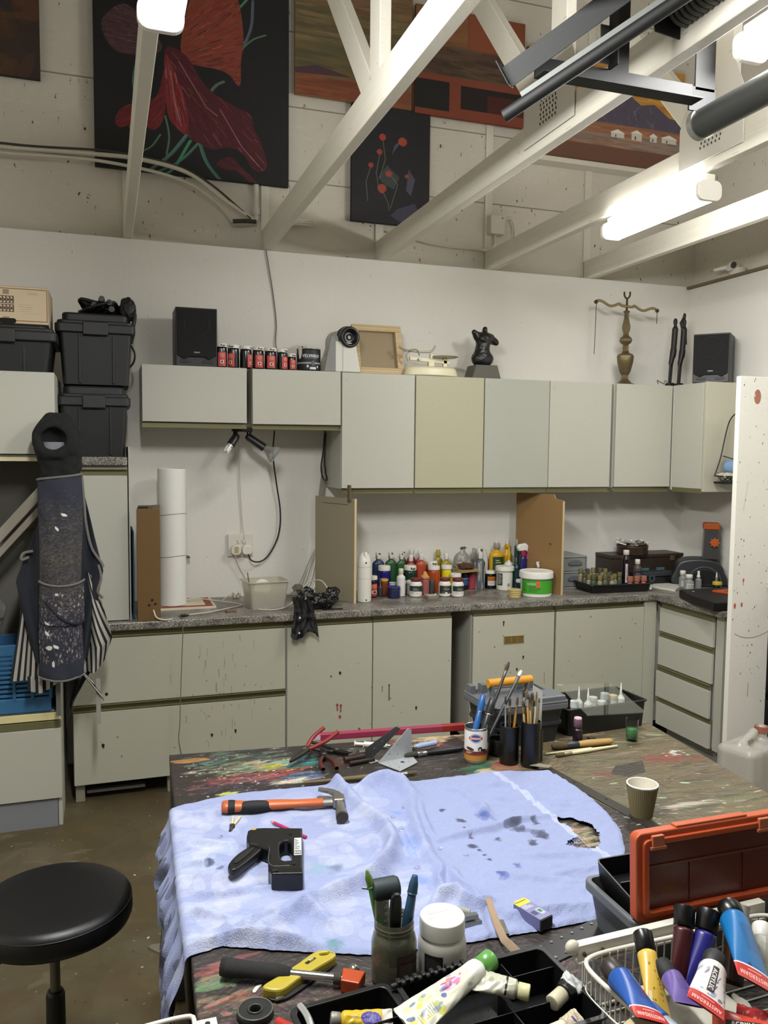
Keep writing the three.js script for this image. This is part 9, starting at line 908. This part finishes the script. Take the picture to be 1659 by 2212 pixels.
paintTube('black tube with a white barcode end and a cream cap in the organiser', [0.698, TY + 0.048, -1.165], [0.765, TY + 0.058, -1.195], { r: 0.016, body: tubeT('#b9bab8', (g, w, h) => { g.fillStyle = '#17181a'; g.fillRect(0, h * 0.6, w, h * 0.4); g.fillStyle = '#3a3a3a'; for (let i = 0; i < 14; i++) g.fillRect(w * 0.3, 90 + i * 12, w * 0.4, 5); }), capM2: M('#b8b49a', 0.5), crease: 0.004, up: [0, 1, 0.3] });
paintTube('yellow tube with a violet oval lying in the left organiser tray', [0.335, TY + 0.045, -1.245], [0.435, TY + 0.035, -1.222], { r: 0.014, body: tubeT('#c2a328', (g, w, h) => { g.fillStyle = '#4a3f86'; g.beginPath(); g.ellipse(w * 0.5, h * 0.42, w * 0.36, h * 0.2, 0, 0, 7); g.fill(); g.fillStyle = '#b9a85a'; g.beginPath(); g.ellipse(w * 0.5, h * 0.74, w * 0.16, 30, 0, 0, 7); g.fill(); g.fillStyle = '#8c88b4'; for (let i = 0; i < 6; i++) g.fillRect(w * 0.3, h * 0.33 + i * 16, w * 0.4, 4); g.fillStyle = '#2a2766'; g.fillRect(0, 0, w, 60); }), crimpM: M('#c3c0b4', 0.4), capM2: M('#8d8a80', 0.4, { metalness: 0.4 }), crease: 0.003, up: [0, 1, 0.5], crimp: 0.2, capL: 0.016 });
paintTube('bare foil tube, crumpled, in the left organiser tray', [0.33, TY + 0.022, -1.19], [0.395, TY + 0.02, -1.175], { r: 0.013, body: M('#b4b4b0', 0.22, { metalness: 0.85 }), crease: 0.006, capM2: M('#3f8a86', 0.4), up: [0, 1, 0.3] });
{ const t = T('foil_clip_strip', 'shiny bent clear plastic strip on the left end of the left organiser tray', 'strip', [0.292, TY + 0.052, -1.235], 0.1); P(t, 'strip', sheet((u, v) => [0.012 * u + 0.004 * Math.sin(v * 5), 0.004 * Math.sin(u * 3) - 0.03 * v * v, lerp(-0.05, 0.06, v)], 6, 20, 0.002), M('#c3c4c0', 0.12, { metalness: 0.6 })); }
paintTube('cream tube with violet flecks at the bottom edge of the right organiser', [0.655, TY + 0.05, -1.10], [0.725, TY + 0.05, -1.115], { r: 0.014, body: tubeT('#b8ad94', (g, w, h) => { g.fillStyle = '#5a447a'; g.beginPath(); g.ellipse(w * 0.5, h * 0.5, 50, 40, 0, 0, 7); g.fill(); small(g, w, h, 'rgba(70,60,60,.7)', 60, 8); }), capM2: M('#cfc9b4', 0.5), crease: 0.003, up: [0, 1, 0.3] });
// open toolbox with the orange lid
{ const gb = M('#5b5e61', 0.45, { bumpMap: bumpFine, bumpScale: 0.0005 }), or = M('#a84a26', 0.4), t = T('orange_lid_toolbox', 'grey toolbox with a tilted black inner tray, its orange lid standing open towards the room', 'toolbox', [1.115, TY, -1.335], 0); const w = 0.385, d = 0.17, h = 0.102;
  P(t, 'box_body', tray(w, d, h, 0.004, 0.018, 0.9), gb); P(t, 'body_rim', FL(rrect(w + 0.012, d + 0.012, 0.02), 0.02, 0.003, [rrect(w - 0.006, d - 0.006, 0.015).reverse()]), gb, [0, h - 0.02, 0]);
  const tr = P(t, 'inner_tray', tray(w - 0.03, d - 0.03, 0.045, 0.003, 0.012, 0.95), M('#0d0d0e', 0.4), [0, 0.088, -0.014], [0.16, 0, 0]); P(tr, 'tray_divider', BX(-0.16, 0.16, 0.004, 0.036, -0.004, -0.002, 0), M('#2c2d2d', 0.4)); P(tr, 'tray_divider', BX(-0.06, -0.058, 0.004, 0.036, -0.06, 0.06, 0), M('#2c2d2d', 0.4)); P(tr, 'white_scrap', EX([[0, 0], [0.008, 0.018], [0.014, 0.01], [0.028, 0.012], [0.018, 0.0], [0.02, -0.012], [0.008, -0.006]], 0.002, 0.0003), M('#a9a79f', 0.6), [-0.13, 0.03, 0.02], [-0.7, 0, 0]);
  const lid = new THREE.Group(); lid.name = 'lid'; lid.position.set(0, h + 0.0, d / 2 + 0.01); lid.rotation.set(-0.06, 0, 0); t.add(lid); const lw = w + 0.01, lh = 0.168;
  P(lid, 'orange_frame', EX(rrect(lw, lh, 0.014), 0.022, 0.003, [rrect(lw - 0.046, lh - 0.04, 0.008).reverse()]), or, [0, lh / 2, -0.024]); P(lid, 'inner_bead', EX(rrect(lw - 0.026, lh - 0.022, 0.012), 0.008, 0.002, [rrect(lw - 0.05, lh - 0.044, 0.008).reverse()]), M('#a8431c', 0.4), [0, lh / 2 - 0.001, -0.004]); P(lid, 'brown_window', BX(-lw / 2 + 0.02, lw / 2 - 0.02, 0.018, lh - 0.018, -0.012, -0.009, 0.001), M('#5c261a', 0.25, { bumpMap: bumpFine, bumpScale: 0.001 })); P(lid, 'window_rib', BX(-lw / 2 + 0.022, lw / 2 - 0.022, 0.098, 0.103, -0.0095, -0.006, 0.001), M('#6b3022', 0.3)); for (const x of [-0.075, 0.05]) P(lid, 'window_rib', BX(x, x + 0.003, 0.02, 0.1, -0.0095, -0.0065, 0.0005), M('#5a2318', 0.3));
  for (const x of [-0.155, 0.09]) P(lid, 'latch', mg([B(0.026, 0.022, 0.008, x, lh - 0.026, 0.004, 0.002), B(0.034, 0.006, 0.006, x, lh - 0.03, 0.006, 0.001)]), M('#a45a3c', 0.4)); P(lid, 'top_ridge', BX(-lw / 2 + 0.09, lw / 2 - 0.14, lh - 0.004, lh + 0.004, -0.022, -0.004, 0.002), or); }
// second white basket, only its corner showing at the bottom left
{ const t = T('small_white_basket', 'corner of a white wire basket at the bottom left edge of the picture', 'basket', [0.165, TY, -1.36], 0); const y = 0.012; P(t, 'rim_wire', TU([[-0.40, y, 0.035], [-0.2, y, 0.012], [-0.02, y, -0.008], [0.0, y, -0.004], [0.002, y, 0.012], [-0.02, y, 0.2]], 0.0042, 90, 8), wwM); for (let i = 0; i < 14; i++) P(t, 'side_wire', rod([-0.37 + i * 0.026, -0.10, 0.032 - i * 0.0031], [-0.37 + i * 0.026, y, 0.032 - i * 0.0031], 0.0013, 0.0013, 6), wwM); P(t, 'hook_tab', BX(0.002, 0.04, 0.0, 0.004, -0.004, 0.022, 0.001), wwM); P(t, 'tab_hole', CY(0.0045, 0.0045, 0.001, 0.004, 12), black, [0.024, 0, 0.009]);
  t.position.set(0.126, TY + 0.002, -1.36); P(t, 'base_wire', TU([[-0.39, -0.10, 0.04], [-0.03, -0.10, 0.0], [-0.02, -0.10, 0.18]], 0.003, 40), wwM); }

// ---------- stool and floor ----------
{ const t = T('round_stool', 'round stool with a padded black vinyl seat at the left of the table', 'stool', [-0.14, 0, -2.185]); const vinyl = M('#0b0b0c', 0.36, { bumpMap: bumpFine, bumpScale: 0.0006 }); P(t, 'seat', LA([[0, 0.545], [0.17, 0.545], [0.187, 0.552], [0.192, 0.565], [0.191, 0.592], [0.186, 0.608], [0.172, 0.617], [0.12, 0.622], [0, 0.620]], 64), vinyl); P(t, 'seat_seam', new THREE.TorusGeometry(0.1895, 0.0016, 6, 80).rotateX(PI / 2), M('#121213', 0.5), [0, 0.600, 0]); P(t, 'under_plate', CY(0.1, 0.1, 0.02, 0.525, 30), black); P(t, 'gas_post', CY(0.0125, 0.0125, 0.24, 0.3, 20), M('#6d6a5c', 0.35, { metalness: 0.7 })); P(t, 'post_sleeve', LA([[0, 0.06], [0.026, 0.06], [0.023, 0.355], [0.019, 0.366], [0.013, 0.366]], 24), M('#0f0f0e', 0.45));
  for (let i = 0; i < 5; i++) { const a = i * 2 * PI / 5 + 0.3, l = P(t, 'star_leg', rod([0, 0.085, 0], [0.25 * Math.cos(a), 0.06, 0.25 * Math.sin(a)], 0.02, 0.013, 10), M('#111110', 0.45)); P(l, 'castor', mg([CY(0.022, 0.022, 0.03, -0.015, 16).rotateX(PI / 2), CY(0.006, 0.006, 0.03, 0.01, 8)]), M('#222', 0.5), [0.25 * Math.cos(a), 0.022, 0.25 * Math.sin(a)]); } P(t, 'height_lever', TU([[0, 0.52, 0], [-0.08, 0.515, 0.05], [-0.14, 0.51, 0.1]], 0.005, 16), M('#77746c', 0.4, { metalness: 0.6 })); }
One('floor_offcut', 'grey pointed scrap of board lying on the floor under the hanging towel', 'offcut', FL(soft([[-0.075, -0.055], [-0.02, -0.05], [0.05, 0.02], [0.09, 0.075], [0.02, 0.08], [-0.03, 0.02]], 40), 0.006, 0.001), M('#6f6a5c', 0.8), [0.2, 0.0, -2.86], [0, 0.1, 0]);
reseed(300); for (let i = 0; i < 12; i++) One('paint_flake', 'pale dried paint flake lying on the concrete floor by the stool', 'paint flake', FL(soft([[-0.007, 0], [0, -0.004], [0.007, 0.001], [0.001, 0.005]], 12), 0.002, 0.0004), M(i % 2 ? '#b9b4a2' : '#a8a18c', 0.8), [R(-0.45, 0.25), 0, R(-3.7, -2.9)], [0, R(0, 6), 0], 'paint flakes on the floor');

scene.traverse(o => { if (o.isMesh) { o.castShadow = true; o.receiveShadow = true; } });
renderer.render(scene, camera);
